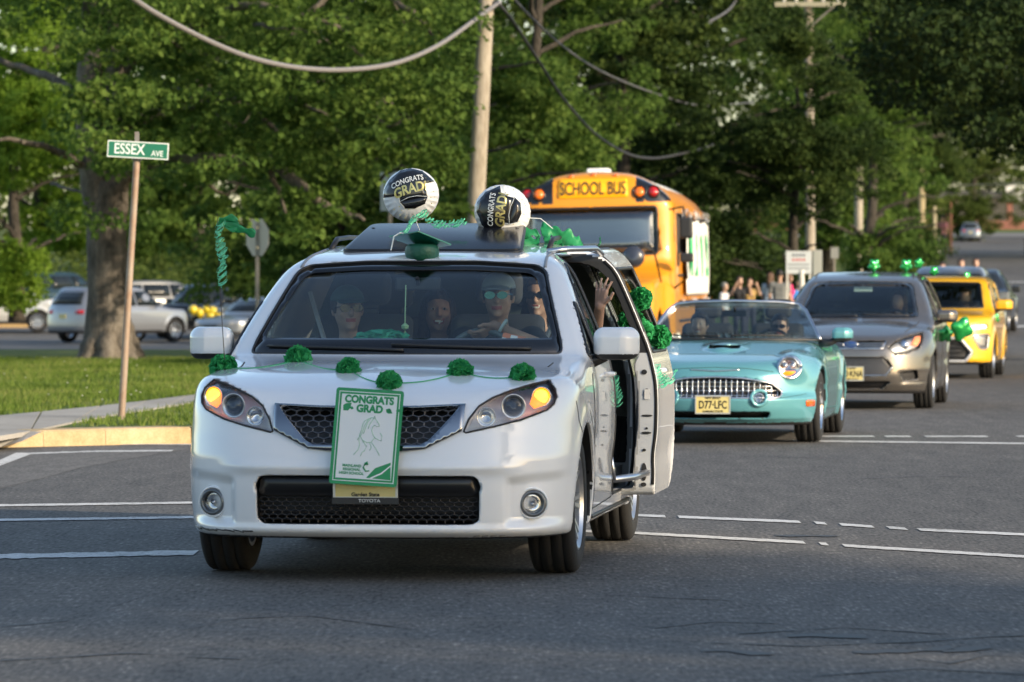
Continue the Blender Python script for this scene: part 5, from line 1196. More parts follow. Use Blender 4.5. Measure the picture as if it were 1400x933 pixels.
# --- overhanging crown at the upper right
tr = MB(); F0 = Vector((16.0, 84, 0))
limb(tr, [(0, 0, -.3), (-.1, 0, 2), (-.3, .2, 4.2), (-.5, .2, 7), (-.6, 0, 11)], [.5, .38, .34, .26, .1], 14, 41)
for k in range(14):
    a = 2.2 + k * .33; z = 3.4 + (k % 5) * .9; Lr = 5.5 + (k % 3); limb(tr, [(-.2, 0, z), (math.cos(a) * Lr * .5, math.sin(a) * Lr * .5, z + 1.2), (math.cos(a) * Lr, math.sin(a) * Lr, z + .8)], [.16, .10, .03], 7, 50 + k, .06)
g = np.random.default_rng(31); cl = []
while len(cl) < 980:
    px, py, Y = g.uniform(1160, 1760), g.uniform(-420, 240), g.uniform(76, 92)
    lim = np.interp(px, [1160, 1190, 1230, 1290, 1350, 1400, 1500, 1760], [30, 90, 150, 170, 200, 225, 240, 240]) + 10 * math.sin(px * .07 + Y)
    if py > lim: continue
    if py < 0 and g.uniform() < .45: continue
    if (px - 1382) ** 2 + (py - 110) ** 2 < 26 ** 2 * g.uniform(.0, 1): continue
    cl.append(Vector(at(px, py, Y)) - F0)
crF = leaf_mesh('crown', np.array([tuple(c) for c in cl]), g.uniform(.35, .75, len(cl)), 80, .13, 32, .45)
plant_tree('overhanging_tree', (16.0, 84), tr, crF, leafmat('shaded_overhang_leaves', (.010, .022, .008), (.020, .040, .011), (.040, .066, .016), .3, .3), 'dark tree hanging over the road at the upper right'); bpy.data.objects['overhanging_tree'].location.z = 0  # leaf colours darkened to paint in the shade on this crown
# --- trees on the right of the camera, outside the frame, that shade the crossing
for i, (x, y, s_, rz) in enumerate(((17.2, 7.6, .95, .2), (25, 1, 1.1, 1.9), (15.5, -3, .9, 3.0), (22, -8, 1.0, 4.0))):
    T_ = plant_tree('verge_tree', (x, y), (G1, G2)[i % 2][0], (G1, G2)[i % 2][1], LEAF_A, ('tree right of the crossing beside the camera, seen in reflections', 'tree farther right of the crossing, behind the nearest one', 'tree on the right just behind the camera', 'rearmost tree on the right behind the camera')[i], rz, s_, group='verge trees beside the crossing')
# --- far wood behind everything: one mass
g = np.random.default_rng(61); n = 5600; X = g.uniform(-125, 62, n); Y = 262 + g.uniform(0, 60, n) + np.abs(X) * .25; Z = g.uniform(0, 1, n) ** .8 * 24
m_ = ~((X / Y > .088) & (X / Y < .13) & (Z < 9) ); X, Y, Z = X[m_], Y[m_], Z[m_]
crn = leaf_mesh('woodland', np.stack([X, Y, Z + zg(X, Y)], 1), g.uniform(1.1, 2.4, len(X)), 62, .46, 62, .6)
wd = tag(link_mesh('woodland', crn, LEAF_F), kind='stuff')
n = 900; X = g.uniform(60, 140, n); Y = 520 + g.uniform(0, 60, n); X = X * 1.0 - 35; Z = g.uniform(4, 34, n)
wd2 = tag(link_mesh('far_woodland', leaf_mesh('far_woodland', np.stack([X, Y + 20, Z + 4], 1), g.uniform(1.6, 3.0, n), 60, .6, 63, .6), LEAF_F), kind='stuff')
# low hedges / undergrowth under the trees at the left and centre
n = 240; X = g.uniform(-22, 9, n); Y = g.uniform(176, 200, n); 
tag(link_mesh('undergrowth', leaf_mesh('undergrowth', np.stack([X, Y, zg(X, Y) + g.uniform(.1, 1.6, n)], 1), g.uniform(.5, 1.1, n), 90, .20, 64, .7), LEAF_F), kind='stuff')
# ================================================================== street furniture and wires
POLEM = rich('pole_wood', [(.36, (.20, .17, .13)), (.5, (.34, .30, .245)), (.64, (.44, .40, .33))], [(1.5, .3), (9, .3), (50, .4)], .9, .5, .01, stretch=(1, 1, .12))
GALV = mat('galvanised', (.32, .31, .29), .5, .6, noise=(14, .2, (.24, .20, .16)))
WIREM = mat('cable_grey', (.20, .19, .19), .6)
WIRED = mat('cable_dark', (.035, .035, .037), .6)
def wire(px, label, name='cable', r=.03, m=None, n=10):
    P = [Vector(at(*p)) for p in px]; mb = MB(); limb(mb, P, [r], 8, 3, 0.0); o = mb.build(name, m or WIREM, smooth=True); return tag(o, label, 'cable')
b = MB(); limb(b, [at(641, 500, 80), at(648, 345, 80), at(665, 0, 80), at(672, -160, 80)], [.16, .148, .132, .125], 16, 5, 0.004)
up = empty('utility_pole', (at(641, 500, 80)[0], 80, 0), 0, 'thick pale wooden utility pole leaning slightly, behind the two balloons', 'utility pole')
o = b.build('pole', POLEM, smooth=True); o.parent = up; o.location = (-up.location.x, -80, 0)
b = MB(); c0 = Vector(at(674, 6, 80)) - up.location; b.tube([c0 + Vector((-.14, 0, 0)), c0 + Vector((.10, -.10, .03))], .035, 8); b.lathe([(.03, -.06), (.05, 0), (.03, .06)], 10, 0, Matrix.Translation(c0 + Vector((.10, -.12, 0)))); b.build('cable_clamp', mat('clamp_steel', (.25, .25, .26), .4, .8), up)
wire([(120, -60, 52), (180, -3, 55), (250, 39, 58), (330, 75, 61), (400, 92, 64), (470, 96, 67), (540, 87, 70), (600, 62, 73), (650, 27, 76.5), (681, 5, 79.4)], 'thick grey cable drooping across the top left to the pole', r=.036)
wire([(681, 5, 79.4), (700, 28, 82), (735, 82, 86), (770, 135, 90), (810, 180, 95), (850, 207, 100), (880, 216, 104), (915, 214, 110), (975, 198, 126), (1040, 165, 142)], 'dark cable hanging from the pole and sagging above the bus', r=.028, m=WIRED)
wire([(690, -22, 80), (705, 2, 83), (760, 56, 90), (820, 97, 98), (895, 128, 110), (960, 145, 128), (1030, 140, 142)], 'thinner cable running down right from the top of the frame', r=.022, m=mat('cable_mid', (.10, .10, .105), .6))
wire([(1020, -30, 120), (1000, 10, 115), (970, 30, 112)], 'short grey cable at the top edge left of the far pole', r=.03, m=mat('cable_mid'))
def pole(px, py0, py1, d, r, label, m=None, name='utility_pole', px1=None):
    a = Vector(at(px, py0, d)); c = Vector(at(px1 or px, py1, d)); z0 = zs(a.x, d) - .1; a.z = z0; rt = empty(name, (a.x, d, z0), 0, label, 'utility pole' if name == 'utility_pole' else 'post')
    q = MB(); limb(q, [a - rt.location, (a + c) / 2 - rt.location, c - rt.location], [r, r * .92, r * .8], 12, 4, .004); q.build('pole' if name == 'utility_pole' else 'shaft', m or POLEM, rt, smooth=True); return rt
p = pole(1109, 400, -60, 123, .135, 'tall pale utility pole with a crossarm at the top right of centre', px1=1104)
q = MB(); c0 = Vector(at(1106, 7, 123)) - p.location; q.box((c0.x - .9, -.22, c0.z - .06), (c0.x + .95, -.12, c0.z + .06)); q.build('crossarm', mat('arm_wood', (.28, .27, .2), .9), p)
q = MB(); q.tube([c0 + Vector((.05, -.17, -.55)), c0 + Vector((.65, -.17, -.03))], .025, 6); q.build('arm_brace', GALV, p)
for dx in (-.66, -.35, .35, .72):
    q = MB(); q.lathe([(0, 0), (.05, 0), (.035, .04), (.05, .08), (.03, .13), (0, .13)], 10, 0, Matrix.Translation(c0 + Vector((dx, -.17, .06)))); q.build('insulator', mat('porcelain', (.5, .5, .48), .3), p, smooth=True)
q = MB(); q.tube([c0 + Vector((.1, -.1, -1.55)), c0 + Vector((.6, -.1, -1.5))], .03, 6); q.lathe([(0, 0), (.09, .02), (.1, .08), (0, .12)], 12, 0, Matrix.Translation(c0 + Vector((.68, -.1, -1.55)))); q.build('street_lamp_head', GALV, p)
pole(1174, 390, 150, 175, .16, 'middle utility pole half hidden in pale green leaves')
p = pole(1260, 400, 195, 250, .19, 'far utility pole with a street lamp on its right', m=mat('pole_tan', (.36, .29, .17), .9))
q = MB(); c0 = Vector(at(1260, 228, 250)) - p.location; q.tube([c0, c0 + Vector((.4, -.1, .12)), c0 + Vector((.75, -.1, .1))], .035, 6); q.build('lamp_arm', GALV, p)
q = MB(); q.box((c0.x + .65, -.2, c0.z + .0), (c0.x + 1.15, .05, c0.z + .16)); q.build('lamp_head', mat('lamp_white', (.6, .64, .68), .4), p, bevel=.04)
wire([(1210, 252, 246), (1260, 250, 250), (1330, 253, 300), (1410, 250, 340)], 'thin far cable above the end of the road', r=.035, m=mat('cable_mid'))
pole(1277.5, 345, 278, 285, .13, 'pale thick roadside post left of two brown posts', mat('post_pale', (.42, .37, .26), .9), 'roadside_post')
pole(1294, 330, 292, 320, .09, 'short brown roadside post, the middle of three', mat('post_brown', (.20, .11, .07), .9), 'roadside_post')
pole(1299.5, 326, 277, 330, .10, 'tall reddish brown roadside post, the rightmost of three', mat('post_red', (.24, .11, .08), .9), 'roadside_post')
pole(1284, 343, 322, 287, .03, 'thin short white marker post beside the pale thick post', mat('post_white', (.6, .6, .56), .8), 'roadside_post')
pole(1096, 425, 369, 100, .07, 'short white post below the white notice board', mat('post_white'), 'roadside_post')
# street name sign
sx, sy = at(165, 572, 46.7)[0], 46.7
sg = empty('street_sign', (sx, sy, .12), 0, 'green ESSEX AVE street name sign on a leaning rusty pipe', 'street sign')
L0 = Vector(sg.location); tpz = Vector(at(187.5, 214, 46.7)) - L0
q = MB(); limb(q, [(0, 0, -.1), tuple(tpz * .5), tuple(tpz)], [.036, .035, .034], 14, 1, 0); q.build('pipe', mat('rusty_pipe', (.33, .285, .235), .6, .2, noise=(6, .25, (.26, .15, .09))), sg, smooth=True)
q = MB(); q.lathe([(.038, -.05), (.05, -.03), (.045, .03), (.03, .05)], 14, 0, Matrix.Translation(tpz)); q.box((tpz.x - .02, -.03, tpz.z + .02), (tpz.x + .02, .03, tpz.z + .24)); q.build('bracket', GALV, sg)
MS = Matrix.Translation(Vector(at(189, 205.5, 46.63)) - L0) @ Matrix.Rotation(R(3.2), 4, 'Y') @ Matrix.Rotation(R(90), 4, 'X')
q = MB(); q.box((-.30, -.082, -.012), (.30, .082, .012), M=MS); pl = q.build('sign_plate', mat('sign_white', (.66, .70, .68), .4), sg)
q = MB(); q.box((-.288, -.070, .0121), (.288, .070, .0135), M=MS); q.build('sign_face', mat('sign_green', (.012, .16, .095), .35), pl)
SW = mat('sign_letter', (.72, .78, .76), .4)
text('sign_lettering', 'ESSEX', .145, SW, pl, MS @ Matrix.Translation((-.085, 0, .0145)), bold=.002, xs=.80)
text('sign_lettering', 'AVE', .078, SW, pl, MS @ Matrix.Translation((.19, -.028, .0145)), bold=.001, xs=.85)
# backs of the two other signs
def sign_back(px, py, d, poly, yaw, label, pxb, m, zr=0):
    c = Vector(at(px, py, d)); rt = empty('traffic_sign', (c.x, d, zs(c.x, d)), 0, label, 'traffic sign'); c0 = c - rt.location
    q = MB(); q.prism(poly, 0, .006, Matrix.Translation(c0) @ Matrix.Rotation(yaw, 4, 'Z') @ Matrix.Rotation(R(90), 4, 'X')); q.build('sign_plate', m, rt)
    q = MB(); q.box((-.035, .045 - .09, -.1), (.035, .075 - .09, c0.z + .3), M=Matrix.Rotation(yaw * .3, 4, 'Z')); q.build('post', GALV, rt); 
    for z_ in (-.2, .2): q = MB(); q.lathe([(0, 0), (.02, 0), (.02, .012), (0, .012)], 8, 0, Matrix.Translation(c0 + Vector((0, -.05, z_))) @ Matrix.Rotation(R(90), 4, 'X')); q.build('bolt', mat('chrome'), rt)
oc = [(.40 * math.cos(R(22.5 + 45 * k)), .40 * math.sin(R(22.5 + 45 * k))) for k in range(8)]
sign_back(352.5, 325, 95, oc, R(-50), 'pale back of an eight sided sign on a wooden post, right of the green ribbon', 355, mat('sign_back_tan', (.50, .44, .36), .5, .3))
sign_back(534, 262, 93, [(-.30, -.38), (.30, -.38), (.30, .38), (-.30, .38)], R(-48), 'grey back of a rectangular sign half hidden by the left balloon', 537, mat('sign_back_grey', (.30, .31, .30), .45, .5))
# notice board and narrow sign by the verge
nb = empty('notice_board', (at(1092, 400, 101)[0], 101, zs(6, 101)), 0, 'white notice board with lines of print, above the people on the verge', 'sign')
L0 = nb.location; c0 = Vector(at(1092, 359, 101)) - L0; q = MB(); q.box((c0.x - .27, -.02, c0.z - .24), (c0.x + .27, .0, c0.z + .24), M=None); bd = q.build('board', mat('board_white', (.50, .55, .58), .6), nb)
for i, (tx, cc) in enumerate((('FOR', 'board_ink'), ('SALE', 'board_red'), ('HHHHHH', 'board_ink'), ('HHHH HHH', 'board_ink'))):
    if i in (2, 3):
        for k in range(7): q = MB(); q.box((c0.x - .22 + k * .064, -.026, c0.z - .06 - (i - 2) * .08), (c0.x - .18 + k * .064, -.0205, c0.z - .03 - (i - 2) * .08)); q.build('print_mark', mat('board_ink', (.12, .14, .18), .7), bd)
    else:
        for k in range(4): q = MB(); q.box((c0.x - .14 + k * .075, -.026, c0.z + .13 - i * .10), (c0.x - .09 + k * .075, -.0205, c0.z + .18 - i * .10)); q.build('print_mark', mat('board_ink', (.12, .14, .18), .7) if i == 0 else mat('board_red', (.5, .12, .12), .7), bd)
for dx in (-.24, .24): q = MB(); q.box((c0.x + dx - .02, -.0, -.1), (c0.x + dx + .02, .03, c0.z + .25)); q.build('leg', mat('post_white'), nb)
ns = empty('narrow_sign', (at(1141, 400, 118)[0], 118, zs(8, 118)), 0, 'small narrow grey sign on a thin post left of the grey car roof', 'sign')
c0 = Vector(at(1141, 346, 118)) - ns.location; q = MB(); q.box((c0.x - .10, -.01, c0.z - .14), (c0.x + .10, .0, c0.z + .14)); q.build('sign_plate', mat('sign_back_grey'), ns); q = MB(); q.box((c0.x - .025, 0, -.1), (c0.x + .025, .04, c0.z)); q.build('post', GALV, ns)
cab = MB(); c0 = at(1117, 400, 112); cab.box((-.11, -.15, 0), (.11, .15, 1.95)); cb = cab.build('utility_cabinet', mat('cabinet_grey', (.30, .32, .30), .6), loc=(c0[0], 112, zs(c0[0], 112)), bevel=.02); tag(cb, 'narrow grey utility cabinet right of the notice board', 'cabinet')
# brick building at the end of the road
bx = 47.0; bz = zs(bx, 506); BL = empty('brick_building', (bx, 506, bz), 0, 'low brick building with dark windows across the end of the road', 'building')
BR = rich('brick', [(.36, (.16, .07, .055)), (.5, (.24, .105, .08)), (.64, (.32, .16, .12))], [(.8, .3), (9, .3), (40, .4)], .9)
q = MB(); q.box((-22, 0, -1), (22, .3, .85)); q.build('low_wall', BR, BL)
q = MB(); q.box((-22, .35, -1), (22, 12, 4.0)); q.build('wall', mat('dark_wall', (.05, .05, .055), .8), BL)  # plain dark grey wall behind the pillars and windows
for i in range(15):
    x = -21 + i * 3.0; q = MB(); q.box((x - .28, .0, .852), (x + .28, .33, 3.2)); q.build('pillar', BR, BL)
    q = MB(); q.box((x + .30, .25, .86), (x + 2.68, .30, 3.18)); w_ = q.build('window', mat('dark_window', (.012, .016, .025), .1, coat=1), BL)
    q = MB(); q.box((x + 1.44, .20, .87), (x + 1.50, .248, 3.17)); q.build('window_bar', mat('frame_dark', (.06, .06, .06), .5), w_)
q = MB(); q.box((-22.5, -.4, 3.22), (22.5, 12.3, 3.75)); q.build('roof', mat('roof_dark', (.06, .06, .06), .6), BL)
q = MB(); q.box((5.5, -.5, 3.0), (7.2, -.42, 4.6)); q.build('gable_panel', mat('roof_white', (.62, .62, .60), .6), BL)
# ================================================================== distant vehicles
def far_car(name, px, d, yawdeg, col, label, cat, L=4.8, W=1.92, H=1.75, kind='suv', h=.05, extra=None, metal=.5, cz=None):
    sc = H / 1.75; l = L / 4.8
    if kind == 'suv': top = [(-.1, .92), (.1, 1.0), (.9, 1.08), (1.2, 1.14), (1.8, 1.58), (2.1, 1.70), (3, 1.75), (4.2, 1.71), (4.7, 1.64), (5, 1.6)]; tail = [(0, 4.6), (.5, 4.8), (.9, 4.77), (1.1, 4.72), (1.7, 4.32)]
    elif kind == 'sedan': top = [(-.1, .80), (.1, .88), (.9, 1.02), (1.3, 1.1), (2.0, 1.65), (2.3, 1.74), (2.9, 1.75), (3.4, 1.62), (4.0, 1.25), (4.3, 1.2), (5, 1.15)]; tail = [(0, 4.6), (.5, 4.8), (1.2, 4.7), (1.8, 4.5)]
    else: top = [(-.1, 1.0), (.1, 1.08), (1.0, 1.15), (1.25, 1.2), (1.75, 1.66), (2.0, 1.74), (2.8, 1.74), (2.95, 1.6), (3.02, 1.12), (4.8, 1.12), (5, 1.1)]; tail = [(0, 4.7), (.5, 4.8), (1.2, 4.8), (1.8, 4.8)]
    P = dict(top=[(a * l, b * sc) for a, b in top], width=[(0, W * .44), (.25, W * .47), (.6, W * .5), (.95 * sc, W * .495), (1.1 * sc, W * .47), (1.4 * sc, W * .41), (1.62 * sc, W * .35), (2.1, W * .3)], plan=[(-.2, .95), (.7, 1), (4.0 * l, 1), (5, .95)],
        nose=[(0, .15), (.3, .02), (.6, 0), (.85, .04), (1.0, .12), (1.3, .35)], tail=[(a, b * l) for a, b in tail], bottom=[(-.2, .28), (5, .28)], wbow=[(0, .05), (1, .22), (2, .2), (2.6, 0), (6, 0)], ktop=[(0, .1), (6, .09)], nbow=(.4, 3.2), tbow=(.22, 3),
        wheels=[(.88 * l, .36), (.88 * l + 2.92 * l, .36)], arch=.41, cabin=(9, 9, 9), flare=.02)
    F = make_field(P); root = empty(name, (0, 0, 0), R(yawdeg), label, cat)
    pm = paint(name + '_paint_' + '_'.join(str(int(c * 100)) for c in col), col, .3, metal)
    z1, z2 = 1.13 * sc, 1.58 * sc
    wsd = [(-.70, z1 + .04), (.70, z1 + .04), (.58, z2), (-.58, z2)]
    if kind == 'suv': sw_ = [[(1.45 * l, z1), (1.95 * l, z2 - .02), (2.45 * l, z2), (2.45 * l, z1)], [(2.52 * l, z1), (2.52 * l, z2), (3.45 * l, z2), (3.55 * l, z1)], [(3.65 * l, z1 + .02), (3.55 * l, z2), (4.15 * l, z2 - .02), (4.4 * l, z1 + .08)]]; bw_ = [(-.66, 1.18 * sc), (.66, 1.18 * sc), (.56, 1.55 * sc), (-.56, 1.55 * sc)]
    elif kind == 'sedan': sw_ = [[(1.6 * l, z1), (2.1 * l, z2 - .04), (2.5 * l, z2), (2.5 * l, z1)], [(2.57 * l, z1), (2.57 * l, z2), (3.1 * l, z2 - .05), (3.5 * l, z1)]]; bw_ = None
    else: sw_ = [[(1.45 * l, z1), (1.85 * l, z2 - .02), (2.2 * l, z2), (2.2 * l, z1)], [(2.27 * l, z1), (2.27 * l, z2), (2.78 * l, z2), (2.78 * l, z1)]]; bw_ = None
    cuts = [('f', [(a * .98, b) for a, b in wsd], 2.2 * l)] if False else []
    B = body_field(P, F, cuts + ([('t', [(-W * .42, 3.15 * l), (W * .42, 3.15 * l), (W * .42, 4.65 * l), (-W * .42, 4.65 * l)], .7)] if kind == 'pickup' else []))
    net_obj('body', B, (-W / 2 - .1, -.15, .2), (W / 2 + .1, L + .15, H + .15), h, [pm, DARKC, BLK], root, std_pick(F, P['wheels'], .41, 1.3, .36), ne=.02, refine=2)
    WT = mat('tinted_window', (.015, .02, .024), .15, spec=.3)
    patch('windshield', F, wsd, 'f', WT, root, off=.018, thick=.03, step=.2)
    for s in (1, -1):
        for q_ in sw_: patch('side_window', F, q_, 's', WT, root, off=.018, thick=.03, step=.25, sign=s)
        hp = [(s * .55, .80 * sc), (s * .88, .88 * sc), (s * .90, .75 * sc), (s * .58, .68 * sc)]; patch('headlight', F, hp, 'f', mat('far_lamp', (.75, .72, .65), .2, .3), root, off=.01, thick=.02, step=.15)
        if kind != 'pickup' or True: patch('tail_lamp', F, [(s * .50, 1.0 * sc), (s * .92, 1.02 * sc), (s * .92, .88 * sc), (s * .52, .88 * sc)], 'b', mat('tail_red', (.55, .015, .02), .25, coat=1), root, off=.01, thick=.02, step=.15)
        q = MB(); q.box((s * W * .5, 1.62 * l, z1 - .02), (s * (W * .5 + .2), 1.72 * l, z1 + .14)); q.build('side_mirror', pm, root, bevel=.03)
    if bw_: patch('rear_window', F, bw_, 'b', WT, root, off=.018, thick=.03, step=.2)
    P_ = project(F, [(0, .80 * sc)], 'b')[0]; q = MB(); q.box((-.15, P_[1], .74 * sc), (.15, P_[1] + .015, .88 * sc)); q.build('licence_plate', mat('plate_yellow'), root)
    gp_ = [(-.42, .72 * sc), (.42, .72 * sc), (.38, .50 * sc), (-.38, .50 * sc)]; patch('grille', F, gp_, 'f', BLK, root, off=.004, thick=.01, step=.2)
    put_wheels(root, P, .36, .24, .235, 6)
    c = Vector(((px - 700) * d / FPX, d, 0)); rot = Matrix.Rotation(R(yawdeg), 3, 'Z'); n0 = c - rot @ Vector((0, L / 2, 0)); root.location = (n0.x, n0.y, zs(c.x, c.y) if cz is None else cz)
    return root
far_car('station_wagon', 163, 148, 138, (.27, .285, .31), 'silver four wheel drive wagon seen from behind, left of and behind the maple trunk', 'car', h=.04)
far_car('dark_wagon', 80, 172, 140, (.01, .03, .035), 'dark green-black wagon parked beyond the silver wagon at the left', 'car')
far_car('pickup_truck', -18, 160, 95, (.62, .60, .56), 'pale pickup truck cut by the left edge of the frame', 'pickup truck', kind='pickup', L=5.4, H=1.8)
far_car('station_wagon', 222, 166, 120, (.22, .22, .21), 'pale grey wagon between the silver wagon and the black pickup', 'car', H=1.6)
bpk = far_car('pickup_truck', 288, 154, -22, (.012, .014, .016), 'black pickup truck with yellow balloons on its front', 'pickup truck', kind='pickup', L=5.5, W=1.98, H=1.75)
far_car('sedan', 358, 146, -38, (.25, .28, .32), 'grey-blue sedan half hidden behind the left side of the minivan', 'car', kind='sedan', H=1.45)
far_car('distant_wagon', 1326, 452, 176, (.16, .19, .23), 'small blue-grey wagon far up the road', 'car', H=1.85, h=.08)
far_car('silver_pickup', 1302, 91, -9, (.45, .47, .50), 'silver pickup truck directly behind the yellow crossover', 'pickup truck', kind='pickup', L=5.4, W=1.86, H=1.74)
far_car('dark_pickup', 1328, 112, -9, (.03, .035, .04), 'dark pickup truck carrying people, last in the visible queue', 'pickup truck', kind='pickup', L=5.4, W=1.98, H=1.5)
far_car('maroon_car', 1424, 300, 170, (.10, .02, .025), 'maroon car cut by the right edge of the frame', 'car', kind='sedan', H=1.5, h=.08)
random.seed(8)
YB_ = mat('balloon_yellow', (.62, .47, .02), .3, coat=1)
for i, (px, py) in enumerate(((264, 424), (273, 428), (283, 423), (291, 426), (288, 432), (297, 428))):
    c = at(px, py, 151.0); q = MB(); q.lathe([(0, -.17), (.05, -.155), (.12, -.09), (.16, 0), (.14, .08), (.09, .13), (0, .16)], 16); q.lathe([(0, -.2), (.025, -.19), (.012, -.165), (0, -.16)], 8)
    o = q.build('balloon', YB_, loc=c, smooth=True); tag(o, ('yellow balloon, leftmost on the black pickup front', 'second yellow balloon from the left on the black pickup', 'yellow balloon at the middle top of the black pickup bunch', 'yellow balloon fourth from the left on the black pickup', 'lowest yellow balloon on the black pickup front', 'yellow balloon, rightmost on the black pickup front')[i], 'balloon', 'yellow balloons on the black pickup')
# ================================================================== people
def hand_segs(w, u, s, side, curl=.15, spread=1.0, k=1.0):
    """w wrist, u direction of the fingers, s direction across the palm towards the thumb; returns capsules"""
    w = Vector(w); u = Vector(u).normalized(); s = Vector(s); s = (s - u * s.dot(u)).normalized(); n = u.cross(s)
    S = []
    for t, r in ((-.030, .013), (-.010, .0145), (.012, .0145), (.030, .014)): S.append((w + u * .01 + s * t * .6, w + u * .085 + s * t, .015, r * .92))
    for i, (t, L, r) in enumerate(((.031, .068, .0085), (.011, .076, .0088), (-.010, .071, .0084), (-.029, .055, .0076))):
        a = (.16 - i * .11) * spread; d = (u * math.cos(a) + s * math.sin(a)).normalized(); b0 = w + u * .085 + s * t
        c1 = (d * math.cos(curl) + n * math.sin(curl)); c2 = (d * math.cos(curl * 2.4) + n * math.sin(curl * 2.4))
        m_ = b0 + c1 * L * .5; S.append((b0, m_, r, r * .95)); S.append((m_, m_ + c2 * L * .5, r * .95, r * .8))
    a0 = w + u * .025 + s * .03; a1 = a0 + (u * .62 + s * .75) * .042; S.append((a0, a1, .013, .0105)); S.append((a1, a1 + (u * .85 + s * .45) * .034, .0105, .0085))
    return [(tuple(a), tuple(b), r1 * k, r2 * k) for a, b, r1, r2 in S]
def person(name, label, M, pose='stand', vox=.02, skin=(.42, .25, .18), top=(.1, .1, .12), bottom=(.03, .035, .06), hair=(.03, .02, .015), hairlen=0, cap=None, glasses=None, armL=None, armR=None, smile=False, fem=False, sleeve=.6, headturn=0, lean=0, scale=1.0, cat='person', handL=None, handR=None, group=None):
    SK = mat('skin_%d' % int(skin[0] * 100), skin, .5, noise=(30, .3, tuple(c * .92 for c in skin))); LIP = mat('lips', (.36, .10, .09), .45); TEETH = mat('teeth', (.75, .73, .68), .3)
    r = empty(name, (0, 0, 0), 0, label, cat, group); r.matrix_world = M @ Matrix.Scale(scale, 4)
    sh = .165 if fem else .185; hd = Vector((0, -.025 - lean * .55, .695)); cs, sn = math.cos(headturn), math.sin(headturn)
    shz = .465; ly = -lean * .4
    aL = armL or (((sh + .05), .02 + ly * .8, .20), ((sh + .03), -.10 + ly * .3, -.03)); aR = armR or ((-(sh + .05), .02 + ly * .8, .20), (-(sh + .03), -.10 + ly * .3, -.03))
    arms = []
    for s, (el, wr), hs in ((1, aL, handL), (-1, aR, handR)):
        arms.append(((s * sh, ly, shz), el, wr, hs, s))
    if pose == 'sit': legs = [((s * .09, 0, .02), (s * .13, -.42, .03), (s * .13, -.66, -.13), (s * .13, -.78, -.10)) for s in (1, -1)]
    else: legs = [((s * .09, 0, -.02), (s * .10, -.02, -.44), (s * .105, .02, -.86), (s * .12, -.14, -.885)) for s in (1, -1)]
    def headF(x, y, z):
        X = x - hd.x; Y = y - hd.y; Z = z - hd.z; xr = X * cs - Y * sn; yr = X * sn + Y * cs
        f = ell(xr, yr + .0, Z - .02, (0, .008, 0), (.076, .094, .098)); f = smin(f, ell(xr, yr, Z, (0, -.022, -.052), (.055, .068, .062)), .05)
        if vox < .012:
            f = smin(f, seg_dist(xr, yr, Z, (0, -.090, .012), (0, -.108, -.022), .008, .013), .016)
            for s in (-1, 1):
                f = smax(f, -ell(xr, yr, Z, (s * .031, -.098, .014), (.019, .014, .012)), .014)
                f = smin(f, ell(xr, yr, Z, (s * .078, .008, -.005), (.010, .020, .030)), .008)
                f = smin(f, ell(xr, yr, Z, (s * .036, -.070, -.022), (.022, .018, .02)), .02)
            f = smin(f, ell(xr, yr, Z, (0, -.086, -.052), (.024, .009, .006)), .006); f = smin(f, ell(xr, yr, Z, (0, -.083, -.064), (.019, .010, .006)), .006)
            f = smin(f, ell(xr, yr, Z, (0, -.078, -.095), (.020, .016, .014)), .02)
        return f
    def torsoF(x, y, z):
        yy = y + lean * np.clip(z, 0, .55) * .85
        f = boxd(x, yy, z, (0, .0, .34), (sh - .03, .085, .165), .085)
        f = smin(f, boxd(x, yy, z, (0, .005, .06), ((.165 if fem else .16), .105, .12), .10), .12)
        if fem: f = smin(f, np.minimum(ell(x, yy, z, (.075, -.085, .33), (.062, .055, .065)), ell(x, yy, z, (-.075, -.085, .33), (.062, .055, .065))), .05)
        for s in (-1, 1): f = smin(f, ell(x, yy, z, (s * sh, 0, shz - .01), (.062, .062, .06)), .06)
        return f
    def armF(x, y, z, upto=2, inf=0, only=None):
        f = None
        for (S, E, W_, hs, s) in arms:
            S, E, W_ = np.array(S), np.array(E), np.array(W_)
            if upto < 1: g_ = seg_dist(x, y, z, S, S + (E - S) * upto, .050 + inf, .044 + inf)
            else: g_ = smin(seg_dist(x, y, z, S, E, .047 + inf, .038 + inf), seg_dist(x, y, z, E, W_, .041 + inf, .026 + inf), .03)
            f = g_ if f is None else np.minimum(f, g_)
        return f
    hsegs = []
    for (S, E, W_, hs, s) in arms:
        E, W_ = Vector(E), Vector(W_); d = (W_ - E).normalized(); kw = dict(curl=.35, spread=.6); kw.update(hs or {})
        u = kw.pop('u', tuple(d)); sd_ = kw.pop('s', (-s * .9, -.4, .3)); hsegs.append(hand_segs(W_, u, sd_, s, **kw))
    def bodyF(x, y, z):
        f = smin(headF(x, y, z), seg_dist(x, y, z, (0, .0 - lean * .42, .50), (hd.x, hd.y + .02, hd.z - .07), .052, .048), .03)
        f = smin(f, torsoF(x, y, z), .05); f = smin(f, armF(x, y, z), .04)
        for lg in legs:
            f = smin(f, seg_dist(x, y, z, lg[0], lg[1], .085, .056), .05); f = smin(f, seg_dist(x, y, z, lg[1], lg[2], .056, .038), .03); f = smin(f, seg_dist(x, y, z, lg[2], lg[3], .038, .03), .03)
        for hs in hsegs:
            h_ = None
            for a, b_, r1, r2 in hs:
                if vox > .015: r1, r2 = max(r1, .011), max(r2, .010)
                c = seg_dist(x, y, z, a, b_, r1, r2); h_ = c if h_ is None else smin(h_, c, .006)
            f = smin(f, h_, .012)
        return f
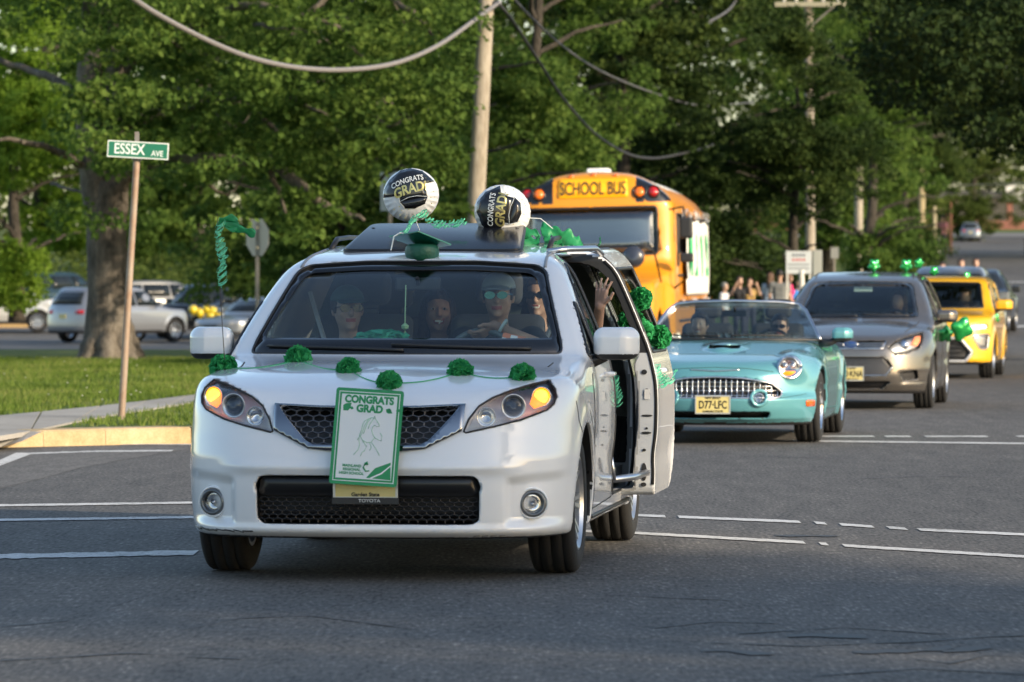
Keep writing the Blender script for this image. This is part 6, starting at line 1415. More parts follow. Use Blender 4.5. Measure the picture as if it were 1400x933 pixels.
    ex = [np.array(q) for a in arms for q in (a[1], a[2])] + [np.array(q) for lg in legs for q in lg] + [np.array(hd)] + [np.array(q[1]) for hs in hsegs for q in hs]
    lo = np.min(ex, 0) - .17; hi = np.max(ex, 0) + .17; lo = np.minimum(lo, [-.28, -.2, -.2]); hi = np.maximum(hi, [.28, .25, hd.z + .16])
    def pk(c):
        X = c[:, 0] - hd.x; Y = c[:, 1] - hd.y; Z = c[:, 2] - hd.z; xr = X * cs - Y * sn; yr = X * sn + Y * cs; m = np.zeros(len(c), int)
        m[(yr < -.065) & (np.abs(Z + .057 - (.12 * xr * xr / .03 if smile else 0)) < .011) & (np.abs(xr) < .027)] = 1
        if smile: m[(yr < -.065) & (np.abs(Z + .058 - 4 * xr * xr) < .0065) & (np.abs(xr) < .022)] = 2
        return m
    net_obj('body', bodyF, lo, hi, vox, [SK, LIP, TEETH], r, pk if vox < .012 else None, lip=1.8, ne=.004)
    TM = mat('cloth_%d_%d_%d' % tuple(int(c * 100) for c in top), top, .85, bump=(50, .2)); BM_ = mat('cloth_%d_%d_%d' % tuple(int(c * 100) for c in bottom), bottom, .85, bump=(50, .2))
    v2 = max(vox * 1.3, .012)
    def shirtF(x, y, z):
        f = smin(torsoF(x, y, z), armF(x, y, z, sleeve, .006) if sleeve < 1 else armF(x, y, z, 1, .006), .03) - .012
        f = f - .004 * np.sin(z * 60 + x * 25) * np.sin(x * 31 + z * 11)
        if sleeve >= 1:
            for (S, E, W_, hs, s) in arms: W2 = np.array(W_); f = np.maximum(f, .055 - np.sqrt((x - W2[0]) ** 2 + (y - W2[1]) ** 2 + (z - W2[2]) ** 2))
        f = np.maximum(f, .0 - z - .06); yy = y + lean * .45
        return smax(f, -(np.sqrt(x * x + (yy + .01) ** 2 + ((z - .575) * 1.1) ** 2) - .085), .01)
    net_obj('shirt', shirtF, lo, hi, v2, TM, r, lip=1.8, ne=.004)
    def pantsF(x, y, z):
        f = boxd(x, y, z, (0, .005, .03), (.165, .115, .10), .10)
        for lg in legs: f = smin(f, seg_dist(x, y, z, lg[0], lg[1], .10, .072), .05); f = smin(f, seg_dist(x, y, z, lg[1], lg[2], .072, .055), .03)
        return np.maximum(f, z - .07)
    net_obj('trousers', pantsF, lo, hi, max(v2, .02), BM_, r, lip=1.8, ne=.006)
    if pose != 'sit':
        q = MB()
        for lg in legs: q.prism(rounded([(-.045, -.18), (.045, -.18), (.05, .05), (.03, .10), (-.03, .10), (-.05, .05)], .03), -.93, -.86, Matrix.Translation((lg[2][0], .0, 0)))
        tag(q.build('shoe', mat('shoe_dark', (.05, .05, .05), .6), r, bevel=.01), kind='stuff')
    HM = mat('hair_%d' % int(hair[0] * 1000), hair, .45, noise=(40, .3, tuple(c * .5 for c in hair)), bump=(90, .6))
    def hairF(x, y, z):
        X = x - hd.x; Y = y - hd.y; Z = z - hd.z; xr = X * cs - Y * sn; yr = X * sn + Y * cs
        f = ell(xr, yr, Z, (0, .018, .026), (.090, .104, .108)) - .002 * np.sin(xr * 140 + yr * 60)
        f = smax(f, -(yr * .8 + .030 + np.maximum(Z - .055, 0) * 2.4), .012) if not hairlen else smax(f, -(yr + .040 + np.maximum(Z - .050, 0) * 2.2 + np.maximum(np.abs(xr) - .05, 0) * 1.2), .012)
        f = np.maximum(f, -(Z + (.02 if not hairlen else .09) + .25 * yr * 0))
        if hairlen:
            for s in (-1, 1): f = smin(f, seg_dist(xr, yr, Z, (s * .070, .02, .02), (s * .095, .0, -hairlen), .030, .026) + .003 * np.sin(Z * 70), .03)
            f = smin(f, seg_dist(xr, yr, Z, (0, .07, 0), (0, .085, -hairlen), .07, .06), .04)
        return f
    if hair is not None and not (cap and not hairlen and vox > .012): net_obj('hair', hairF, tuple(hd - Vector((.16, .17, .16 + hairlen))), tuple(hd + Vector((.16, .2, .17))), v2 * .8, HM, r, lip=2, ne=.004)
    HMt = Matrix.Translation(hd) @ Matrix.Rotation(-headturn, 4, 'Z')
    if cap:
        def capF(x, y, z):
            f = smax(ell(x, y, z, (0, .012, .045), (.093, .108, .092)), .045 - z, .012); br = np.maximum(ell(x, y, z, (0, -.115, .052), (.078, .085, .06)), np.abs(z - .058 + 2.2 * x * x + .15 * np.maximum(-.09 - y, 0)) - .005)
            return np.minimum(f, np.maximum(br, y + .055))
        o = net_obj('cap', capF, (-.13, -.23, 0), (.13, .15, .16), min(v2, .009), mat('cap_%d_%d' % (int(cap[0] * 100), int(cap[1] * 100)), cap, .8), r, lip=2, ne=.003); o.matrix_basis = HMt
    if glasses:
        q = MB()
        for s in (-1, 1): q.prism([(s * .034 + .029 * math.cos(t) * (1.0), .010 + .021 * math.sin(t)) for t in np.linspace(0, 2 * math.pi, 15)[:-1]][::1], .0, .004, HMt @ Matrix.Translation((0, -.106 + .0, 0)) @ Matrix.Rotation(R(90), 4, 'X'))
        for s in (-1, 1): q.tube([HMt @ Vector((s * .062, -.100, .016)), HMt @ Vector((s * .080, -.05, .014)), HMt @ Vector((s * .082, .01, .008))], .0025, 6)
        q.tube([HMt @ Vector((-.01, -.108, .014)), HMt @ Vector((.01, -.108, .014))], .003, 6)
        tag(q.build('sunglasses', glasses, r), None)
    elif vox < .012:
        for s in (-1, 1):
            q = MB(); q.lathe([(0, .0105), (.006, .009), (.0095, .005), (.0105, 0), (.0095, -.006), (0, -.010)], 14, 0, HMt @ Matrix.Translation((s * .031, -.080, .013)) @ Matrix.Diagonal((1, 1, .7, 1)) @ Matrix.Rotation(R(90), 4, 'X')); e_ = q.build('eye', mat('eye_white', (.6, .58, .55), .2), r, smooth=True)
            q = MB(); q.lathe([(0, .0112), (.004, .0108), (.0065, .009), (0, .008)], 12, 0, HMt @ Matrix.Translation((s * .031, -.080, .013)) @ Matrix.Rotation(R(90), 4, 'X')); q.build('iris', mat('iris_brown', (.04, .02, .01), .1), e_, smooth=True)
    return r
def inv(cx, cy, cyaw, v, u, z, ry=0): return Matrix.Translation((cx, cy, 0)) @ Matrix.Rotation(cyaw, 4, 'Z') @ Matrix.Translation((v, u, z)) @ Matrix.Rotation(ry, 4, 'Z')
SHADES = mat('sunglass_lens', (.01, .012, .015), .08, coat=1); MSH = mat('mirrored_lens', (.10, .32, .42), .08, .8)
VV = lambda v, u, z, ry=0: inv(VAN_X, VAN_Y, VAN_YAW, v, u, z, ry)
pd = person('person', 'driver of the white minivan in pale cap and mirrored sunglasses, forearm on the wheel', VV(.36, 2.46, .70), 'sit', .0095, skin=(.42, .26, .19), top=(.035, .04, .05), hair=(.03, .02, .015), cap=(.42, .50, .56), glasses=MSH,
    armR=((-.29, -.08, .20), (-.20, -.36, .16)), armL=((.27, -.18, .42), (.02, -.40, .545)), handL=dict(u=(-.75, -.25, -.55), s=(-.2, -.8, .4), curl=.5, spread=.8))
q = MB(); q.tube([Vector((.065 + .02 * math.cos(t), -.375 + .034 * math.sin(t), .537 + .034 * math.cos(t))) for t in np.linspace(0, 6.2832, 20)], .009, 8); q.build('wristwatch', mat('watch_white', (.6, .7, .68), .3), pd, smooth=True)
person('person', 'front passenger of the white minivan in green-badged cap and sunglasses', VV(-.46, 2.44, .63), 'sit', .0095, skin=(.45, .29, .22), top=(.45, .47, .50), hair=(.05, .03, .02), cap=(.05, .10, .09), glasses=SHADES, headturn=-.35)
person('person', 'laughing woman leaning forward between the front seats of the minivan', VV(-.04, 3.15, .62), 'sit', .0105, skin=(.40, .23, .17), top=(.03, .03, .035), hair=(.035, .02, .012), hairlen=.22, smile=True, fem=True, lean=.3, headturn=-.2)
person('person', 'smiling woman in sunglasses behind the driver, waving out of the side', VV(.50, 3.2, .70), 'sit', .0095, skin=(.50, .31, .23), top=(.02, .025, .035), hair=(.05, .03, .02), hairlen=.24, glasses=SHADES, smile=True, fem=True, headturn=.1,
    armL=((.33, -.26, .46), (.385, -.50, .64)), handL=dict(u=(.10, .05, 1), s=(.85, -.5, .0), curl=.12, spread=2.2, k=1.0))
person('person', 'child in the back row of the white minivan', VV(-.45, 3.45, .55), 'sit', .02, skin=(.42, .24, .18), top=(.25, .05, .05), hair=(.04, .025, .015), hairlen=.15, fem=True, scale=.9)
T_ = lambda v, u, z, ry=0: inv(1.834, 43.08, R(-8), v, u, z, ry)
person('person', 'passenger with dark hair in the turquoise roadster, on the left', T_(-.38, 2.46, .37), 'sit', .0115, skin=(.50, .29, .20), top=(.30, .18, .13), hair=(.02, .014, .01), hairlen=.0, smile=True, headturn=.1)
person('person', 'driver of the turquoise roadster with a hand raised to the chin', T_(.39, 2.46, .35), 'sit', .0115, skin=(.46, .28, .21), top=(.28, .17, .14), hair=(.02, .014, .01), hairlen=0.0, glasses=SHADES, armR=((-.25, -.22, .22), (-.03, -.24, .50)))
person('person', 'long-haired woman driving the grey hatchback in an orange patterned top', inv(3.904, 54.85, R(-8.6), .40, 2.28, .56), 'sit', .014, skin=(.52, .30, .22), top=(.50, .16, .06), hair=(.10, .045, .02), hairlen=.26, fem=True, armR=((-.28, -.12, .22), (-.30, -.30, .30)), headturn=.2)
person('person', 'woman in a pale blue top driving the yellow crossover', inv(6.40, 72.4, R(-9.2), .36, 2.15, .56), 'sit', .016, skin=(.52, .32, .24), top=(.12, .35, .50), hair=(.09, .05, .025), hairlen=.24, fem=True, headturn=-.1)
person('person', 'bus driver in a dark shirt behind the wide windshield', inv(1.13, 70.4, R(-5.4), .62, 2.9, 1.35), 'sit', .03, top=(.06, .07, .10), hair=(.03, .02, .02))
def bystander(px, pyh, d, label, rz=0, **k):
    c = at(px, pyh, d); H = c[2] - zs(c[0], d); s_ = max(.6, H / 1.62); M = Matrix.Translation((c[0], d, zs(c[0], d) + .92 * s_)) @ Matrix.Rotation(rz, 4, 'Z')
    return person('person', label, M, 'stand', k.pop('vox', .026), scale=s_, **k)
bystander(1011, 384, 104, 'person in black with both hands raised beside the road', .3, top=(.015, .015, .018), hair=(.04, .02, .01), armL=((.28, -.08, .33), (.22, -.16, .55)), armR=((-.28, -.08, .33), (-.16, -.16, .58)), fem=True, sleeve=.5)
bystander(1025, 386, 107, 'person in an ochre top next to the one in black', .1, top=(.40, .26, .10), hair=(.10, .05, .02), hairlen=.1, armL=((.28, -.06, .36), (.20, -.14, .60)), fem=True)
bystander(1053, 379, 106, 'woman with long brown hair in a pale blue top on the verge', 2.6, top=(.45, .52, .62), bottom=(.30, .36, .45), hair=(.12, .06, .03), hairlen=.25, fem=True)
bystander(1066, 376, 103, 'broad person in a grey T-shirt standing with back turned', 3.0, top=(.16, .17, .17), bottom=(.10, .11, .12), hair=(.015, .012, .01))
bystander(1078, 380, 107, 'person in a bright pink top right of the grey T-shirt', 1.8, top=(.62, .03, .14), bottom=(.12, .13, .14), hair=(.16, .08, .04), hairlen=.1, fem=True)
bystander(1091, 389, 110, 'child in a bright blue top under the notice board', .6, top=(.03, .18, .50), bottom=(.3, .25, .12), hair=(.2, .15, .08))
bystander(990, 392, 103, 'person in white and grey at the bus corner', 1.2, top=(.55, .56, .60), bottom=(.05, .05, .06), hair=(.25, .25, .25))
bystander(1288, 298, 300, 'distant person in a pink top among the roadside posts', 2.5, top=(.55, .22, .26), bottom=(.02, .02, .03), vox=.045)
for px, py, d, lb, cc, zf_ in ((1288, 366, 112.5, 'person in orange on the dark pickup, leftmost of three', (.60, .16, .04), .95), (1314, 361, 112.8, 'person in orange and white on the dark pickup, middle of three', (.62, .22, .08), .95), (1334, 360, 113.2, 'person in black on the dark pickup, rightmost of three', (.02, .02, .025), .95), (274, 388, 155.4, 'person in dark green seated high on the black pickup', (.02, .06, .035), 0), (295.5, 384, 155.8, 'person in green holding a white cup on the black pickup', (.03, .15, .08), 0)):
    c = at(px, py, d); M = Matrix.Translation((c[0], d, c[2] - .70)); person('person', lb, M, 'sit', .032, top=cc, bottom=(.05, .05, .06), hair=(.06, .03, .02), skin=(.46, .27, .20))
# ================================================================== green decorations
GT = mat('crepe_green', (.02, .33, .10), .8); GR = mat('ribbon_green', (.02, .34, .13), .45); MINT = mat('curling_ribbon', (.10, .55, .36), .3, .3); GTI = mat('dash_crepe', (.05, .46, .30), .8)
for m_ in (GT, GR, GTI):
    nt = m_.node_tree; b_ = nt.nodes['Principled BSDF']; c_ = b_.inputs['Base Color'].default_value[:]; t_ = _n(nt, 'ShaderNodeBsdfTranslucent'); t_.inputs[0].default_value = c_; x_ = _n(nt, 'ShaderNodeMixShader'); x_.inputs[0].default_value = .3
    nt.links.new(b_.outputs[0], x_.inputs[1]); nt.links.new(t_.outputs[0], x_.inputs[2]); nt.links.new(x_.outputs[0], nt.nodes['Material Output'].inputs[0])
def pom_mesh(seed, n=78, rad=.06):
    g = np.random.default_rng(seed); V = []; F = []
    for k in range(n):
        d = g.normal(size=3); d /= np.linalg.norm(d); a = np.cross(d, g.normal(size=3)); a /= np.linalg.norm(a); b = np.cross(d, a); base = len(V); N = 7; w = rad * g.uniform(.55, .85); ph = g.uniform(0, 6.28, 4)
        for i in range(N):
            for j in range(N):
                s, t = i / (N - 1), j / (N - 1) * 2 - 1; rr = rad * (.25 + .88 * s); ruf = .16 * rad * s * (math.sin(t * 9 + ph[0]) + .7 * math.sin(t * 17 + s * 6 + ph[1]))
                q = d * rr + a * (w * t * (.35 + .75 * s)) + b * (ruf + .25 * rad * math.sin(s * 3 + ph[2])); q *= (1 - .10 * t * t); V.append(q + g.normal(size=3) * .0012)
        F += [(base + i * N + j, base + i * N + j + 1, base + (i + 1) * N + j + 1, base + (i + 1) * N + j) for i in range(N - 1) for j in range(N - 1)]
    return np_mesh('pompon', V, F, True)
PM = [pom_mesh(s) for s in (1, 2, 3)]
for m_ in PM: m_.materials.append(GT)
VMI = VM.inverted()
def van_surf(px, py, off=.03):
    """point on the van body that the photograph shows at a pixel"""
    o = VMI @ Vector((0, 0, CAM_H)); e = VMI @ Vector(at(px, py, 40)); d = (e - o).normalized(); P = ray_hit(VF, np.array([o + d * 21.5]), np.array([o + d * 31]), 900)[0]
    if np.isnan(P[0]): P = np.array(o + d * 25)
    return VM @ Vector(P) - (VM.to_3x3() @ d) * off
def pom(px, py, label, i, loc=None, sc=1.0, grp='green paper flowers on the minivan', mesh=None):
    o = link_mesh('paper_flower', mesh or PM[i % 3]); o.location = loc or van_surf(px, py, .045); o.rotation_euler = (i * 1.3, i * 2.1, i * .7); o.scale = (sc,) * 3; return tag(o, label, 'paper flower', grp)
PP = [(305.5, 503), (408, 492), (477, 506), (532, 524), (629, 509), (714.5, 515)]
for i, (px, py) in enumerate(PP):
    pom(px, py, 'green paper flower on the minivan bonnet, ' + ('leftmost, above the left headlight', 'second from the left', 'third from the left', 'just above the CONGRATS GRAD poster', 'second from the right', 'rightmost, above the right headlight')[i], i, sc=(1, 1, .9, .9, .95, .95)[i])
gar = MB()
for a, b_ in zip(PP[:-1], PP[1:]):
    L = [van_surf(a[0] + (b_[0] - a[0]) * t, a[1] + (b_[1] - a[1]) * t + 5 * math.sin(math.pi * t), .008) for t in np.linspace(0, 1, 14)]
    for k in range(len(L) - 1):
        p, q_ = L[k], L[k + 1]; w = Vector((0, 0, .0035)); gar.add([p - w, q_ - w, q_ + w, p + w], [(0, 1, 2, 3)])
o = gar.build('garland_ribbon', GR); tag(o, 'thin green ribbon joining the paper flowers across the minivan bonnet', 'ribbon', kind='stuff')
def dpt(v, u, z): return VM @ Vector((v, u, z))
def at_u(px, py, u):  # point at van depth u that shows at a pixel
    Y = VAN_Y + u; return Vector(at(px, py, Y))
for i, (px, py, u, sc, lb) in enumerate(((876, 409, 3.55, .95, 'single green paper flower high on the open door window edge'), (863, 440, 3.4, 1.05, 'left one of the green paper flowers bunched at the bottom of the door window'), (876, 453, 3.35, 1.05, 'right one of the green paper flowers bunched at the bottom of the door window'), (902, 461, 3.5, .95, 'green paper flower on the outer belt of the open sliding door'), (795, 457, 2.3, .7, 'small green paper bit behind the minivan door mirror'))):
    pom(0, 0, lb, i + 6, loc=at_u(px, py, u), sc=sc)
def curly(pts, label, name='curling_ribbon', r=.018, turns=26, w=.004, m=None, strands=3, seed=1):
    g = random.Random(seed); q = MB()
    for s in range(strands):
        P = [Vector(p) for p in pts]; n = turns * 9; L = []
        for i in range(n + 1):
            t = i / n * (len(P) - 1); k = min(int(t), len(P) - 2); c = P[k].lerp(P[k + 1], t - k); a = i / 9 * 6.28 + s * 2; rr = r * (1 + .5 * math.sin(i * .11 + s)) 
            L.append(c + Vector((math.cos(a) * rr + g.uniform(-.002, .002), math.sin(a) * rr * .7, math.sin(a + .8) * rr + .012 * math.sin(i * .2 + s * 2))))
        V = []; 
        for p in L: V += [p - Vector((0, 0, w)), p + Vector((0, 0, w))]
        q.add(V, [(2 * i, 2 * i + 2, 2 * i + 3, 2 * i + 1) for i in range(len(L) - 1)])
    o = q.build(name, m or MINT); return tag(o, label, 'ribbon', kind='stuff')
# aerial with ribbon
ant = MB(); a0 = at_u(307, 492, .95); ant.tube([a0, at_u(301, 400, .93), at_u(297, 292, .9)], [.0028, .002, .0014], 6); o = ant.build('aerial', BLK, van); o.matrix_parent_inverse = VM.inverted()
curly([at_u(303, 303, .9), at_u(298, 318, .9), at_u(301, 338, .9), at_u(306, 352, .9), at_u(303, 368, .9), at_u(305, 390, .9)], 'curled mint ribbon hanging from the minivan aerial', r=.017, turns=15, w=.0022, strands=3, seed=3)
def flag(pts, w, label, m=None, name='ribbon_bow', n=30, seed=1):
    g = random.Random(seed); P = [Vector(p) for p in pts]; V = []
    for i in range(n + 1):
        t = i / n * (len(P) - 1); k = min(int(t), len(P) - 2); f = t - k; p0 = P[max(k - 1, 0)]; p1 = P[k]; p2 = P[k + 1]; p3 = P[min(k + 2, len(P) - 1)]
        c = .5 * ((2 * p1) + (p2 - p0) * f + (2 * p0 - 5 * p1 + 4 * p2 - p3) * f * f + (3 * p1 - p0 - 3 * p2 + p3) * f ** 3); ww = w * (1 + .35 * math.sin(i * .9 + seed)); tw = i * .22 + seed
        for s in (-1, -.33, .33, 1): V.append(c + Vector((math.sin(tw) * .25 * ww * s, .4 * ww * s * math.cos(tw * 1.3) + .006 * math.sin(i + s * 4), ww * s * .8)))
    F = [(i * 4 + j, i * 4 + j + 1, (i + 1) * 4 + j + 1, (i + 1) * 4 + j) for i in range(n) for j in range(3)]
    me = np_mesh(name, V, F, True); o = link_mesh(name, me, m or GR); md = o.modifiers.new('t', 'SOLIDIFY'); md.thickness = .0015; return tag(o, label, 'ribbon') if label else o
flag([at_u(x, y, .9) for x, y in ((299, 304), (308, 300), (318, 299), (326, 304), (318, 312), (306, 306), (320, 311), (334, 315), (342, 318), (349, 321))], .022, 'green ribbon bow streaming right from the top of the minivan aerial', seed=2)
curly([at_u(840, 518, 2.42), at_u(843, 535, 2.42), at_u(846, 552, 2.42)], 'curled mint ribbon tied on the front door handle', r=.016, turns=9, w=.0025, strands=3, seed=5)
curly([at_u(896, 503, 3.0), at_u(903, 515, 3.0), at_u(910, 526, 3.0)], 'curled mint ribbon tied on the sliding door handle', r=.016, turns=8, w=.0025, strands=3, seed=6)
curly([at_u(908, 526, 3.0), at_u(920, 518, 3.1), at_u(925, 503, 3.1)], 'loose end of mint ribbon sticking out from the sliding door', r=.010, turns=6, strands=1, seed=7)
curly([at_u(543, 326, 2.3), at_u(556, 316, 2.35), at_u(565, 300, 2.6), at_u(578, 291, 2.7), at_u(588, 302, 2.7), at_u(605, 308, 2.7), at_u(622, 305, 2.7), at_u(637, 303, 2.7)], 'curled mint ribbon under the left balloon on the sunroof', r=.010, turns=30, strands=2, seed=8)
# tissue streamers on the roof
for i, (pts, w, u) in enumerate((([(712, 325), (722, 318), (733, 320), (738, 328), (728, 331), (715, 329)], .028, 3.0), ([(740, 318), (750, 314), (762, 322), (775, 324), (790, 333), (798, 338)], .045, 3.2), ([(744, 330), (760, 330), (772, 332), (785, 341)], .035, 3.3), ([(818, 338), (820, 332), (821, 327)], .016, 3.8))):
    flag([at_u(x, y, u) for x, y in pts], w, ('green tissue streamer beside the sunroof right corner', 'green tissue streamer along the minivan roof edge', 'lower green tissue streamer above the side door', 'tiny green scrap of tissue on the open door top')[i], m=GR, name='tissue_streamer', seed=i + 3)
# graduation cap
cap0 = at_u(577, 345, 2.16); gc_ = empty('graduation_cap', cap0, 0, 'green graduation cap tipped over the front edge of the minivan roof', 'graduation cap')
def skF(x, y, z): return smax(smax(ell(x, y, z, (0, 0, 0), (.092, .10, .085)), z - .045, .02), -(ell(x, y, z, (0, 0, -.0), (.082, .09, .075))) * 1.0 if False else z - .05, .01)
sk = net_obj('skull_cap', skF, (-.13, -.13, -.12), (.13, .13, .1), .009, mat('cap_green', (.008, .09, .055), .5, bump=(25, .5)), gc_, ne=.004)
q = MB(); Mc = Matrix.Translation((-.01, 0, .062)) @ Matrix.Rotation(R(9), 4, 'Y') @ Matrix.Rotation(R(-16), 4, 'X') @ Matrix.Rotation(R(40), 4, 'Z'); q.box((-.12, -.12, -.004), (.12, .12, .004), M=Mc); bd = q.build('mortar_board', mat('board_green', (.012, .20, .13), .25, coat=.4), gc_, bevel=.002)
q = MB(); q.box((-.05, -.09, .0045), (.02, .06, .006), M=Mc); q.build('board_label', mat('label_pale', (.55, .65, .66), .3), bd)
q = MB(); q.tube([Mc @ Vector((0, 0, .01)), Mc @ Vector((-.12, .03, .01)), Mc @ Vector((-.15, .04, -.02)), Mc @ Vector((-.155, .04, -.10))], .004, 6); q.build('tassel', mat('tassel_white', (.6, .66, .66), .6), gc_)
# foil balloons
WH = mat('foil_white', (.82, .82, .81), .32, 0, coat=.4, bump=(14, .25)); KB = mat('foil_black', (.008, .008, .009), .2, coat=.6); GOLD = mat('foil_gold', (.55, .48, .20), .3, .8); SILV = mat('print_white', (.72, .75, .74), .4)
def foil(name, px, py, u, rx, rz, roll, yaw, label):
    c = at_u(px, py, u); root = empty(name, c, 0, label, 'balloon', 'foil balloons over the minivan roof')
    def F(x, y, z):
        r = np.sqrt((x / rx) ** 2 + (z / rz) ** 2); th = np.arctan2(z, x); sc = .010 * np.abs(np.sin(th * 14)) * sstep(.55, 1, r)
        return (np.abs(y) - .095 * np.sqrt(np.maximum(1 - r ** 2.4, 0)) + np.maximum(r - 1, 0) * .2 + sc - .003) * .8
    Fr = lambda x, y, z: F(x, y, z)
    M = Matrix.Rotation(yaw, 4, 'Z') @ Matrix.Rotation(roll, 4, 'Y')
    bo = net_obj('envelope', F, (-rx - .03, -.14, -rz - .03), (rx + .03, .14, rz + .03), .007, WH, root, refine=1, ne=.006); bo.matrix_basis = M
    kc = [patch('printed_cap', F, [(x * rx, z * rz) for x, z in poly], 'f', KB, bo, off=.006, thick=.004, step=.02) for poly in
          ([(-.95, .08), (-.86, .38), (-.62, .68), (-.2, .93), (.15, .95), (.55, .76), (.88, .32), (.55, .30), (.55, -.18), (-.42, -.18), (-.42, .05)],)]
    patch('printed_cap', F, [(x * rx, z * rz) for x, z in [(-.44, -.18), (.57, -.18), (.42, -.42), (.05, -.52), (-.30, -.44)]], 'f', KB, bo, off=.006, thick=.004, step=.02)
    strip('print_outline', F, [(x * rx, z * rz) for x, z in [(-.42, .05), (-.42, -.2), (-.30, -.42)]], 'f', SILV, bo, r=.0018, off=.007)
    strip('print_outline', F, [(-.40 * rx, -.17 * rz), (-.1 * rx, -.08 * rz), (.2 * rx, -.08 * rz), (.54 * rx, -.17 * rz)], 'f', SILV, bo, r=.0018, off=.007)
    def wrap_text(body, size, x0, z0, m, sp, bold=0, xs=.8):
        o = text('lettering', body, size, m, bo, Matrix.Rotation(R(90), 4, 'X'), bold=bold, xs=xs, extrude=.0008); me = o.data; k = len(me.vertices); co = np.zeros(k * 3); me.vertices.foreach_get('co', co); co = co.reshape(-1, 3)
        co[:, 0] += x0; co[:, 2] += z0 + .0; co[:, 2] += -1.1 * (co[:, 0]) ** 2 * 1.2 + .10 * co[:, 0]; P = project(F, co[:, [0, 2]], 'f'); co[:, 1] = P[:, 1] + co[:, 1] - .0085; me.vertices.foreach_set('co', co.ravel()); me.update()
    wrap_text('CONGRATS', .040, -.005, rz * .56, SILV, 0, .0006, .85); wrap_text('GRAD!', .074, .005, rz * .22, GOLD, 0, .002, .85)
    g = np.random.default_rng(int(px)); q = MB()
    for k in range(46):
        a = g.uniform(0, 6.28); rr = g.uniform(.1, .93) ** .5; x, z = rx * rr * math.cos(a), rz * rr * math.sin(a)
        if z > -.20 * rz and x < .55 * rx: continue
        P = project(F, [(x, z)], 'f')[0]; s_ = g.uniform(.0015, .003); q.box((P[0] - s_, P[1] - .004, P[2] - s_), (P[0] + s_, P[1] - .002, P[2] + s_))
    tag(q.build('gold_dots', GOLD, bo), kind='stuff')
    q = MB(); q.tube([(0, 0, -rz), (.01, 0, -rz - .06), (-.03, 0, -rz - .14)], .0025, 5); q.build('string', SILV, bo)
    return root
foil('foil_balloon', 562, 267, 2.9, .155, .148, R(-11), R(0), 'white round CONGRATS GRAD balloon, the left one, above the sunroof')
foil('foil_balloon.001', 687, 290, 3.0, .150, .160, R(-78), R(14), 'white round CONGRATS GRAD balloon turned sideways, the right one, behind the sunroof')
# poster on the grille
PW, PH = .335, .475; c = van_surf(501, 598, .085); ps = empty('poster', c, 0, 'white and green CONGRATS GRAD poster with a horse fixed over the minivan grille', 'poster')
ps.rotation_euler = (R(-9), 0, VAN_YAW); q_ = ps
MP = Matrix.Rotation(R(3.4), 4, 'Y') @ Matrix.Rotation(R(90), 4, 'X')
PGm = mat('poster_green', (.010, .27, .095), .5); PW_ = mat('poster_white', (.74, .77, .78), .5); PL = mat('poster_pale_green', (.38, .62, .46), .5)
q = MB(); q.prism([(x, y) for x, y in rounded([(-PW / 2, -PH / 2), (PW / 2, -PH / 2), (PW / 2, PH / 2), (-PW / 2, PH / 2)], .016)], -.004, .0, MP); bd = q.build('board', PGm, ps)
def sheet(name, x0, y0, x1, y1, z, m): q = MB(); q.box((x0, y0, z - .0006), (x1, y1, z), M=MP); return q.build(name, m, bd)
h_, v_ = PW / 2, PH / 2
sheet('border_line', -h_ + .016, -v_ + .016, h_ - .016, v_ - .016, .0010, PW_); sheet('border_band', -h_ + .020, -v_ + .020, h_ - .020, v_ - .020, .0018, PGm); sheet('paper', -h_ + .030, -v_ + .030, h_ - .030, v_ - .030, .0026, PW_)
tx = lambda s, size, x, y, m, bold=.0, xs=1: text('lettering', s, size, m, bd, MP @ Matrix.Translation((x, y, .0034)), bold=bold, xs=xs)
tx('CONGRATS', .050, 0, .182, PGm, .0026, .90); tx('GRAD', .050, .005, .138, PGm, .0026, .95)
for i, s in enumerate(('MAINLAND', 'REGIONAL', 'HIGH SCHOOL')): tx(s, .0185, -.060, -.145 - i * .0185, PGm, .0006, .98)
def leaf(x, y, s, a): q = MB(); P = [(0, 0), (.3, .35), (.6, .30), (1, 0), (.6, -.28), (.3, -.3)]; c_, s_ = math.cos(a), math.sin(a); q.prism([(x + s * (u * c_ - w * s_), y + s * (u * s_ + w * c_)) for u, w in P], .0028, .0034, MP); q.build('printed_leaf', PGm, bd)
leaf(-.125, .125, .055, .8); leaf(-.075, .135, .022, 2.7); leaf(.085, .142, .038, -.5); leaf(.135, .138, .026, .1); leaf(.10, .128, .02, 1.2)
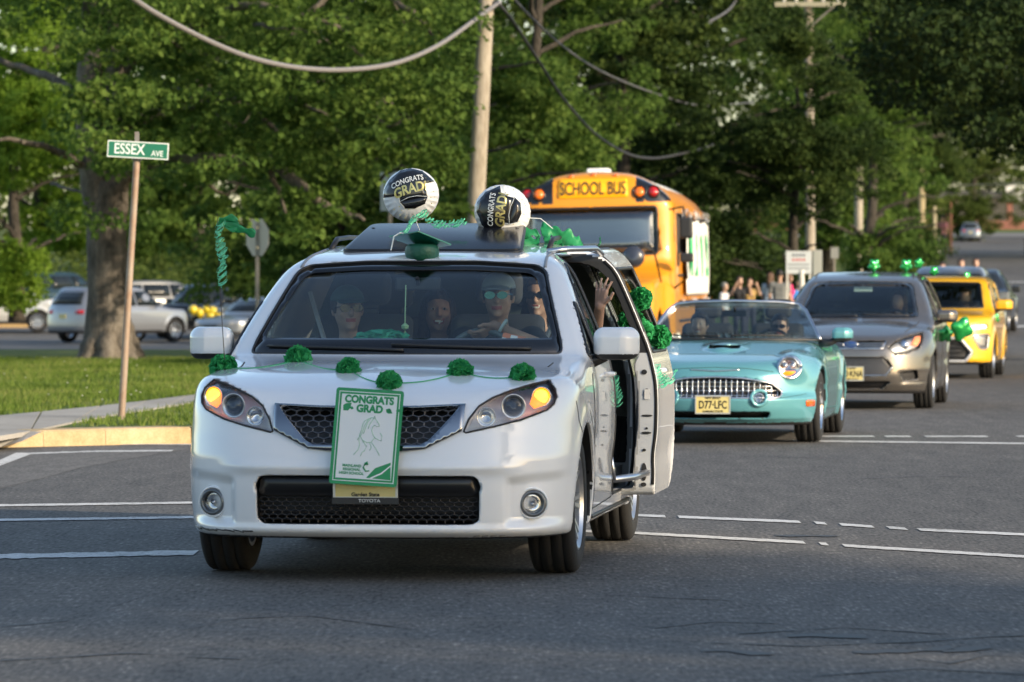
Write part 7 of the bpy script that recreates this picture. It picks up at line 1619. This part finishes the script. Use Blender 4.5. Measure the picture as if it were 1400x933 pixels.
# cap in the corner
q = MB(); q.prism([(.015, -.200), (.055, -.150), (.130, -.118), (.136, -.205)], .0028, .0034, MP); q.build('printed_cap', PGm, bd)
q = MB(); q.prism([(.04, -.203), (.09, -.178), (.134, -.135), (.134, -.128), (.085, -.172), (.032, -.199)], .0036, .004, MP); q.build('printed_outline', PW_, bd)
q = MB(); q.tube([MP @ Vector((x, y, .0035)) for x, y in ((.028, -.165), (.010, -.168), (-.003, -.150), (.004, -.132), (.018, -.128))], [.003, .004, .005, .006, .010], 6); q.build('printed_tassel', PGm, bd)
hs = [[(.062, .072), (.052, .085), (.040, .098), (.022, .103), (.008, .096), (-.010, .085), (-.020, .065), (-.022, .04), (-.030, .015)], [(.062, .072), (.064, .062), (.052, .058), (.040, .066), (.030, .055), (.028, .038), (.034, .022), (.045, .005)], [(-.030, .015), (-.032, -.012), (-.026, -.035), (-.032, -.060), (-.052, -.085)], [(.045, .005), (.030, -.018), (.008, -.022), (-.014, -.012), (-.030, .015)],
      [(-.014, -.014), (.008, -.04), (.000, -.062), (-.012, -.072), (-.018, -.090)], [(.030, -.018), (.044, -.035), (.060, -.055), (.076, -.082)], [(.045, .005), (.062, -.004), (.078, -.010), (.080, .015), (.070, .030)], [(.022, .103), (.004, .078), (-.004, .050), (-.012, .020)], [(.008, .096), (-.010, .060), (-.020, .020), (-.040, -.012)], [(.034, .100), (.016, .070), (.010, .048)], [(.020, -.018), (.032, -.044), (.026, -.06)], [(.050, .083), (.051, .080)], [(.034, .103), (.036, .112), (.041, .100)]]
for L in hs: q = MB(); q.tube([MP @ Vector((x - .004, y - .005, .0032)) for x, y in L], .0018, 5); q.build('printed_horse', PL, bd, smooth=True)
# number plate under the poster
mp_ = plate(van, '', .0, -.022, .496, '', 'Garden State', col=None); 
q = MB(); q.box((-.165, -.03, .388), (.165, -.018, .420)); q.build('plate_holder', BLK, van)
text('holder_lettering', 'DEALER  TOYOTA' if False else 'TOYOTA', .022, PW_, van, Matrix.Translation((.02, -.031, .404)) @ Matrix.Rotation(R(90), 4, 'X'), xs=1.2)
# inside the windshield (a wide flattened flower)
dp = PM[1].copy(); dp.materials.clear(); dp.materials.append(GTI); do = pom(0, 0, 'mint green paper flower lying on the minivan dashboard', 2, loc=dpt(-.13, 1.46, 1.165), grp=None, mesh=dp); do.rotation_euler = (0, 0, .1); do.scale = (2.1, 1.3, .95)
P = project(VF, [(.565, 1.195)], 'f')[0]; g_ = grad(VF, np.array([P]), .01)[0]; g_ /= np.linalg.norm(g_); Ms = Matrix.Translation(P - g_ * .014) @ Vector((0, 0, 1)).rotation_difference(Vector(g_)).to_matrix().to_4x4()
stk = empty('windshield_sticker', (0, 0, 0), 0, 'orange and white inspection sticker in the lower right of the minivan windshield', 'sticker'); stk.matrix_world = VM
q = MB(); q.box((-.06, -.03, 0), (.06, .032, .001), M=Ms); q.build('sticker_base', mat('sticker_orange', (.62, .20, .10), .6), stk)
q = MB(); q.box((-.06, -.045, 0.0012), (.06, -.015, .002), M=Ms); q.build('sticker_band', mat('sticker_white', (.7, .7, .7), .6), stk)
q = MB(); q.box((-.018, -.028, .0022), (.018, .022, .003), M=Ms); q.build('sticker_panel', mat('sticker_white', (.7, .7, .7), .6), stk)
q = MB(); q.tube([dpt(-.06, 1.83, 1.46), dpt(-.06, 1.80, 1.30), dpt(-.06, 1.80, 1.20)], .003, 5); q.lathe([(0, -.02), (.018, -.01), (.02, .005), (.0, .022)], 12, 0, Matrix.Translation(dpt(-.06, 1.80, 1.24))); tag(q.build('hanging_charm', mat('charm_green', (.35, .55, .3), .4)), 'small pale charm hanging from the minivan rear-view mirror', 'charm')
# other cars' decorations
def foil_star(px, py, d, s, label, name='foil_ornament', n=5, mint=False):
    c = at(px, py, d)
    def F(x, y, z):
        r = np.sqrt(x * x + z * z); th = np.arctan2(z, x); R_ = s * (1 - .28 * (1 - np.cos(th * n)) / 2); return (np.abs(y) - .40 * s * np.sqrt(np.maximum(1 - (r / R_) ** 2, 0)) + np.maximum(r - R_, 0) * .5 - .002) * .8
    o = net_obj(name, F, (-s * 1.1, -s * .5, -s * 1.1), (s * 1.1, s * .5, s * 1.1), max(.008, s / 14), mat('foil_green', (.01, .42, .09), .15, .6, coat=1), None, refine=1, ne=.01); o.location = c; o.rotation_euler = (.2, .3 * math.sin(px), .4); return tag(o, label, 'ornament', 'green foil ornaments on the following cars')
foil_star(1195, 363, 57.3, .085, 'green foil ornament on the grey car roof, leftmost'); foil_star(1239, 363, 57.4, .085, 'green foil ornament on the grey car roof, second from the left'); foil_star(1256, 360.5, 58, .07, 'green foil ornament on the grey car roof, third from the left'); foil_star(1277, 371, 58.8, .065, 'green foil ornament on the rear right of the grey car roof')
foil_star(1322, 377.5, 75, .075, 'green foil ornament on the yellow car roof'); foil_star(1315, 450, 56.6, .155, 'large green foil star balloon right of the grey car', n=4); foil_star(1293, 457, 56.8, .11, 'small green foil balloon by the grey car door'); foil_star(1359, 436, 73.6, .10, 'green and blue foil balloon under the yellow car mirror'); foil_star(1345, 383, 93, .08, 'green foil ornament on the silver pickup')
